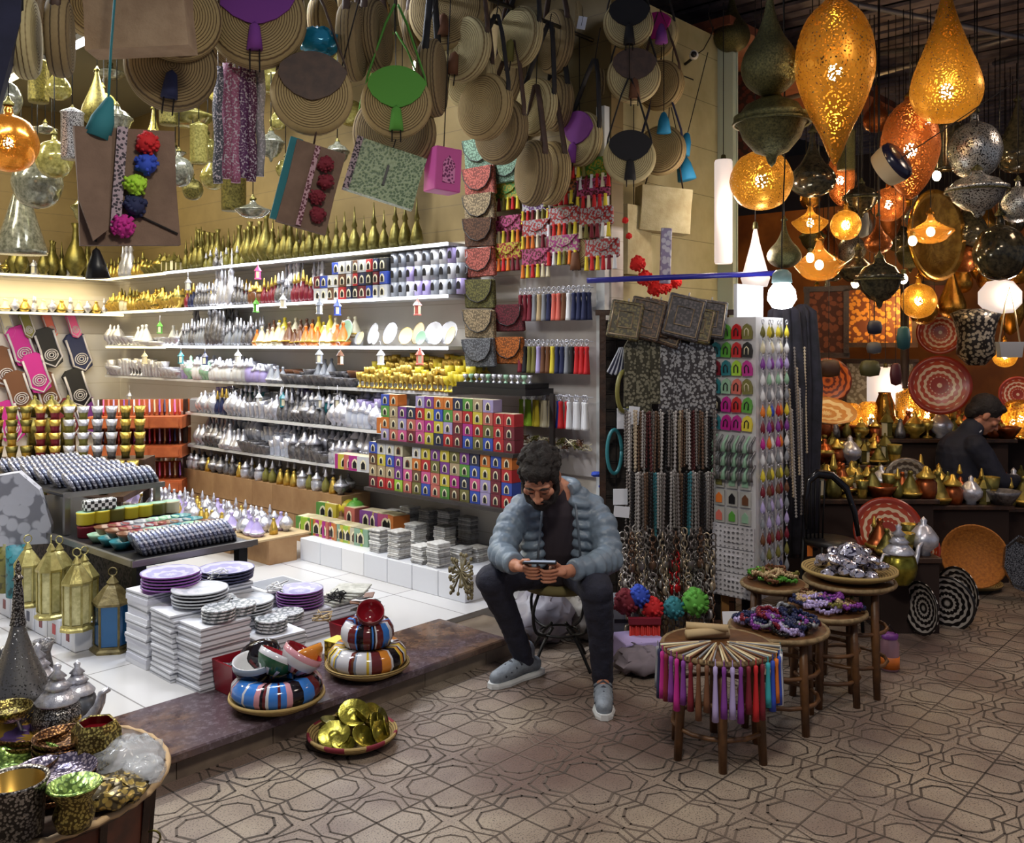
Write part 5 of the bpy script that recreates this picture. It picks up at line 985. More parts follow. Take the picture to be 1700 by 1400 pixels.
RB = [
 (100, 62, 132, 82, 3.35, 2, None, 'edge-on straw bag with broad brown strap above the perforated cylinder', None, 4, 'brown'),
 (42, 62, 138, 80, 3.38, 1, None, 'edge-on straw bag with buckled black strap beside the dark cloth', None, -10, 'black'),
 (292, 28, 150, 8, 3.55, 0, None, 'straw bag showing its coils over the beige tote', None, 10, 'brown'),
 (284, 112, 148, 6, 3.62, 2, None, 'straw bag with navy tassel hanging lowest under the beige tote', 'navy', 6, 'black'),
 (425, 32, 166, -4, 3.5, 0, 'purple', 'straw bag with dark purple flap and tassels, widest of the top row', 'purple', 0, 'brown'),
 (518, 158, 136, 0, 3.38, 0, 'brown', 'straw bag with brown flap under a turquoise wrapped bundle', None, 0, 'brown'),
 (585, 70, 128, 78, 3.45, 2, None, 'edge-on striped straw bag beside the turquoise bundle', None, 5, 'brown'),
 (622, 60, 120, 70, 3.5, 2, None, 'second edge-on straw bag right behind the striped one', None, 0, 'brown'),
 (658, 172, 118, 0, 3.36, 0, 'green', 'straw bag with bright green heart flap and green straps', 'green', 0, 'green'),
 (655, 222, 140, -8, 3.6, 2, None, 'larger plain straw bag peeping out behind the green heart bag', None, 0, 'green'),
 (718, 130, 128, 78, 3.42, 2, None, 'edge-on straw bag with buckled strap next to the green heart bag', None, 0, 'black'),
 (745, 18, 138, 20, 3.5, 0, None, 'straw bag cut by the top edge above the buckled one', 'brown', 0, 'brown'),
 (770, 82, 110, 42, 3.42, 1, None, 'uppermost straw bag of the slanting chain over the pink box lantern', 'brown', 12, 'brown'),
 (782, 132, 100, 40, 3.5, 1, None, 'second straw bag of the slanting chain', None, 10, 'brown'),
 (805, 178, 112, 42, 3.40, 0, None, 'third straw bag of the slanting chain', None, 10, 'black'),
 (832, 218, 112, 45, 3.47, 2, None, 'lowest straw bag of the slanting chain, over the clutches', None, 12, 'brown'),
 (863, 62, 100, 48, 3.36, 1, None, 'pale straw bag with small knob beside the white price tag', 'olive', 14, 'black'),
 (922, 70, 105, 64, 3.5, 2, None, 'straw bag hanging behind the white price tag', None, 0, 'brown'),
 (955, 40, 100, 70, 3.6, 2, None, 'straw bag high behind the tag with its gusset showing', None, 0, 'brown'),
 (890, 178, 96, 50, 3.40, 1, None, 'straw bag with open mouth in the middle of the second row', None, 15, 'black'),
 (926, 172, 92, 66, 3.52, 2, None, 'dim straw bag behind the open mouthed one', None, 0, 'black'),
 (885, 288, 110, 66, 3.38, 2, None, 'tall narrow looking straw bag lowest in the middle, nearer the clutches', None, 5, 'brown'),
 (915, 288, 106, 62, 3.46, 0, None, 'straw bag right behind the tall narrow looking one', None, 3, 'brown'),
 (990, 150, 110, 66, 3.44, 2, None, 'straw bag over the purple flapped one', None, 0, 'brown'),
 (966, 232, 92, 50, 3.36, 1, 'purple', 'small straw bag with lilac purple flap', 'purple', 15, 'black'),
 (988, 240, 98, 55, 3.46, 0, None, 'straw bag tucked behind the purple flapped one', None, 5, 'brown'),
 (1043, 40, 84, 6, 3.36, 1, 'black', 'small straw bag with black flap and long cords at the top', 'black', 0, 'black'),
 (1092, 60, 74, 30, 3.5, 1, 'magenta', 'small straw bag with dark magenta flap', None, 0, 'black'),
 (1052, 128, 90, 4, 3.34, 1, 'brown', 'straw bag with brown flap just below the black flapped one', 'brown', 0, 'black'),
 (1096, 142, 84, 25, 3.46, 0, None, 'straw bag half hidden behind the brown flapped one by the beige wall', None, 0, 'brown'),
 (1045, 262, 88, 4, 3.32, 1, 'black', 'straw bag with dark oval flap and pale lace edging', 'black', 0, 'black'),
 (1098, 250, 84, 18, 3.44, 0, None, 'straw bag with blue tassels beside the beige wall', None, 0, 'navy'),
 (962, 415, 62, 28, 3.40, 0, None, 'small oval straw bag lowest of all, over the blue pole', 'brown', 0, 'brown'),
 (700, 55, 100, 60, 3.75, 2, None, 'straw bag deep in the second row above the green heart bag', None, 0, 'brown'),
 (1005, 70, 100, 72, 3.7, 2, None, 'straw bag in shade behind the black flapped one', None, 0, 'brown'),
 (845, 125, 96, 60, 3.8, 2, None, 'straw bag in shade behind the slanting chain', None, 0, 'brown'),
 (365, 10, 130, 20, 3.8, 2, None, 'straw bag cut by the top edge behind the purple flapped one', None, 0, 'brown'),
]
for a in RB: round_bag(*a[:8], tas=a[8], roll=a[9], strapc=a[10])
# other hung goods
def hung(name, rec, px, py, v, lab, cat, yaw=0., roll=0., s_=1., top=None, grp=None):
    p = Vpl(px, py, v); rec = list(rec)
    if top is not None: rec.append(('hanging_cord', MB().tube([(0, 0, top), (0, 0, (3.44-p.z)/s_)], .003/s_, 5).mesh('hanging_cord', [cord]), None))
    return stamp(name, rec, lab, cat, grp, p, (0, math.radians(roll), -math.atan2(p.x, p.y)+math.radians(yaw)), s_)
tote = lambda w_, h_, d_, m_: MB().prism([(-w_/2, -h_/2), (w_/2, -h_/2), (w_/2*.97, 0), (w_/2, h_/2), (-w_/2, h_/2), (-w_/2*.97, 0)], d_, 0).mesh('body', [m_])
beige = pm('beige canvas', (176, 150, 122), .9, 0, (156, 130, 104), 9, 90, .3); olivec = pm('oatmeal canvas', (190, 180, 140), .9, 0, (166, 152, 112), 8, 90, .3); taupe = pm('taupe felt', (128, 104, 88), .9, 0, (112, 90, 76), 9, 120, .2)
hung('canvas_tote', [('body', tote(.38, .30, .13, beige), None), ('strap', MB().tube([(-.14, 0, .14), (-.10, 0, .32), (0, 0, .42), (.10, 0, .32), (.14, 0, .14)], .01, 6, flat=.4).mesh('strap', [brown]), None)], 232, 22, 3.42, 'wide beige canvas tote at the top beside the edge-on straw bags', 'bag', -18, -4, 1., .42)
hung('canvas_tote', [('body', tote(.36, .30, .14, olivec), None), ('strap', MB().tube([(-.14, 0, .14), (-.1, 0, .32), (0, 0, .42), (.1, 0, .32), (.14, 0, .14)], .01, 6, flat=.4).mesh('strap', [brown]), None)], 1100, 350, 3.16, 'oatmeal tote with red pompoms hanging before the beige wall', 'bag', 22, 4, .92, .42)
hung('canvas_tote', [('body', tote(.28, .46, .10, olivec), None)], 1052, 400, 3.27, 'taller oatmeal bag behind the one with red pompoms', 'bag', 55, 0, .92, .23)
hung('leather_pouch', [('body', tote(.17, .34, .04, taupe), None), ('flap', MB().prism([(-.085, .17), (.085, .17), (.07, -.02), (0, -.06), (-.07, -.02)], .01, y=-.026).mesh('flap', [taupe]), None)], 980, 362, 3.36, 'brown felt pouch hanging over the tassel pouches', 'bag', 12, 8, .95, .17)
def pompoms(c_list, x0, z0, dx, dz, r_=.045, y=-.05):
    out = []
    rr = random.Random(5)
    for i, c in enumerate(c_list):
        m = MB(); 
        for k in range(46):
            a, e = rr.uniform(0, 2*pi), math.asin(rr.uniform(-1, 1)); d = Vector((math.cos(a)*math.cos(e), math.sin(a)*math.cos(e), math.sin(e)))
            m.tube([d*.1*r_, d*r_*rr.uniform(.85, 1.05)], [r_*.13, r_*.16], 5)
        m.ell((0, 0, 0), (r_*.8,)*3, 10, 8); m.v = [(x+x0+dx*i+(.012 if i % 2 else -.008), yy+y, z+z0+dz*i) for x, yy, z in m.v]
        out.append(('pompom', m.mesh('pompom', [pal(c, .8)]), None, f'{c} pompom'))
    return out
b1 = [('body', tote(.34, .42, .05, taupe), None), ('side_pocket', MB().prism([(-.17, .2), (-.05, .17), (-.08, -.16), (-.13, -.2), (-.17, -.05)], .03, y=-.06).mesh('side_pocket', [taupe]), None), ('flap_cord', MB().tube([(.02, -.03, -.10), (.16, -.03, -.17)], .004, 5).mesh('flap_cord', [cord]), None),
      ('woven_band', MB().box(-.035, -.04, .03, .035, .012, .36, 0, TR(ry=.12)).mesh('woven_band', [spotm('dark studded band', (40, 28, 44), (170, 150, 160), 90, .2, .6)]), None)]
b1 += pompoms(['red', 'blue', 'lime', 'navy', 'magenta'], .075, .155, -.024, -.075)
b1 += [('strap', MB().tube([(-.06, 0, .2), (-.03, 0, .5), (0, 0, .75)], .012, 6, flat=.4).mesh('strap', [pal('teal', .8)]), None), ('tassel', MB().lathe([(0, .04), (.012, .03), (.03, -.02), (.042, -.07), (0, -.07)], 12, 0, TR(-.12, -.04, -.26)).mesh('tassel', [black]), None, 'black tassel'), ('tassel_cord', MB().tube([(-.06, -.03, .18), (-.12, -.04, -.2)], .004, 5).mesh('tassel_cord', [cord]), None),
       ('tassel', MB().lathe([(0, .06), (.014, .05), (.04, -.03), (.045, -.1), (0, -.1)], 12, 0, TR(-.065, -.05, .26, ry=.35)).mesh('tassel', [pal('teal', .85)]), None, 'grey teal tassel')]
hung('felt_bag', b1, 212, 312, 3.30, 'large taupe felt bag with red blue lime and magenta pompoms', 'bag', 6, -3, 1., .75)
b2 = [('body', tote(.20, .34, .045, taupe), None), ('back_pocket', MB().box(-.10, .02, .01, .05, .03, .34).mesh('back_pocket', [pal('teal', .8)]), None), ('woven_band', MB().box(-.015, -.03, .0, .02, .01, .33).mesh('woven_band', [spotm('maroon studded band', (90, 24, 44), (190, 150, 160), 90, .2, .6)]), None)]+pompoms(['maroon', 'maroon', 'maroon', 'maroon'], .035, .1, .0, -.068, .036, -.045)
b2.append(('strap', MB().tube([(-.03, 0, .16), (-.04, 0, .3), (-.0, 0, .5)], .01, 6, flat=.4).mesh('strap', [brown]), None))
hung('felt_bag', b2, 516, 312, 3.36, 'smaller taupe felt bag with four dark maroon pompoms', 'bag', 8, 14, 1.08, .5)
b3 = [('body', tote(.34, .26, .07, spotm('green sequins', (84, 112, 74), (150, 170, 130), 80, .3, .4)), None), ('side_band', MB().box(-.165, -.01, 0, .03, .085, .26).mesh('side_band', [spotm('dark studded band', (1, 1, 1), (1, 1, 1))]), None), ('fringe', MB().box(.0, -.04, -.01, .012, .01, .1).mesh('fringe', [black]), None)]
hung('sequin_bag', b3, 640, 290, 3.48, 'green sequined bag under the green heart bag', 'bag', 5, 16, 1., .13)
sc_ = []
for i, c in enumerate(('grey', 'salmon', 'pink', 'purple', 'maroon', 'white')):
    m = MB(); n = 14; vs_ = []
    for k in range(n+1):
        z = .25-.5*k/n; 
        vs_ += [(x+.004*math.sin(k*.9+i), .012*math.sin(x*260+i)+yy, z+(.02 if i % 2 else 0)) for x, yy in ((-.02, -.012), (0, -.02), (.02, -.012), (.02, .012), (0, .016), (-.02, .012))]
    m.add(vs_, [(k*6+j, k*6+(j+1) % 6, (k+1)*6+(j+1) % 6, (k+1)*6+j) for k in range(n) for j in range(6)]+[tuple(range(5, -1, -1)), tuple(range(n*6, n*6+6))], 0, None, True)
    p = Vpl(362+i*14, 208, 3.62)
    t = tag(link('scarf', None, None, p, (0, 0, .25)), f'{["dark grey", "dusty pink", "rose", "purple", "dark plum", "silver grey"][i]} glittery scarf hung between two straw bags, {ordw(i)} of six', 'scarf', 'glittery scarves')
    link('cloth', m.mesh('cloth', [spotm('glitter '+c, {'grey': (70, 72, 84), 'salmon': (150, 80, 110), 'pink': (160, 90, 124), 'purple': (96, 48, 96), 'maroon': (86, 34, 74), 'white': (150, 146, 150)}[c], (200, 190, 200), 120, .42, .6)]), t); link('hook', MB().tube([(0, 0, .24), (0, 0, .32), (0, 0, .36), (0, 0, 3.4-p.z)], .002, 5).mesh('hook', [silver]), t)
one('blue_bundle', crumple(.085, 31, .75), [pm('turquoise cling film', (30, 130, 165), .15, .2)], 'turquoise plastic wrapped bundle inside the brown flapped straw bag', 'bundle', None, Vpl(530, 95, 3.42))
pb_ = MB().box(0, 0, 0, .15, .12, .22, 0, bev=.004); hung('box_lantern', [('body', pb_.mesh('body', [pm('hot pink paper', (206, 84, 160), .5)]), None), ('panel', MB().prism([(-.035, -.07), (.035, -.07), (.035, .03), (0, .07), (-.035, .03)], .004, y=-.062).mesh('panel', [spotm('pink cutwork', (120, 40, 96), (226, 140, 190), 70, .3, .6)]), None)], 735, 284, 3.42, 'hot pink paper box lantern hanging among the straw bags', 'lantern', 30, 3, 1., .11)
for i, (px, py, c, s_) in enumerate(((1135, 272, 'turquoise', 1.5), (1138, 235, 'turquoise', 1.2), (1102, 200, 'turquoise', 1.1), (1098, 52, 'purple', 1.0))):
    hung('fringe_tassel', [('tassel', MB().lathe([(0, .05), (.014, .04), (.03, .0), (.04, -.07), (0, -.065)], 12).mesh('tassel', [pm('azure fringe', (22, 128, 176), .7) if c == 'turquoise' else pal(c, .8)]), None)], px, py, 3.10, f'{["lowest azure", "middle azure", "upper azure", "dark purple"][i]} fringe tassel by the beige wall', 'tassel', 0, [-12, 14, 0, 0][i], s_, .05)
for i, (px, py, r_) in enumerate(((1060, 438, .05), (1072, 462, .05), (1090, 478, .055), (1104, 476, .05), (1122, 468, .045), (1040, 366, .02), (1046, 392, .02))):
    p = Vpl(px, py, 3.06); pp = pompoms(['red'], 0, 0, 0, 0, r_, 0); o = one('red_pompom', pp[0][1], None, f'{["uppermost big", "second big", "third big", "fourth big", "fifth big", "topmost tiny", "lower tiny"][i]} vivid red pompom below the oatmeal tote', 'pompom', 'red pompoms below the oatmeal tote', p, (0, 0, 0)); o.data.materials[0] = pm('vivid red wool', (226, 36, 30), .8)
one('dark_cloth', MB().prism([(-.16, -.28), (-.02, -.3), (.05, 0), (.06, .5), (-.2, .5)], .09, 0), [pm('midnight cloth', (28, 30, 52), .85, 0, (38, 40, 66), 8)], 'midnight blue cloth hanging in the top corner beside the straw bags', 'cloth', None, Vpl(8, 38, 3.3), (0, 0, .4))
hung('price_tag', [('card', MB().box(0, 0, 0, .05, .004, .075, bev=.001).mesh('card', [paper]), None)], 966, 38, 3.3, 'white card price tag among the straw bags', 'tag', 0, 12, 1., .04)
for i, (px, py, w_, h_, lab) in enumerate(((1105, 425, 18, 92, 'slim clear packet of white cards hanging over the blue pole'),)):
    p = Vpl(px, py, 3.0); one('card_packet', MB().box(0, 0, 0, .065, .02, .33, bev=.004), [spotm('printed card', (206, 204, 214), (150, 140, 170), 30, .3, .3)], lab, 'packet', None, p, (0, .03, 0))
one('blue_pole', MB().tube([P(975, 466, 5.15), P(1308, 453, 5.3)], .016, 10), [pal('navy', .35)], 'blue painted pole reaching across to the bright bulb', 'pole'); bpy.data.objects['blue_pole'].data.materials[0] = pm('blue enamel', (44, 44, 150), .35)
# rails under the ceiling that carry the hung goods
for i, v in enumerate((3.38, 3.6)): one('hanging_rail', MB().tube([S(-1.8, v, 3.425), S(5.6, v, 3.425)], .012, 8), [iron], f'{["outer", "inner"][i]} black rail above the straw bags', 'rail')
cm = [('camera_body', MB().tube([(0, 0, 0), (0, -.09, -.02)], [.032, .028], 12).mesh('camera_body', [pal('white', .3)]), None), ('lens', MB().tube([(0, -.09, -.02), (0, -.096, -.022)], .02, 12).mesh('lens', [black]), None), ('bracket', MB().tube([(0, .0, 0), (0, .04, 0), (-.06, .12, -.02)], .01, 6).mesh('bracket', [iron]), None)]
stamp('security_camera', cm, 'white round camera on a bracket high on the beige wall', 'camera', None, Vpl(1152, 92, 3.25), (0, 0, -.2))
one('loose_cable', MB().tube([Vpl(x, y, 3.33) for x, y in ((1180, -5), (1176, 25), (1184, 50), (1196, 48), (1190, 25), (1180, 60), (1168, 82), (1155, 92))], .004, 5), [cord], 'loose dark cable looping from the pale post to the camera', 'cable')
# yellowish lanterns deep in the shop, above the shelf tops
glassy = pm('smoky yellow glass', (170, 160, 90), .15, .35, (120, 112, 56), 10); glassy2 = pm('grey silvered glass', (150, 148, 130), .15, .5, (96, 96, 80), 12)
def lantern(shape, mat_, s_=1.):
    """pendant lantern meshes, centre at the widest part; height about 1.7 at radius .5"""
    pr = {'globe': [(0, -.5), (.2, -.46), (.38, -.33), (.5, 0), (.38, .33), (.2, .46), (.09, .5), (.07, .6), (.03, .7)],
          'onion': [(0, -.45), (.2, -.42), (.42, -.25), (.5, 0), (.42, .26), (.25, .5), (.12, .8), (.06, 1.1), (.04, 1.35)],
          'drop': [(0, -.42), (.22, -.40), (.42, -.24), (.5, 0), (.44, .28), (.30, .62), (.16, 1.0), (.08, 1.3), (.05, 1.5)],
          'bulge': [(0, -1.22), (.07, -1.1), (.19, -.8), (.36, -.45), (.48, -.1), (.5, .15), (.46, .45), (.34, .72), (.16, .9), (.08, 1.0)],
          'egg': [(0, -.85), (.12, -.78), (.3, -.55), (.45, -.2), (.5, .1), (.42, .5), (.25, .75), (.12, .85), (.08, .95)],
          'urn': [(0, -.62), (.05, -.56), (.08, -.46), (.22, -.40), (.38, -.2), (.44, -.02), (.5, .04), (.5, .10), (.42, .14), (.34, .26), (.14, .36), (.07, .5)],
          'cylinder': [(0, -.9), (.4, -.9), (.42, -.8), (.42, .8), (.46, .86), (.3, .95), (.08, 1.05)],
          'cone': [(0, -.5), (.5, -.5), (.5, -.42), (.3, .2), (.12, .8), (.05, 1.0)],
          'dish': [(0, -.2), (.25, -.17), (.45, -.04), (.5, .02), (.42, .05), (.2, .14), (.1, .2), (.05, .32)]}[shape]
    pts = []
    for i in range(len(pr)-1):          # rounded profile through the given points
        q_ = [pr[max(0, min(len(pr)-1, i+o_))] for o_ in (-1, 0, 1, 2)]
        for k in range(3 if shape not in ('urn', 'cylinder', 'cone') else 1):
            tt = k/3; pts.append(tuple(max(0, .5*(2*q_[1][d]+(q_[2][d]-q_[0][d])*tt+(2*q_[0][d]-5*q_[1][d]+4*q_[2][d]-q_[3][d])*tt*tt+(3*q_[1][d]-q_[0][d]-3*q_[2][d]+q_[3][d])*tt**3)) if d == 0 else .5*(2*q_[1][d]+(q_[2][d]-q_[0][d])*tt+(2*q_[0][d]-5*q_[1][d]+4*q_[2][d]-q_[3][d])*tt*tt+(3*q_[1][d]-q_[0][d]-3*q_[2][d]+q_[3][d])*tt**3) for d in (0, 1)))
    pts.append(pr[-1])
    return MB().lathe(pts, 40, 0).mesh('shade', [mat_]), pr[-1][1], pr
def hang_lantern(shape, px, py, wpx, Y, mat_, lab, lit=0., top=3.6, cap=None, col=AMBER, r_b=.026, hs=1., band=None, grp=None):
    p = P(px, py, Y); w_ = wpx*Y/F; me, zt, pr = lantern(shape, mat_)
    t = tag(link('hanging_lantern', None, None, p, (0, 0, R.random()*6)), lab, 'lantern', grp)
    sh = link('shade', me, t, scale=(w_, w_, w_*hs))
    link('cap', MB().lathe([(.09, -.04), (.1, 0), (.05, .05), (.02, .12), (0, .13)], 12).mesh('cap', [cap or agedbrass]), t, (0, 0, zt*w_*hs), scale=w_)
    link('chain', MB().tube([(0, 0, zt*w_*hs+.02), (0, 0, max(zt*w_*hs+.06, top-p.z))], .0035, 5).mesh('chain', [iron]), t)
    if band: link('rim_band', MB().tube([(.5*math.cos(a*pi/14), .5*math.sin(a*pi/14), .0) for a in range(29)], .022, 6).mesh('rim_band', [band]), t, scale=(w_, w_, w_*hs))
    if lit:
        link('bulb', MB().ell((0, 0, 0), (r_b, r_b, r_b*1.2), 12, 8).mesh('bulb', [glowm('bulb %.1f' % (1 if col == AMBER else 2), (1, .82, .5) if col == AMBER else col, 60)]), t)
        l = lamp('POINT', (0, 0, 0), lit, col, r_b*1.15); l.parent = t
    return t
gp = piercedm('pierced golden brass', (200, 140, 50), 30, .34)
hang_lantern('globe', 14, 238, 95, 5.2, piercedm('speckled amber glass', (196, 130, 50), 46, .24, .2), 'glowing amber speckled globe at the edge under the edge-on bags', 6., 3.4)
for i, (sh, px, py, w_, Y, m_, lab) in enumerate((('globe', 62, 305, 80, 6.4, glassy2, 'grey silvered glass globe behind the amber one'), ('globe', 5, 165, 60, 5.6, glassy2, 'silver mesh globe at the edge above the amber one'), ('cylinder', 120, 225, 42, 5.4, spotm('punched silver tube', (200, 196, 190), (60, 56, 54), 34, .3, .3, .6), 'tall punched silver cylinder lantern below the broad strapped bag'), ('cone', 35, 380, 80, 7.0, glassy2, 'silver glass cone lantern over the aged brass vases'),
        ('globe', 90, 265, 60, 6.0, glassy, 'yellow glass globe between the grey one and the cylinder'), ('dish', 315, 195, 85, 6.2, glassy, 'yellow dish lantern under the navy tasselled bag'), ('globe', 297, 285, 48, 5.8, glassy2, 'silvered globe beside the pompom bag'), ('globe', 345, 250, 40, 6.4, glassy, 'small yellow globe beside the scarves'), ('urn', 150, 350, 60, 6.6, glassy, 'yellow glass urn lantern behind the pompom bag'),
        ('cylinder', 330, 240, 34, 6.0, glassy, 'yellow glass cylinder left of the scarves'), ('globe', 320, 315, 34, 6.1, agedbrass, 'small brass ball under the silvered globe'), ('urn', 450, 240, 46, 6.2, glassy2, 'silvered urn lantern behind the brown flapped straw bag'), ('globe', 630, 130, 40, 6.8, glassy, 'yellow ball between edge-on straw bags'), ('dish', 420, 350, 60, 6.3, glassy2, 'silvered dish just above the top shelf goods'), ('onion', 255, 250, 50, 6.8, glassy, 'yellow onion shaped lantern behind the pompom bag'), ('globe', 170, 180, 50, 6.9, glassy, 'yellow ball behind the teal tassel'), ('drop', 455, 130, 60, 6.6, glassy, 'yellow drop lantern behind the brown flapped bag'), ('drop', 355, 130, 50, 7.0, glassy, 'yellow drop lantern above the scarves'))):
    hang_lantern(sh, px, py, w_, Y, m_, lab, 0, 3.42, hs=1.05)
for i, (px, py) in enumerate(((120, 45), (140, 50))): hang_lantern('globe', px, py, 16, 6.2, glowm('opal glass', (.95, 1, .75), 9), f'{["first", "second"][i]} small bright opal ball lamp high between the bags', 8, 3.42, col=(1, .95, .6))
hang_lantern('globe', 385, 90, 30, 6.6, glowm('opal glass', (1, 1, 1), 9), 'bright opal ball lamp behind the purple flapped bag', 10, 3.42, col=(1, .92, .5))
hang_lantern('globe', 700, 110, 30, 6.0, glowm('opal glass', (1, 1, 1), 9), 'bright opal ball lamp behind the slanting chain of bags', 12, 3.42, col=(1, .92, .5))

for i in range(30):      # more yellow and silvered glass crowding the shop's upper air
    px, py = (i*97) % 690, 95+(i*53) % 225; Y = 6.0+.16*(i % 10)
    if Y > 7.2 and px > 420: Y -= 1.0
    sh = ['globe', 'onion', 'urn', 'dish', 'cylinder', 'drop'][i % 6]; m_, nm = ((glassy, 'yellow glass'), (glassy2, 'silvered glass'), (agedbrass, 'aged brass'))[(i//2) % 3]
    hang_lantern(sh, px, py, 30+(i*11) % 26, Y, m_, f'{nm} {sh if sh != "drop" else "teardrop"} lantern in the crowd hanging over the shop shelves', 0, 3.9, grp=f'{nm} {sh} lanterns over the shelves')
for i, (px, py, d, yw) in enumerate(((60, 10, 90, 70), (150, 15, 96, 20), (360, 60, 110, 60), (480, 20, 110, 72), (540, 40, 100, 66), (600, 20, 100, 20), (690, 25, 110, 70), (720, 60, 96, 30), (800, 20, 100, 66), (830, 60, 96, 72), (900, 10, 100, 40), (905, 110, 92, 72), (860, 200, 92, 66), (940, 120, 92, 70), (985, 20, 90, 60), (950, 200, 84, 72))):
    round_bag(px, py, d, yw, 4.0+.12*(i % 3), (2, 0, 2)[i % 3], None, f'dim straw bag in the deeper layer behind the doorway, {ordw(i)} counted towards the alley', None, 5*(i % 3-1))
# ================================================================ racks before the pillar
gridm = MB()
for i in range(12): gridm.tube([(-.36+i*.065, 0, .05), (-.36+i*.065, 0, 1.72)], .003, 4)
for i in range(18): gridm.tube([(-.36, 0, .08+i*.096), (.36, 0, .08+i*.096)], .003, 4)
GP = P(1112, 700, 5.12)
rec = [('mesh_panel', gridm.mesh('mesh_panel', [iron]), None), ('upright', MB().box(-.37, 0, .88, .035, .035, 1.76).mesh('upright', [dwood]), None), ('upright', MB().box(.30, 0, .88, .04, .035, 1.76).mesh('upright', [pm('ochre timber', (150, 104, 52), .6, 0, (120, 80, 40), 8)]), None), ('top_bar', MB().box(-.03, 0, 1.77, .76, .04, .03).mesh('top_bar', [dwood]), None), ('foot', MB().box(-.03, .06, .02, .78, .35, .04).mesh('foot', [dwood]), None)]
rec.append(('backing', MB().box(-.03, .03, .9, .66, .012, 1.66).mesh('backing', [pm('dark backing cloth', (58, 50, 46), .9, 0, (40, 35, 33), 30)]), None))
stamp('mesh_rack', rec, 'tall dark mesh rack hung with necklaces before the pillar', 'rack', None, (GP.x, GP.y, 0), (0, 0, -.08))
for i, (px, py, rz, c, w_) in enumerate(((1038, 532, 10, 'olive', 54), (1072, 530, 14, 'brown', 58), (1090, 528, 14, 'copper', 52), (1135, 527, 14, 'grey', 62), (1178, 530, 8, 'grey', 54), (1110, 545, 20, 'brown', 50), (1158, 540, 12, 'olive', 50))):
    p = P(px, py, 4.92+.02*(i % 3)); k = w_*p.y/F
    C = {'olive': ((112, 100, 56), (66, 58, 36)), 'brown': ((96, 72, 54), (50, 38, 32)), 'copper': ((116, 80, 52), (56, 40, 30)), 'grey': ((84, 76, 78), (44, 40, 44))}[c]
    rec = [('body', MB().box(0, 0, 0, k, .035, k*1.18, bev=.006).mesh('body', [spotm('beaded '+c, *C, 70, .3, .5)]), None), ('beaded_border', MB().tube([(-k*.42, -.02, -k*.5), (k*.42, -.02, -k*.5), (k*.42, -.02, k*.5), (-k*.42, -.02, k*.5), (-k*.42, -.02, -k*.5)], .005, 5).tube([(-k*.22, -.02, -k*.25), (k*.22, -.02, -k*.25), (k*.22, -.02, k*.25), (-k*.22, -.02, k*.25), (-k*.22, -.02, -k*.25)], .004, 5).mesh('beaded_border', [pm('dull bead', (150, 130, 104), .4, .3)]), None), ('zip_pull', MB().tube([(0, 0, k*.6), (0, 0, k*.7)], .004, 5).mesh('zip_pull', [silver]), None)]
    stamp('beaded_purse', rec, f'square {c} beaded purse on the rack top, {ordw(i)} of the tilted row', 'purse', 'square beaded purses', p, (math.radians(-12), math.radians(rz), -.15))
# hung packets of metalwork
for i, (px, py, w_, h_, c) in enumerate(((1048, 620, 24, 110, 'g'), (1068, 625, 26, 120, 'g'), (1088, 618, 20, 105, 'g'), (1108, 628, 30, 118, 's'), (1130, 632, 34, 125, 's'), (1155, 625, 32, 115, 's'), (1175, 632, 26, 118, 's'))):
    p = P(px, py, 4.98); W_, H_ = w_*p.y/F, h_*p.y/F
    mm = spotm('silver trinkets', (190, 186, 180), (84, 78, 76), 60, .3, .25, .6) if c == 's' else spotm('olive trinkets', (140, 134, 110), (70, 66, 50), 60, .3, .35, .4)
    rec = [('packet', MB().prism([(-W_/2, -H_/2), (W_/2, -H_/2), (W_/2, H_*.4), (W_*.25, H_/2), (-W_*.25, H_/2), (-W_/2, H_*.4)], .03).mesh('packet', [mm]), None), ('hook', MB().tube([(0, 0, H_/2), (0, .02, H_/2+.03)], .003, 5).mesh('hook', [silver]), None)]
    stamp('trinket_packet', rec, f'long clear packet of {"silver" if c == "s" else "olive grey"} trinkets on the mesh rack, {ordw(i)} across', 'packet', 'long trinket packets', p, (0, 0, R.uniform(-.2, .2)))
def strand(L, bead, matn, c, seed):
    rr = random.Random(seed); pr = []; z = 0
    while z > -L: pr += [(bead*.35, z), (bead, z-bead*.9), (bead*.35, z-bead*1.8)]; z -= bead*2
    return MB().lathe(pr, 6).mesh('bead_strand', [pm(matn, c, .25, .2)])
SC = {'brown': (110, 84, 66), 'silver': (176, 170, 166), 'black': (36, 33, 34), 'grey': (120, 112, 108), 'bone': (190, 172, 146), 'maroon': (90, 44, 44), 'turquoise': (60, 120, 130)}
def strands(y0, px0, px1, n, z0, L, Y, lab, cols_):
    for i in range(n):
        c = cols_[(i//2) % len(cols_)]; k = ('strand', c, round(L, 2), i % 2)
        if k not in MCACHE: MCACHE[k] = strand(L, .0105 if i % 2 else .0085, 'bead '+c, SC[c], i)
        p = P(px0+(px1-px0)*(i+.5)/n, 600, Y-.03*(i % 3)); one('bead_strand', MCACHE[k], None, f'{c} bead strand in the {lab}, {ordw(i)} across', 'necklace', f'bead strands, {lab}', (p.x, p.y, z0+R.uniform(-.01, .01)), (R.uniform(-.03, .03), R.uniform(-.03, .03), 0), (1, 1, R.uniform(.9, 1.05)))
strands(0, 1036, 1190, 42, 1.24, .32, 4.98, 'upper tier of the mesh rack', ['grey', 'silver', 'bone', 'brown', 'silver', 'maroon', 'grey', 'brown', 'silver', 'black'])
strands(0, 1040, 1185, 40, .92, .32, 4.92, 'lower tier of the mesh rack', ['grey', 'black', 'silver', 'grey', 'brown', 'black', 'turquoise', 'silver'])
ch = MB()
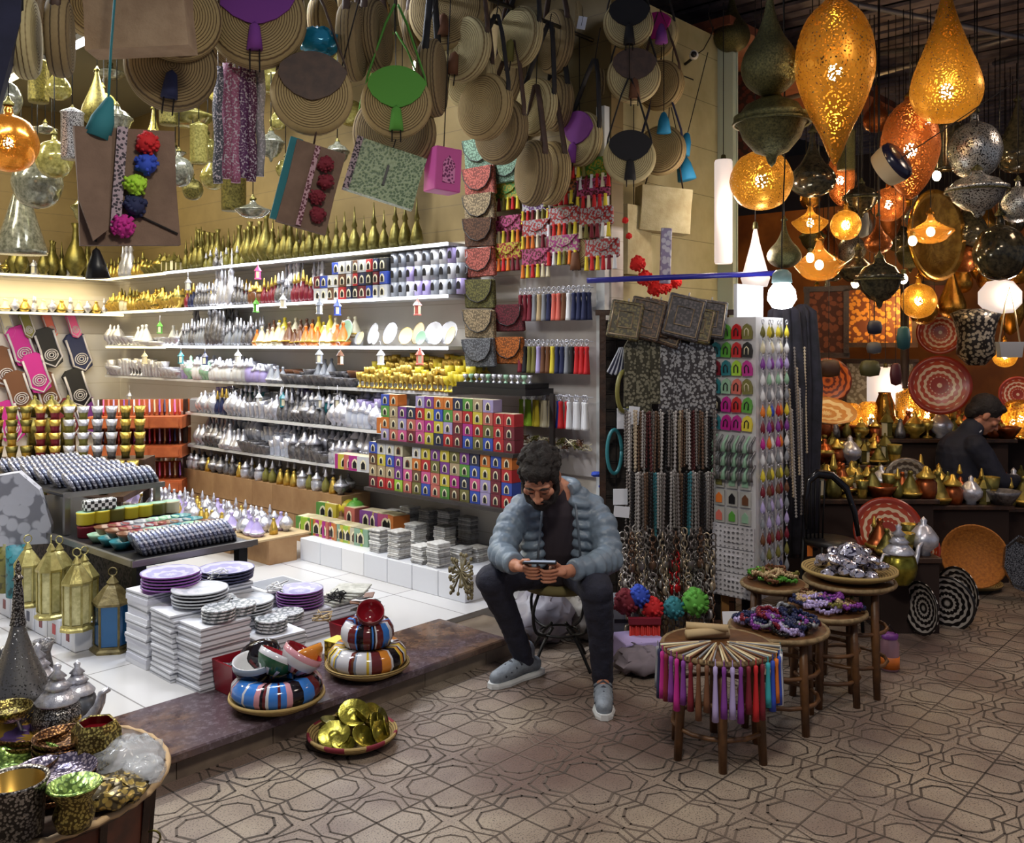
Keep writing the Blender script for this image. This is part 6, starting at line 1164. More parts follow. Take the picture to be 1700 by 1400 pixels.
for k in range(5): ch.tube([(.014*math.cos(a*pi/5)*(1 if k % 2 else .3), .014*math.cos(a*pi/5)*(.3 if k % 2 else 1), -.028*k-.014+.018*math.sin(a*pi/5)) for a in range(11)], .0035, 5)
ch.ell((0, 0, -.16), (.018, .01, .024), 8, 6)
chm = {c: (lambda d: [d.materials.clear(), d.materials.append(pm('charm '+c, SC.get(c, PAL.get(c)), .3, .6)), d][2])(ch.mesh('charm_chain', [iron])) for c in ('silver', 'grey', 'bone', 'brown', 'red')}
for i in range(96):
    r_ = i//24; c = ['silver', 'grey', 'bone', 'silver', 'brown', 'grey'][(i*5+r_) % 6]
    if r_ == 1 and i % 24 in (13, 14): c = 'red'
    p = P(1035+(i % 24)*6.4+R.uniform(-3, 3), 600, 4.88-.03*(i % 3)); one('charm_chain', chm[c], None, f'{c} charm on a chain on the mesh rack, {ordw(r_)} level down, {ordw(i % 24)} across', 'charm', f'charms on chains, {ordw(r_)} level', (p.x, p.y, .62-.115*r_+R.uniform(-.02, .02)), (0, 0, R.uniform(0, 3)), 1.15)
for i, (px, py, w_, h_) in enumerate(((1038, 695, 28, 34), (1052, 690, 18, 30), (1030, 825, 24, 26), (1032, 850, 26, 18))):
    p = P(px, py, 5.0-.05*i); one('price_card', MB().box(0, 0, 0, w_*p.y/F, .004, h_*p.y/F), [paper], f'blank looking white card clipped to the mesh rack, {["upper", "upper small", "lower", "lowest"][i]} one', 'card', None, p, (0, .1*(i % 2), .1))
one('brass_ring', MB().tube([(.075*math.cos(a*pi/12), 0, .11*math.sin(a*pi/12)) for a in range(25)], .012, 8), [pal('olive')], 'oval olive ring frame hanging at the rack edge', 'ring', None, P(1037, 650, 5.0), (0, 0, .9))
for i in range(5): one('striped_card', MB().box(0, 0, 0, .035, .006, .15), [stripm('navy white stripes', (30, 34, 60), (190, 194, 206), 40, 0)], f'striped navy tag fanned beside the mesh rack, {ordw(i)} of the fan', 'tag', 'fanned striped tags', P(1022+i*5, 600, 5.0), (0, .5-.12*i, .3))
one('blue_bangles', MB().tube([(.045*math.cos(a*pi/12), .0, .12*math.sin(a*pi/12)) for a in range(25)], .01, 7), [pal('teal')], 'oval teal bangle string hanging by the edge strip', 'bangle', None, P(1020, 750, 5.05), (0, 0, .4))
# --- white display column with magnets and key rings
BX = [(4.5, 2.33), (4.82, 2.33), (4.82, 2.58), (4.5, 2.58)]
mb = MB(); mb.add([(u, v, z) for z in (.23, 1.74) for u, v in BX], [(3, 2, 1, 0), (4, 5, 6, 7)]+[(i, (i+1) % 4, (i+1) % 4+4, i+4) for i in range(4)])
latt = NT('white cutwork lattice'); latt.rm(.5); latt.base(lin((196, 192, 196))); vd = latt.voro(38, rnd=.15); latt.l(latt.ramp(vd[0], .28, .34), latt.b.inputs['Alpha']); latt = latt.mat
rec = [('panel_box', mb.mesh('panel_box', [pm('white board', (206, 204, 206), .5)]), None), ('pole', MB().box(4.66, 2.46, .12, .05, .05, .24).mesh('pole', [iron]), None), ('base', MB().box(4.66, 2.46, .015, .3, .26, .03).mesh('base', [iron]), None)]
for k in range(3): rec.append(('lattice_panel', MB().box(4.485, 2.455-.0*k, .30+.13*k, .008, .25, .125).box(4.478, 2.455, .30+.13*k, .006, .1, .06).mesh('lattice_panel', [latt]), None, 'white cutwork lattice'))
rec.append(('header_card', MB().box(4.66, 2.455, 1.83, .3, .02, .18).mesh('header_card', [paper]), None))
stamp('display_column', rec, 'white four sided display column covered in magnets and key rings', 'display stand', None, (0, 0, 0), (0, 0, A1))
def facept(u, v, z): return S(u, v, z)
MG = ['navy', 'green', 'red', 'olive', 'teal', 'green', 'red', 'black', 'maroon', 'teal', 'lime', 'magenta', 'teal', 'mint', 'salmon', 'olive', 'black', 'magenta', 'red', 'green', 'teal', 'magenta', 'magenta', 'yellow']
for i, c in enumerate(MG):
    r_, k = divmod(i, 4); key = ('magnet', c)
    if key not in MCACHE: MCACHE[key] = (MB().prism([(-.024, -.034), (.024, -.034), (.027, 0), (.018, .028), (0, .04), (-.018, .028), (-.027, 0)], .014).mesh('plaque', [pm('enamel '+c, PAL[c], .35)]), MB().tube([(-.010, -.009, -.02), (-.010, -.009, .008), (0, -.009, .018), (.010, -.009, .008), (.010, -.009, -.02)], .003, 5).mesh('arch_relief', [pal('cream' if c in ('black', 'olive') else 'black')]))
    a, b_ = MCACHE[key]
    stamp('arch_magnet', [('plaque', a, None), ('arch_relief', b_, None)], f'{c} arched magnet on the white column, {ordw(r_)} row down, {ordw(k)} across', 'magnet', 'arched magnets on the display column', facept(4.489, 2.56-k*.062, 1.66-r_*.098), (0, R.uniform(-.1, .1), A1-pi/2), 1.12)
for r_ in range(3):
    for k in range(8): one('charm_spoon', MCACHE.setdefault(('spoon', k % 2), MB().tube([(0, 0, .03), (0, -.012, -.01), (.012, -.014, -.04)], [.004, .006, .012], 6).mesh('charm_spoon', [dsilver if k % 2 else pal('mint')])), None, f'{"tarnished" if k % 2 else "pale green"} metal charm below the magnets, {ordw(r_)} row, {ordw(k)} across', 'charm', 'slanting metal charms on the display column', facept(4.487, 2.565-k*.032, 1.07-r_*.075), (0, .4, A1-pi/2), 1.3)
for i, c in enumerate(['olive', 'mint', 'mint', 'orange', 'black', 'brown', 'salmon', 'green', 'mint']):
    r_, k = divmod(i, 3); one('door_magnet', MCACHE.setdefault(('door', c), MB().box(0, 0, 0, .062, .008, .082, 0).prism([(-.018, -.028), (.018, -.028), (.018, .008), (0, .028), (-.018, .008)], .006, 1, y=-.006).mesh('door_magnet', [pm('pale card', (180, 178, 172), .5), pal(c)])), None, f'pale card magnet with {c} arched door, {ordw(r_)} row, {ordw(k)} across, above the lattice', 'magnet', 'door card magnets', facept(4.49, 2.54-k*.078, .86-r_*.095), (0, 0, A1-pi/2), 1.)
KR = [('olive', 'yellow'), ('cream', 'white'), ('purple', 'lilac'), ('white', 'mint'), ('white', 'grey'), ('orange', 'yellow', 'blue', 'red'), ('maroon', 'purple'), ('magenta', 'orange', 'white'), ('white', 'grey'), ('yellow', 'olive'), ('maroon', 'brown'), ('lilac', 'grey'), ('grey', 'lilac'), ('brown', 'maroon'), ('grey', 'olive'), ('navy', 'grey'), ('grey', 'navy')]
krm = MB().lathe([(0, -.07), (.010, -.062), (.014, -.045), (.008, -.02), (.002, -.008), (.002, 0)], 8)
for r_, cs in enumerate(KR):
    for k in range(6):
        c = cs[k % len(cs)]; key = ('kr', c)
        if key not in MCACHE: MCACHE[key] = krm.mesh('charm', [pm('charm enamel '+c, PAL[c], .3)])
        stamp('hook_keyring', [('charm', MCACHE[key], None), ('ring', ringm, None)], f'{c} key ring on the column side, {ordw(r_)} row, {ordw(k)} across', 'key ring', 'key rings on the column side', facept(4.53+k*.052, 2.305-.01*(k % 2), 1.70-r_*.085), (0, 0, A1+R.uniform(-.4, .4)), 1.05)
# bright bulb at the pole's end
PB = P(1298, 488, 5.02)
rec = [('globe', MB().lathe([(0, -.085), (.05, -.075), (.078, -.03), (.07, .02), (.045, .055), (.03, .06)], 18).mesh('globe', [glowm('daylight bulb', (.93, .97, 1), 16)]), None), ('collar', MB().lathe([(.03, .058), (.055, .06), (.05, .11), (.03, .13), (0, .135)], 16).mesh('collar', [pm('aqua plastic', (120, 150, 150), .4)]), None), ('cable', MB().tube([(0, 0, .13), (0, .0, .3), (.02, 0, .8), (0, 0, 2.2)], .004, 5).mesh('cable', [cord]), None)]
stamp('bright_bulb', rec, 'bright daylight bulb hanging above the display column', 'bulb', None, PB); lamp('POINT', PB+Vector((0, -.0, -.0)), 16, (.93, .97, 1), .09)
# black scarves and necklaces at the corner
for i in range(3):
    fl = lambda x, i=i: 1+.22*math.sin(x*2*pi*7+i)
    m = MB().lathe([(.02, 1.64), (.07, 1.60), (.10, 1.2), (.085, .7), (.075, .32), (0, .30)], 42, 0, None, True, fl)
    p = P(1302+i*15, 700, 5.5+.06*i); one('black_scarf', m, [pm('black shawl', (26, 25, 32), .85, 0, (42, 40, 52), 16)], f'long black shawl hanging at the corner, {["nearest the key rings", "middle one", "nearest the lamps"][i]}', 'scarf', None, (p.x, p.y, .0 if i != 1 else -.03), (0, 0, i), (1.15, .9, 1.12))
for i in range(9):
    c = ['silver', 'grey', 'bone'][i % 3]; k = ('long', c)
    if k not in MCACHE: MCACHE[k] = strand(.62, .009, 'bead '+c, SC[c], i)
    p = P(1302+i*4.2, 600, 5.28+.02*i); one('bead_strand', MCACHE[k], None, f'{c} long necklace over the black shawls, {ordw(i)} across', 'necklace', 'long necklaces over the black shawls', (p.x, p.y, 1.58-.12*(i % 4)), (0, R.uniform(-.05, .05), 0))
# ================================================================ stools and low tables of trinkets along the alley
bamb = pm('bamboo brown', (112, 74, 40), .45, 0, (78, 50, 28), 12, 30, .2); pale_r = pm('woven pale rim', (150, 126, 90), .7, 0, (110, 90, 60), 40)
def stool(r_, h_, nleg=4, m_=bamb, rungs=2):
    rec = [('top', MB().lathe([(0, h_-.03), (r_*.9, h_-.03), (r_, h_-.015), (r_, h_), (r_*.94, h_+.004), (0, h_-.002)], 32).mesh('top', [m_]), None), ('rim', MB().tube([(r_*math.cos(a*pi/16), r_*math.sin(a*pi/16), h_-.006) for a in range(33)], .011, 6).mesh('rim', [pale_r]), None)]
    for k in range(nleg):
        a = 2*pi*k/nleg+.4; c, s1 = math.cos(a), math.sin(a)
        rec.append(('leg', MB().tube([(r_*.78*c, r_*.78*s1, h_-.03), (r_*.80*c, r_*.80*s1, h_*.55), (r_*.86*c, r_*.86*s1, 0)], [.016, .019, .016], 8).mesh('leg', [m_]), None))
    for q_ in range(rungs):
        z = h_*(.28+.3*q_); rec.append(('rung', MB().tube([(r_*.82*math.cos(a*pi/8), r_*.82*math.sin(a*pi/8), z) for a in range(17)], .009, 6).mesh('rung', [m_]), None))
    return rec
def centre(px, py, z): return G(px, py, z)
T1 = centre(1192, 1070, .42); stamp('bamboo_stool', stool(.215, .42, 6), 'bamboo stool under the fan of incense and coloured tassels', 'stool', None, (T1.x, T1.y, 0))
T2 = centre(1292, 1040, .40); stamp('bamboo_stool', stool(.20, .40, 4), 'bamboo stool heaped with blue and purple beads', 'stool', None, (T2.x, T2.y, 0))
T3 = centre(1372, 1012, .40); stamp('bamboo_stool', stool(.17, .40, 5), 'bamboo stool heaped with gold and violet beads', 'stool', None, (T3.x, T3.y, 0))
T4 = centre(1410, 962, .50); stamp('bamboo_stool', stool(.20, .50, 4), 'taller bamboo stool under the mirrored bowls', 'stool', None, (T4.x, T4.y, 0))
T5 = centre(1320, 1000, .38); stamp('bamboo_stool', stool(.16, .38, 4), 'low bamboo stool behind the blue beads', 'stool', None, (T5.x, T5.y+.35, 0))
# fan of incense sticks and tassels
for i in range(40):
    a = -pi*.06-pi*.92*i/39+R.uniform(-.05, .05); r0, r1 = .03+R.random()*.05, .235
    one('incense_stick', MB().tube([(r0*math.cos(a), r0*math.sin(a), .012+.0008*(i % 7)), (r1*math.cos(a), r1*math.sin(a), .012)], .004, 5), [pal(['tan', 'cream', 'grey', 'brown'][i % 4], .8)], f'{["tan", "cream", "grey", "brown"][i % 4]} incense stick fanned on the nearest stool, {ordw(i)} counted from the beads', 'incense stick', 'incense sticks fanned on the nearest stool', (T1.x, T1.y, .42))
tl = MB().tube([(0, 0, .02), (0, 0, 0)], .002, 4).lathe([(0, 0), (.008, -.004), (.009, -.02), (.007, -.03), (.012, -.13), (.013, -.17), (0, -.165)], 8)
TCOL = ['teal', 'grey', 'white', 'blue', 'orange', 'blue', 'turquoise', 'maroon', 'red', 'maroon', 'purple', 'lilac', 'purple', 'lilac', 'brown', 'brown', 'maroon', 'purple', 'magenta', 'purple', 'maroon', 'magenta', 'navy', 'grey']
for i, c in enumerate(TCOL):
    a = -pi*.04-pi*.96*i/23; k = ('longt', c)
    if k not in MCACHE: MCACHE[k] = tl.mesh('long_tassel', [pm('silk '+c, PAL[c], .6)])
    one('long_tassel', MCACHE[k], None, f'{c} silk tassel at the rim of the nearest stool, {ordw(i)} counted from the beads', 'tassel', 'silk tassels round the nearest stool', (T1.x+.236*math.cos(a), T1.y+.236*math.sin(a), .415), (0, 0, 0), (1, 1, R.uniform(.95, 1.25)))
one('wood_bundle', MB().tube([(-.09, .06, .02), (.08, .08, .02)], .02, 6).tube([(-.1, .03, .03), (.06, .06, .035)], .018, 6).tube([(-.09, .08, .05), (.07, .04, .05)], .015, 6), [pal('tan', .8)], 'bundle of pale sticks behind the incense fan', 'bundle', None, (T1.x-.02, T1.y, .42))
one('price_card', MB().box(0, 0, .055, .075, .004, .11, 0, TR(rx=-.25)), [paper], 'white handwritten looking card propped between two stools', 'card', None, P(1216, 1040, 4.02)+Vector((0, 0, -.05)), (0, 0, .05))
# heaps of beads: necklaces coiled, each one its own
def coil(r_, seed):
    rr = random.Random(seed); return [(r_*(1+.3*math.sin(3*a+seed))*math.cos(a), r_*(1+.25*math.cos(2*a+seed))*math.sin(a), .006+.012*rr.random()) for a in [k*2*pi/46 for k in range(47)]]
def heap(T_, h_, R0, n, cols_, lab, s_=1.):
    for i in range(n):
        a = R.random()*2*pi; d = R0*math.sqrt(R.random())*.72; c = cols_[i % len(cols_)]; key = ('coil', c, i % 3)
        if key not in MCACHE:
            m = MB()
            for q_ in coil(.042, i): m.ell(q_, (.0085, .0085, .0085), 6, 4)
            MCACHE[key] = m.mesh('bead_bracelet', [pm('glossy bead '+c, PAL[c], .15, .3)])
        z = h_+.006+.055*(1-d/R0)*R.random()+.004
        one('bead_bracelet', MCACHE[key], None, f'{c} bead bracelet heaped on {lab}', 'bracelet', f'{c} bracelets on {lab}', (T_[0]+d*math.cos(a), T_[1]+d*math.sin(a), z), (R.uniform(-.35, .35), R.uniform(-.35, .35), a), s_)
heap(T2, .40, .19, 42, ['navy', 'purple', 'lilac', 'navy', 'silver' if False else 'grey', 'maroon', 'black'], 'the blue bead stool')
heap(T3, .40, .16, 30, ['purple', 'brown', 'olive', 'lilac', 'navy', 'tan'], 'the gold and violet bead stool')
heap((T5.x, T5.y+.35), .38, .15, 22, ['olive', 'green', 'tan', 'brown'], 'the low stool behind the blue beads')
# mirrored bowls on the tall stool
one('flat_basket', basket(.215, .04), [wick], 'round basket holding the mirrored bracelets on the taller stool', 'basket', None, (T4.x, T4.y, .505))
mir = spotm('mirror mosaic', (210, 206, 222), (56, 52, 74), 70, .42, .12, .7)
for i in range(34):
    a = i*2.4; d = .165*math.sqrt(((i % 17)+.5)/17); z = .53+(.045 if i >= 17 else 0)+.02*(i % 2); d *= .8 if i >= 17 else 1
    one('mirror_trinket', MCACHE.setdefault('mirt', MB().lathe([(0, 0), (.025, .002), (.034, .014), (.028, .028), (.012, .036), (0, .038)], 10, sm=False).mesh('mirror_trinket', [mir])), None, f'mirror mosaic trinket in the basket on the taller stool, {"upper" if i >= 17 else "lower"} layer', 'trinket', f'mirror trinkets, {"upper" if i >= 17 else "lower"} layer', (T4.x+d*math.cos(a), T4.y+d*math.sin(a), z), (R.uniform(-.4, .4), R.uniform(-.4, .4), a))
one('mirror_pot', MB().lathe([(0, 0), (.05, 0), (.07, .02), (.05, .05), (.02, .065), (0, .07)], 16, sm=False), [mir], 'round mirror mosaic pot topping the trinket basket', 'pot', None, (T4.x+.01, T4.y, .605))
# curved black chair back behind the mirrored bowls
ca = [(-.17, 0, .0), (-.2, 0, .25), (-.19, 0, .55), (-.13, 0, .72), (.02, 0, .78), (.12, 0, .70), (.18, 0, .5), (.2, 0, .25)]
CP = P(1378, 880, 5.25); CP.z = .1
rec = [('arm_rail', MB().tube([(-.2, -.0, .45), (-.21, 0, .62), (-.19, .0, .72), (-.1, .02, .76), (.02, .0, .75), (.12, -.04, .68), (.17, -.08, .55), (.19, -.1, .42)], [.018, .022, .026, .026, .024, .024, .022, .018], 8).mesh('arm_rail', [pm('black gloss', (20, 18, 22), .15)]), None), ('seat', MB().lathe([(0, .36), (.2, .36), (.21, .375), (.2, .39), (0, .39)], 22).mesh('seat', [black]), None)]
for i in range(5): rec.append(('spindle', MB().tube([(-.19+i*.035, .03, .38), (-.2+i*.04, .01, .72)], .007, 6).mesh('spindle', [iron]), None))
for c, s1 in ((1, 1), (-1, 1), (1, -1), (-1, -1)): rec.append(('leg', MB().tube([(.15*c, .15*s1, .37), (.18*c, .18*s1, -.1)], .014, 6).mesh('leg', [iron]), None))
rec.append(('paper_tag', MB().box(-.19, -.03, .33, .045, .003, .06).mesh('paper_tag', [pal('orange', .8)]), None, 'small orange tag'))
stamp('curved_chair', rec, 'black chair with curved glossy back behind the mirrored bowls', 'chair', None, CP, (0, 0, .1), (.68, .8, 1.0))
# clutter on the paving under the racks
for i, (px, py, c, r_) in enumerate(((1062, 990, 'blue', .06), (1040, 1000, 'maroon', .07), (1085, 1010, 'red', .06), (1155, 1000, 'green', .075), (1120, 1010, 'teal', .06))):
    p = P(px, py, 4.7); one('tinsel_ball', pompoms([c], 0, 0, 0, 0, r_, 0)[0][1], None, f'{c} tinsel flower on the crates below the mesh rack', 'ornament', None, p)
for i, (x, y, w_, h_, c) in enumerate(((1045, 1060, .16, .24, 'grey'), (1120, 1050, .2, .30, 'tan'), (1190, 1010, .24, .34, 'brown'), (1070, 1100, .22, .14, 'lilac'))):
    p = G(x, y+30, 0); one('low_crate', MB().box(0, 0, h_/2, w_, .2, h_, bev=.004).box(0, -.1, h_*.6, w_*.8, .004, .02, 1), [pal(c, .8), black], f'{["grey", "tan", "dark brown", "pale lilac"][i]} low crate on the paving below the racks', 'crate', None, (p.x, p.y+.22, 0), (0, 0, .1*i))
fr = MB()
for i in range(16): fr.tube([(-.07+.0095*i, .006*(i % 3), .0), (-.072+.0098*i, .008*(i % 2), -.22)], .006, 5)
stamp('fringe_hanging', [('header', MB().box(0, 0, .012, .16, .03, .03).mesh('header', [pal('maroon')]), None), ('fringe', fr.mesh('fringe', [pm('bright red silk', (196, 40, 30), .6)]), None)], 'red silk fringe hanging below the mesh rack near the man', 'fringe', None, P(1070, 1035, 4.62))
one('cloth_bundle', crumple(.13, 41, .5), [pal('white', .8)], 'crumpled white cloth on the paving behind the man\'s shoe', 'cloth', None, (G(1075, 1145, 0).x, 4.5, 0)); bpy.data.objects['cloth_bundle'].data.materials[0] = pm('greyish cloth', (134, 124, 134), .9)
one('plastic_sack', crumple(.17, 43, .8), [pm('milky plastic', (150, 146, 156), .35)], 'milky plastic sack on the floor behind the stool', 'sack', None, (.16, 4.98, .0))
one('plastic_sack', crumple(.13, 47, .9), [pm('pale sack', (130, 124, 118), .5)], 'smaller pale sack beside the milky one', 'sack', None, (.42, 5.02, .0))
# dried bunch at the doorway end of the plinth
m = MB(); rr = random.Random(8)
for k in range(60):
    a = rr.random()*2*pi; d = Vector((math.cos(a)*.06, math.sin(a)*.06, rr.uniform(-.12, .1))); m.tube([(0, 0, .02), d*.6, d], .003, 4); m.ell(d, (.01, .01, .012), 5, 4)
one('dried_bunch', m, [pm('dry olive stems', (130, 120, 90), .9)], 'dried bunch with small buds at the doorway end of the plinth', 'bunch', None, P(765, 955, 5.0))
# orange jar on the paving
pj = G(1477, 1112, 0); rec = [('glass', MB().lathe([(0, 0), (.042, 0), (.045, .01), (.045, .13), (.036, .15), (.036, .16)], 18).mesh('glass', [pm('pinkish glass', (170, 130, 140), .1, .1)]), None), ('contents', MB().lathe([(0, .012), (.046, .012), (.0462, .07), (0, .072)], 18).mesh('contents', [pal('orange')]), None), ('lid', MB().lathe([(.038, .155), (.04, .175), (0, .18)], 16).mesh('lid', [pal('purple')]), None), ('handle', MB().tube([(-.038, 0, .16), (0, 0, .22), (.038, 0, .16)], .003, 5).mesh('handle', [iron]), None)]
stamp('glass_jar', rec, 'small glass jar with orange filling on the paving beside the stool legs', 'jar', None, (pj.x, pj.y, 0))
# ================================================================ the lamp shop
gpt = piercedm('pierced table brass', (220, 160, 60), 90, .34)
struct('floor_lamp_shop', MB().box(8.9, 4.6, -.02, 6.2, 2.2, .042), [pm('worn dark floor', (84, 62, 48), .6, 0, (60, 44, 36), 3)], rot=(0, 0, A1))
struct('ceiling_lamp_shop', MB().box(7.4, 4.5, 3.86, 3.2, 2.6, .06), [pm('brick red plaster', (1, 1, 1))], rot=(0, 0, A1))
olv = pm('olive bronze', (104, 100, 62), .35, .75, (60, 60, 38), 30, 60, .5); smoke = pm('smoked glass', (96, 88, 66), .12, .5, (50, 48, 40), 12); sil = spotm('pierced silver dome', (196, 196, 190), (70, 68, 66), 40, .40, .25, .7)
ambg = NT('amber glass'); ambg.base(lin((220, 150, 60))); ambg.rm(.1, .1); ambg.b.inputs['Alpha'].default_value = .55; ambg = ambg.mat
cop = piercedm('pierced copper', (176, 100, 50), 30, .33); gpb = piercedm('pierced bright brass', (220, 160, 60), 34, .34); gold2 = pm('lamp shop brass', (206, 150, 60), .22, .9, (150, 100, 36), 14, 40, .2)
L_ = [
 ('bulge', 1386, 120, 128, 4.55, gp, 'largest golden pierced lantern, swelling and tapering to a point', 26, 1.),
 ('drop', 1571, 152, 114, 4.9, gpb, 'golden pierced teardrop lantern before the slatted roof', 24, 1.05),
 ('onion', 1278, 112, 94, 4.7, olv, 'olive bronze onion lantern with long neck beside the largest golden one', 0, 1.1),
 ('urn', 1281, 205, 124, 4.75, olv, 'olive bronze urn lantern under the onion one', 0, .95),
 ('globe', 1264, 300, 104, 5.3, gpb, 'clear golden globe lantern under the bronze urn', 8, .95),
 ('onion', 1349, 300, 76, 5.5, smoke, 'smoked glass globe with neck beside the clear golden one', 0, .8),
 ('egg', 1511, 250, 94, 5.2, cop, 'egg shaped pierced copper lantern below the teardrop', 18, 1.02),
 ('globe', 1618, 250, 86, 5.4, sil, 'pierced silver globe by the slatted roof', 0, 1.1),
 ('cylinder', 1576, 245, 46, 5.5, smoke, 'smoked cylinder lantern between the copper egg and the silver globe', 0, .9),
 ('urn', 1622, 318, 98, 5.3, sil, 'silver domed urn lantern under the silver globe', 0, .75),
 ('globe', 1660, 420, 84, 5.8, smoke, 'large smoked globe low by the roof side', 0, 1.1),
 ('globe', 1690, 340, 60, 5.8, sil, 'silver mosaic globe cut by the picture edge', 0, 1.),
 ('drop', 1690, 260, 70, 6.2, smoke, 'smoked drop lantern at the far edge below the struts', 0, .9),
 ('dish', 1545, 385, 74, 6.0, ambg, 'amber glass dish lamp before the big brass disc', 7, 1.3),
 ('dish', 1360, 440, 84, 5.8, ambg, 'flat amber glass dish lamp nearest the bright bulb', 6, 1.6),
 ('dish', 1425, 448, 74, 6.0, smoke, 'second flat dish lamp beside the amber one', 0, 1.5),
 ('globe', 1404, 374, 50, 6.0, gpb, 'small blazing brass globe in the middle of the lanterns', 12, 1.),
 ('urn', 1460, 465, 78, 5.6, smoke, 'smoked glass urn with domed foot over the carved orange panel', 0, 1.),
 ('onion', 1458, 405, 44, 5.9, cop, 'small coppery onion lantern over the smoked urn', 0, .8),
 ('globe', 1525, 500, 58, 6.4, gpb, 'glowing brass globe beside the carved orange panel', 12, 1.),
 ('onion', 1302, 425, 56, 5.4, olv, 'dark bronze onion lantern behind the bright bulb', 0, .8),
 ('urn', 1430, 330, 60, 6.1, smoke, 'dusky glass urn above the small blazing globe', 0, .9),
 ('globe', 1475, 340, 56, 6.3, cop, 'copper ball lantern under the tan rimmed drum', 7, 1.),
 ('dish', 1345, 370, 60, 6.4, gpb, 'brass dish lantern under the smoked neck globe', 6, 1.5),
 ('globe', 1600, 430, 46, 6.6, cop, 'copper ball lantern behind the big brass disc', 0, 1.),
 ('egg', 1395, 300, 50, 6.5, cop, 'narrow copper egg lantern under the point of the largest one', 6, 1.),
 ('globe', 1668, 590, 40, 7.2, gpb, 'brass globe glowing behind the grey handled bag', 8, 1.),
 ('drop', 1610, 390, 60, 6.6, smoke, 'dusky drop lantern below the silver urn', 0, .8),
 ('cylinder', 1405, 250, 36, 6.4, olv, 'bronze cylinder lantern close behind the largest one', 0, 1.),
 ('onion', 1215, 60, 60, 6.6, olv, 'dim bronze onion lantern near the pale post', 0, 1.),
 ('onion', 1455, 200, 44, 6.8, cop, 'dim copper onion lantern between the largest one and the teardrop', 0, 1.),
]
for sh, px, py, w_, Y, m_, lab, lit, hs in L_:
    hang_lantern(sh, px, py, w_, Y, m_, lab, lit*.55, 3.8, hs=hs, cap=(gold2 if lit else olv), band=(olv if sh == 'urn' else None), r_b=.035 if w_ > 90 else .026)
# extra floating bulbs seen bare between the shades
for i, (px, py, c) in enumerate(((1515, 400, 0), (1540, 202, 0), (1555, 292, 0), (1345, 428, 0), (1500, 463, 0), (1440, 735, 0), (1530, 702, 0), (1420, 470, 0))):
    if py > 600: continue
    p = P(px, py, 6.1); stamp('bare_bulb', [('bulb', MB().ell((0, 0, 0), (.026, .026, .034), 12, 8).mesh('bulb', [glowm('bulb 1.0', (1, .82, .5), 60)]), None), ('socket', MB().lathe([(.016, .03), (.018, .06), (0, .065)], 10).mesh('socket', [olv]), None), ('cord', MB().tube([(0, 0, .06), (0, 0, 3.8-p.z)], .003, 5).mesh('cord', [cord]), None)], f'bare warm bulb hanging in the lamp shop, {["below the amber dish", "beside the teardrop", "under the copper egg", "over the flat amber dish", "beside the smoked urn", "", "", "between the two flat dishes"][i]}', 'bulb', None, p); lamp('POINT', p, 5, AMBER, .03)
# white glowing shades; the last stands in for glare on a wall panel
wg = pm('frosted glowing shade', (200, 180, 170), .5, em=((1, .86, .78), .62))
def shade_lamp(px, py, w_, h_, Y, prof, lab, st):
    p = P(px, py, Y); k, h = w_*Y/F, h_*Y/F
    stamp('paper_shade', [('shade', MB().lathe([(a*k/2, (b_-.5)*h) for a, b_ in prof], 18).mesh('shade', [wg]), None), ('cap', MB().lathe([(.02, h*.5-.01), (.015, h*.5+.03), (0, h*.5+.04)], 10).mesh('cap', [olv]), None), ('cord', MB().tube([(0, 0, h*.5+.03), (0, 0, 3.7-p.z)], .003, 5).mesh('cord', [cord]), None)], lab, 'lantern', None, p); lamp('POINT', p+Vector((0, -k, 0)), st, (1, .85, .75), .05)
shade_lamp(1201, 352, 30, 172, 5.7, [(.9, 0), (1, .02), (1, .98), (.9, 1)], 'tall white glowing cylinder lantern next to the pale post', 5)
shade_lamp(1254, 428, 48, 100, 5.6, [(0, 0), (.8, .02), (1, .16), (.8, .3), (.3, .75), (.1, 1)], 'white glowing pointed lantern above the display column', 5)
shade_lamp(1660, 493, 66, 56, 6.5, [(0, 0), (.6, .03), (1, .3), (1, .65), (.6, .95), (.2, 1)], 'cream glowing paper globe beside the handled bag', 8)
shade_lamp(1470, 640, 58, 60, 7.6, [(.9, 0), (1, .02), (1, .98), (.9, 1)], 'added glowing drum for the glare on the white wall panel, behind the golden vase', 7)  # no lantern here: added drum and light imitate glare on a wall panel
# big shiny disc, drum, framed panels
p = P(1548, 392, 6.4); one('brass_disc', MB().lathe([(0, .0), (.2, .01), (.26, .03), (.31, .05), (.32, .03), (.27, .01), (.2, -.01), (0, -.02)], 44), [gold2], 'big shiny brass disc hanging face on among the lanterns', 'tray', None, p, (pi/2, 0, .55), 1.0)
p = P(1470, 280, 4.9); stamp('hand_drum', [('shell', MB().lathe([(.095, -.02), (.105, .02), (.11, .06)], 24).mesh('shell', [pal('tan', .6)]), None), ('head', MB().lathe([(.11, .06), (.105, .085), (.08, .10), (0, .105)], 24).mesh('head', [pm('midnight glitter skin', (28, 26, 48), .2)]), None), ('strap', MB().tube([(0, .0, -.05), (.02, 0, .6), (0, 0, 2.0)], .003, 5).mesh('strap', [cord]), None)], 'tan hand drum with midnight blue skin hanging tilted by the copper egg', 'drum', None, p, (math.radians(62), 0, .75), 1.)
carved = spotm('carved orange screen', (226, 150, 50), (120, 60, 20), 26, .3, .5)
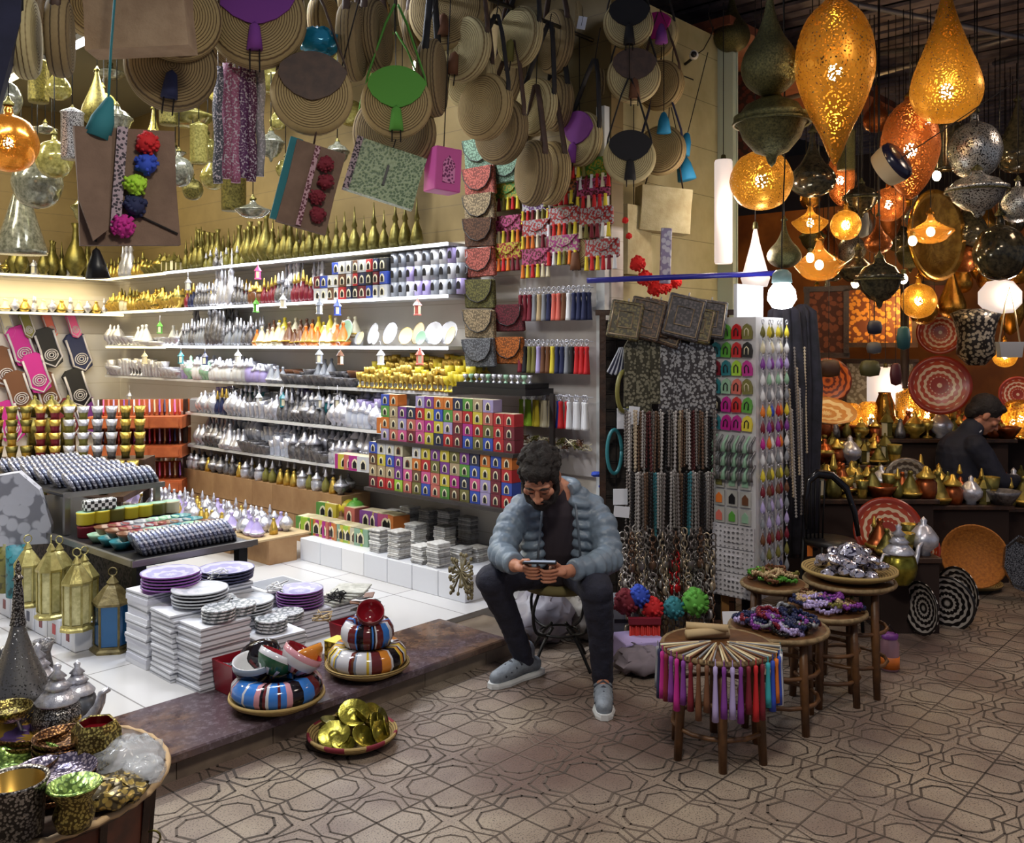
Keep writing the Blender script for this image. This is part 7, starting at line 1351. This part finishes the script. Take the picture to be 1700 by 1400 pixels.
for i, (px, py, w_, h_, Y, lab, lit) in enumerate(((1457, 525, 112, 96, 7.7, 'carved orange screen in dark frame lit from before', 1), (1556, 505, 56, 70, 7.8, 'small dark red framed panel beside the carved orange screen', 0), (1372, 535, 62, 110, 7.2, 'patterned red brown hanging beside the black shawls', 0), (1460, 640, 110, 80, 8.0, 'pale stone tile panel behind the added glowing drum', 0), (1238, 215, 54, 250, 7.6, 'dark red carved panel in shade behind the bronze lanterns', 0))):
    p = P(px, py, Y); W_, H_ = w_*Y/F, h_*Y/F; m_ = [carved, pm('oxblood panel', (90, 34, 20), .5), spotm('red brown textile', (130, 70, 42), (76, 36, 22), 22, .3, .8), spotm('pale mosaic wall', (196, 186, 160), (140, 126, 100), 30, .3, .5), spotm('oxblood carving', (84, 34, 26), (40, 18, 14), 26, .3, .6)][i]
    rec = [('panel', MB().box(0, 0, 0, W_, .02, H_).mesh('panel', [m_]), None), ('frame', MB().box(0, -.01, H_/2, W_+.05, .05, .04).box(0, -.01, -H_/2, W_+.05, .05, .04).box(W_/2, -.01, 0, .04, .05, H_).box(-W_/2, -.01, 0, .04, .05, H_).mesh('frame', [dwood]), None)]
    stamp('framed_panel', rec, lab, 'panel', None, p, (0, 0, -.35)); 
    if lit: lamp('POINT', p+Vector((.1, -.35, .05)), 9, AMBER, .04)
# painted plates
plr = mandm('red painted plate', (176, 66, 34), (226, 196, 160), 92, 16, .25, 0., (150, 48, 28)); pls = mandm('silver chased plate', (110, 96, 84), (206, 192, 170), 70, 18, .25, .6); plo = mandm('orange mosaic plate', (220, 110, 40), (110, 40, 20), 80, 14, .3); plb = mandm('black white inlaid plate', (36, 32, 32), (196, 188, 180), 92, 16, .2, .3)
pmesh = {}
def bigplate(px, py, w_, Y, m_, lab, rx=82, rz=-.35, sx=1., cat='plate'):
    p = P(px, py, Y); r_ = w_*Y/F/2; me = MB().lathe([(0, -.012), (.10, -.012), (.15, .008), (.17, .014), (.17, .02), (.15, .014), (.1, -.004), (0, -.004)], 40).mesh('painted_plate', [m_])
    return one('painted_plate', me, None, lab, cat, None, p, (math.radians(rx), 0, rz), r_/.17)
bigplate(1560, 640, 98, 6.9, plr, 'large red and cream ringed plate hanging above the person in navy'); bigplate(1561, 552, 74, 7.1, plr, 'smaller red ringed plate right above the large one', 84, -.6)
bigplate(1374, 632, 76, 6.6, plo, 'orange mosaic plate close to the black shawls'); bigplate(1372, 685, 96, 6.0, mandm('cream orange plate', (206, 140, 70), (236, 206, 150), 55, 12, .3), 'wide cream and orange plate lying tilted under the mosaic one', 24, 0)
bigplate(1505, 796, 72, 6.0, pls, 'silver fluted plate propped over the brass cups'); bigplate(1474, 882, 112, 5.5, plr, 'big red painted plate leaning behind the mirrored bowls', 70, -.2)
bigplate(1524, 912, 70, 5.55, plr, 'smaller red painted plate leaning on the big one', 76, -.5); bigplate(1690, 655, 60, 7.2, plr, 'red ringed plate at the picture edge beyond the person in navy')
bigplate(1532, 1010, 88, 5.0, plb, 'black and white inlaid plate turned nearly edge on, nearest the stools', 88, -1.32); bigplate(1572, 1002, 92, 5.25, plb, 'black and white inlaid plate hanging beside its edge-on twin', 88, -.7); bigplate(1592, 985, 88, 5.4, plb, 'dark inlaid plate furthest back of the three at the table end', 88, -1.2)
# straw tray leaning, chased tray at the edge
p = P(1616, 925, 5.9); one('straw_tray', MB().lathe([(0, 0), (.17, .0), (.19, .05), (.2, .05), (.18, -.012), (0, -.012)], 36), [pm('orange straw', (190, 118, 40), .7, 0, (150, 88, 28), 60, 90, .5)], 'round orange straw tray leaning upright at the edge of the paving', 'tray', None, p, (math.radians(72), 0, -.3), 1.)
one('flat_basket', basket(.19, .03), [wick], 'flat straw basket lying at the foot of the leaning orange tray', 'basket', None, G(1612, 975, 0)+Vector((0,0,.03))+Vector((0, 0, -.03)))
p = P(1695, 938, 5.7); one('pewter_tray', MB().lathe([(0, 0), (.14, .0), (.17, .03), (.18, .03), (.15, -.01), (0, -.01)], 8, sm=False), [engr], 'grey octagonal tray leaning at the picture edge', 'tray', None, p, (math.radians(76), 0, .4), 1.0)
# little pouches and ornaments strung before the back
for i, (px, py, w_, h_, c, lab) in enumerate(((1452, 544, 26, 24, 'navy', 'small navy pouch before the carved screen'), (1451, 578, 26, 20, 'grey', 'small grey pouch under the navy one'), (1444, 612, 36, 28, 'olive', 'dark olive pouch before the tile panel'), (1487, 622, 20, 38, 'maroon', 'oval maroon ornament beside the olive pouch'), (1500, 562, 24, 40, 'teal', 'dark teal ornament on the dark post'), (1376, 612, 40, 30, 'brown', 'brown pouch over the orange mosaic plate'), (1432, 372, 24, 46, 'grey', 'slim grey oval ornament beside the blazing globe'))):
    p = P(px, py, 6.2); a, b_ = w_*p.y/F, h_*p.y/F
    stamp('hanging_ornament', [('body', MB().lathe([(0, -b_/2), (a*.42, -b_*.4), (a*.5, 0), (a*.4, b_*.4), (a*.2, b_/2), (0, b_/2)], 16).mesh('body', [pm('dull '+c, tuple(int(x*.6) for x in PAL[c]), .5)]), None), ('cord', MB().tube([(0, 0, b_/2), (0, 0, 3.8-p.z)], .0025, 4).mesh('cord', [cord]), None)], lab, 'ornament', None, p, (0, 0, 0), (1, .6, 1))
p = P(1620, 560, 6.6); one('metal_breastplate', MB().lathe([(.06, -.2), (.13, -.12), (.12, 0), (.14, .1), (.17, .17), (.1, .2), (0, .2)], 20, 0, TR()), [spotm('niello silver', (150, 140, 124), (34, 30, 30), 40, .3, .35, .5)], 'ornate dark silver waisted lantern above the person in navy', 'lantern', None, p)
p = P(1676, 580, 6.3); stamp('handled_bag', [('body', MB().prism([(-.07, -.055), (.07, -.055), (.085, .05), (-.085, .05)], .06).mesh('body', [pal('grey', .7)]), None), ('handle', MB().tube([(-.07, 0, .05), (-.03, 0, .3), (0, 0, .42), (.03, 0, .3), (.07, 0, .05)], .006, 5).mesh('handle', [pal('tan')]), None)], 'small grey bag with long thin handles beside the cream paper globe', 'bag', None, p)
one('post', MB().tube([P(1502, 1000, 7.3)-Vector((0, 0, 0)), P(1502, 560, 7.3)], .035, 8), [pm('dark steel post', (60, 48, 46), .5, .3)], 'dark upright post between the plates and the tile panel', 'post'); bpy.data.objects['post'].location.z = -(P(1502, 1000, 7.3).z)
# standing lamps on the display: vase and pierced cylinders
def shelf_block(cx, cy, w_, d_, h_, lab, m_=dwood):
    rec = [('top', MB().box(0, 0, h_-.015, w_, d_, .03, bev=.004).mesh('top', [m_]), None), ('cloth_front', MB().box(0, 0, (h_-.03)/2, w_*.94, d_*.9, h_-.032).mesh('cloth_front', [pm('dark brown cloth', (44, 28, 22), .9)]), None)]
    return stamp('display_table', rec, lab, 'table', None, (cx, cy, 0))
TB = [(P(1400, 900, 6.1), 1.0, .6, .62, 'dark display table behind the curved chair'), (P(1545, 900, 6.45), .85, .6, .52, 'dark display table under the brass cups'), (P(1450, 800, 7.3), 1.9, .7, .88, 'raised table of lit brass lamps at the back'), (P(1700, 900, 6.75), .8, .7, .46, 'low table of silver ware at the picture edge'), (P(1700, 800, 7.6), 1.2, .6, .86, 'raised table of lit lamps beyond the person in navy'), (P(1492, 980, 5.25), .34, .34, .42, 'small table of brass pots by the taller stool'), (P(1365, 900, 6.75), 1.0, .5, .74, 'middle table of cups under the cream and orange plate')]
for (p, w_, d_, h_, lab) in TB: shelf_block(p.x, p.y, w_, d_, h_, lab)
KK = [('sugar_pot', 'brass'), ('goblet', 'brass'), ('tea_glass', 'brass'), ('jar', 'copper'), ('tagine', 'copper'), ('sugar_pot', 'silver'), ('bowl', 'copper'), ('little_lantern', 'aged brass'), ('cone_shaker', 'dark silver'), ('perfume_bottle', 'aged brass'), ('bowl', 'dark silver'), ('sugar_pot', 'copper'), ('tagine', 'aged brass')]
for ti, (p, w_, d_, h_, lab) in enumerate(TB):
    nx, ny = max(2, int(w_/.098)), max(2, int(d_/.11))
    for a in range(nx):
        for b_ in range(ny):
            k, c = KK[(a*3+b_*5+ti*2+R.randrange(3)) % len(KK)]; rn = ['front', 'second', 'third', 'fourth', 'fifth', 'back'][b_ % 6]
            pl_ = lab.split(' ', 1)[1].replace('display ', '').replace('of lit lamps beyond the person in navy', 'beyond the person in navy').replace('of cups under the cream and orange plate', 'under the cream plate').replace('of silver ware at the picture edge', 'at the picture edge').replace('of brass pots by', 'by').replace('of lit brass lamps ', '')
            put(k, c, f'{c} {k.replace("_", " ")} on the {pl_}, {rn} row', f'{c} {k}s, {pl_}, {rn} row', (p.x-w_/2+.06+a*(w_-.12)/(nx-1)+R.uniform(-.015, .015), p.y-d_/2+.07+b_*(d_-.14)/(ny-1)+R.uniform(-.015, .015), h_+.001), R.random()*6, R.uniform(1.3, 2.1))
vs2 = [(1452, 700, 34, .34, 'tall golden vase standing before the added glowing drum', 0, 'vase'), (1437, 735, 44, .26, 'pierced brass table lamp glowing strongest on the raised table', 10, 'lamp'), (1500, 735, 44, .36, 'pierced brass cylinder lamp beside the golden vase', 5, 'lamp'), (1530, 715, 40, .32, 'second pierced cylinder lamp, nearer the person in navy', 8, 'lamp'), (1400, 735, 40, .25, 'low pierced brass lamp near the shawls', 6, 'lamp'), (1680, 720, 56, .30, 'glowing brass lamp right before the face of the person in navy', 12, 'lamp'), (1668, 735, 40, .22, 'small glowing lamp under the face of the person in navy', 8, 'lamp'), (1375, 745, 40, .2, 'small copper lamp nearest the black shawls', 5, 'lamp')]
for px, py, w_, h_, lab, lit, cat in vs2:
    p = P(px, py, 7.35); r_ = w_*p.y/F/2; z0 = .881
    if cat == 'vase': one('golden_vase', MB().lathe([(0, 0), (r_*.8, 0), (r_, h_*.4), (r_*.85, h_*.75), (r_*.55, h_*.95), (r_*.6, h_), (r_*.5, h_)], 20), [gold2], lab, cat, None, (p.x, p.y-.2, z0), (0, 0, 0)); continue
    rec = [('base', MB().lathe([(0, 0), (r_*1.05, 0), (r_*1.05, .015), (0, .02)], 20).mesh('base', [gold2]), None), ('shade', MB().lathe([(r_, .015), (r_, h_*.9), (r_*.6, h_), (0, h_*1.02)], 20).mesh('shade', [gpt]), None), ('bulb', MB().ell((0, 0, h_*.5), (.025, .025, .035), 10, 8).mesh('bulb', [glowm('bulb 1.0', (1, .82, .5), 60)]), None)]
    t = stamp('table_lamp', rec, lab, cat, None, (p.x, p.y-.12, z0 if px < 1600 else .861)); lamp('POINT', (p.x, p.y-.12, z0+h_*.5), lit*1.5, AMBER, .03)
stamp('brass_pot', teapot(pm('yellow brass', (1, 1, 1))), 'round yellow brass pot on the small table by the taller stool', 'pot', None, P(1492, 950, 5.0)+Vector((0, 0, -.06)), (0, 0, .5), 1.2)
# more lit bulbs' warmth from under the lamp shop ceiling
for u, v in ((6.8, 4.2), (7.9, 3.6)):
    l = lamp('POINT', S(u, v, 2.9), 26, AMBER, .06); p = S(u, v, 2.9)
    stamp('bare_bulb', [('bulb', MB().ell((0, 0, 0), (.04, .04, .05), 12, 8).mesh('bulb', [glowm('bulb 1.0', (1, .82, .5), 60)]), None), ('cord', MB().tube([(0, 0, .05), (0, 0, .9)], .004, 5).mesh('cord', [cord]), None)], f'bare warm bulb high in the lamp shop, {"near the brick red wall" if u < 7 else "near the ochre wall"}', 'bulb', None, p)

for i in range(46):       # crowded back rows of hanging lanterns
    px, py = 1345+(i*83) % 350, 330+(i*47) % 215; Y = 6.9+.12*(i % 9)
    if abs(px-1457) < 66 and py > 440: continue
    sh = ['globe', 'onion', 'urn', 'drop', 'egg', 'dish'][i % 6]; mk = [smoke, gpb, cop, gold2, olv, sil][(i*5) % 6 if i % 4 else 3]; nm = ['smoked glass', 'pierced brass', 'copper', 'polished brass', 'dark bronze', 'silver'][[smoke, gpb, cop, gold2, olv, sil].index(mk)]
    hang_lantern(sh, px, py, 34+(i*7) % 16, Y, mk, f'small {nm} {sh if sh != "drop" else "teardrop"} lantern in the crowded back rows of the lamp shop', 3 if i % 7 == 1 else 0, 3.8, grp=f'{nm} {sh} lanterns in the back rows')
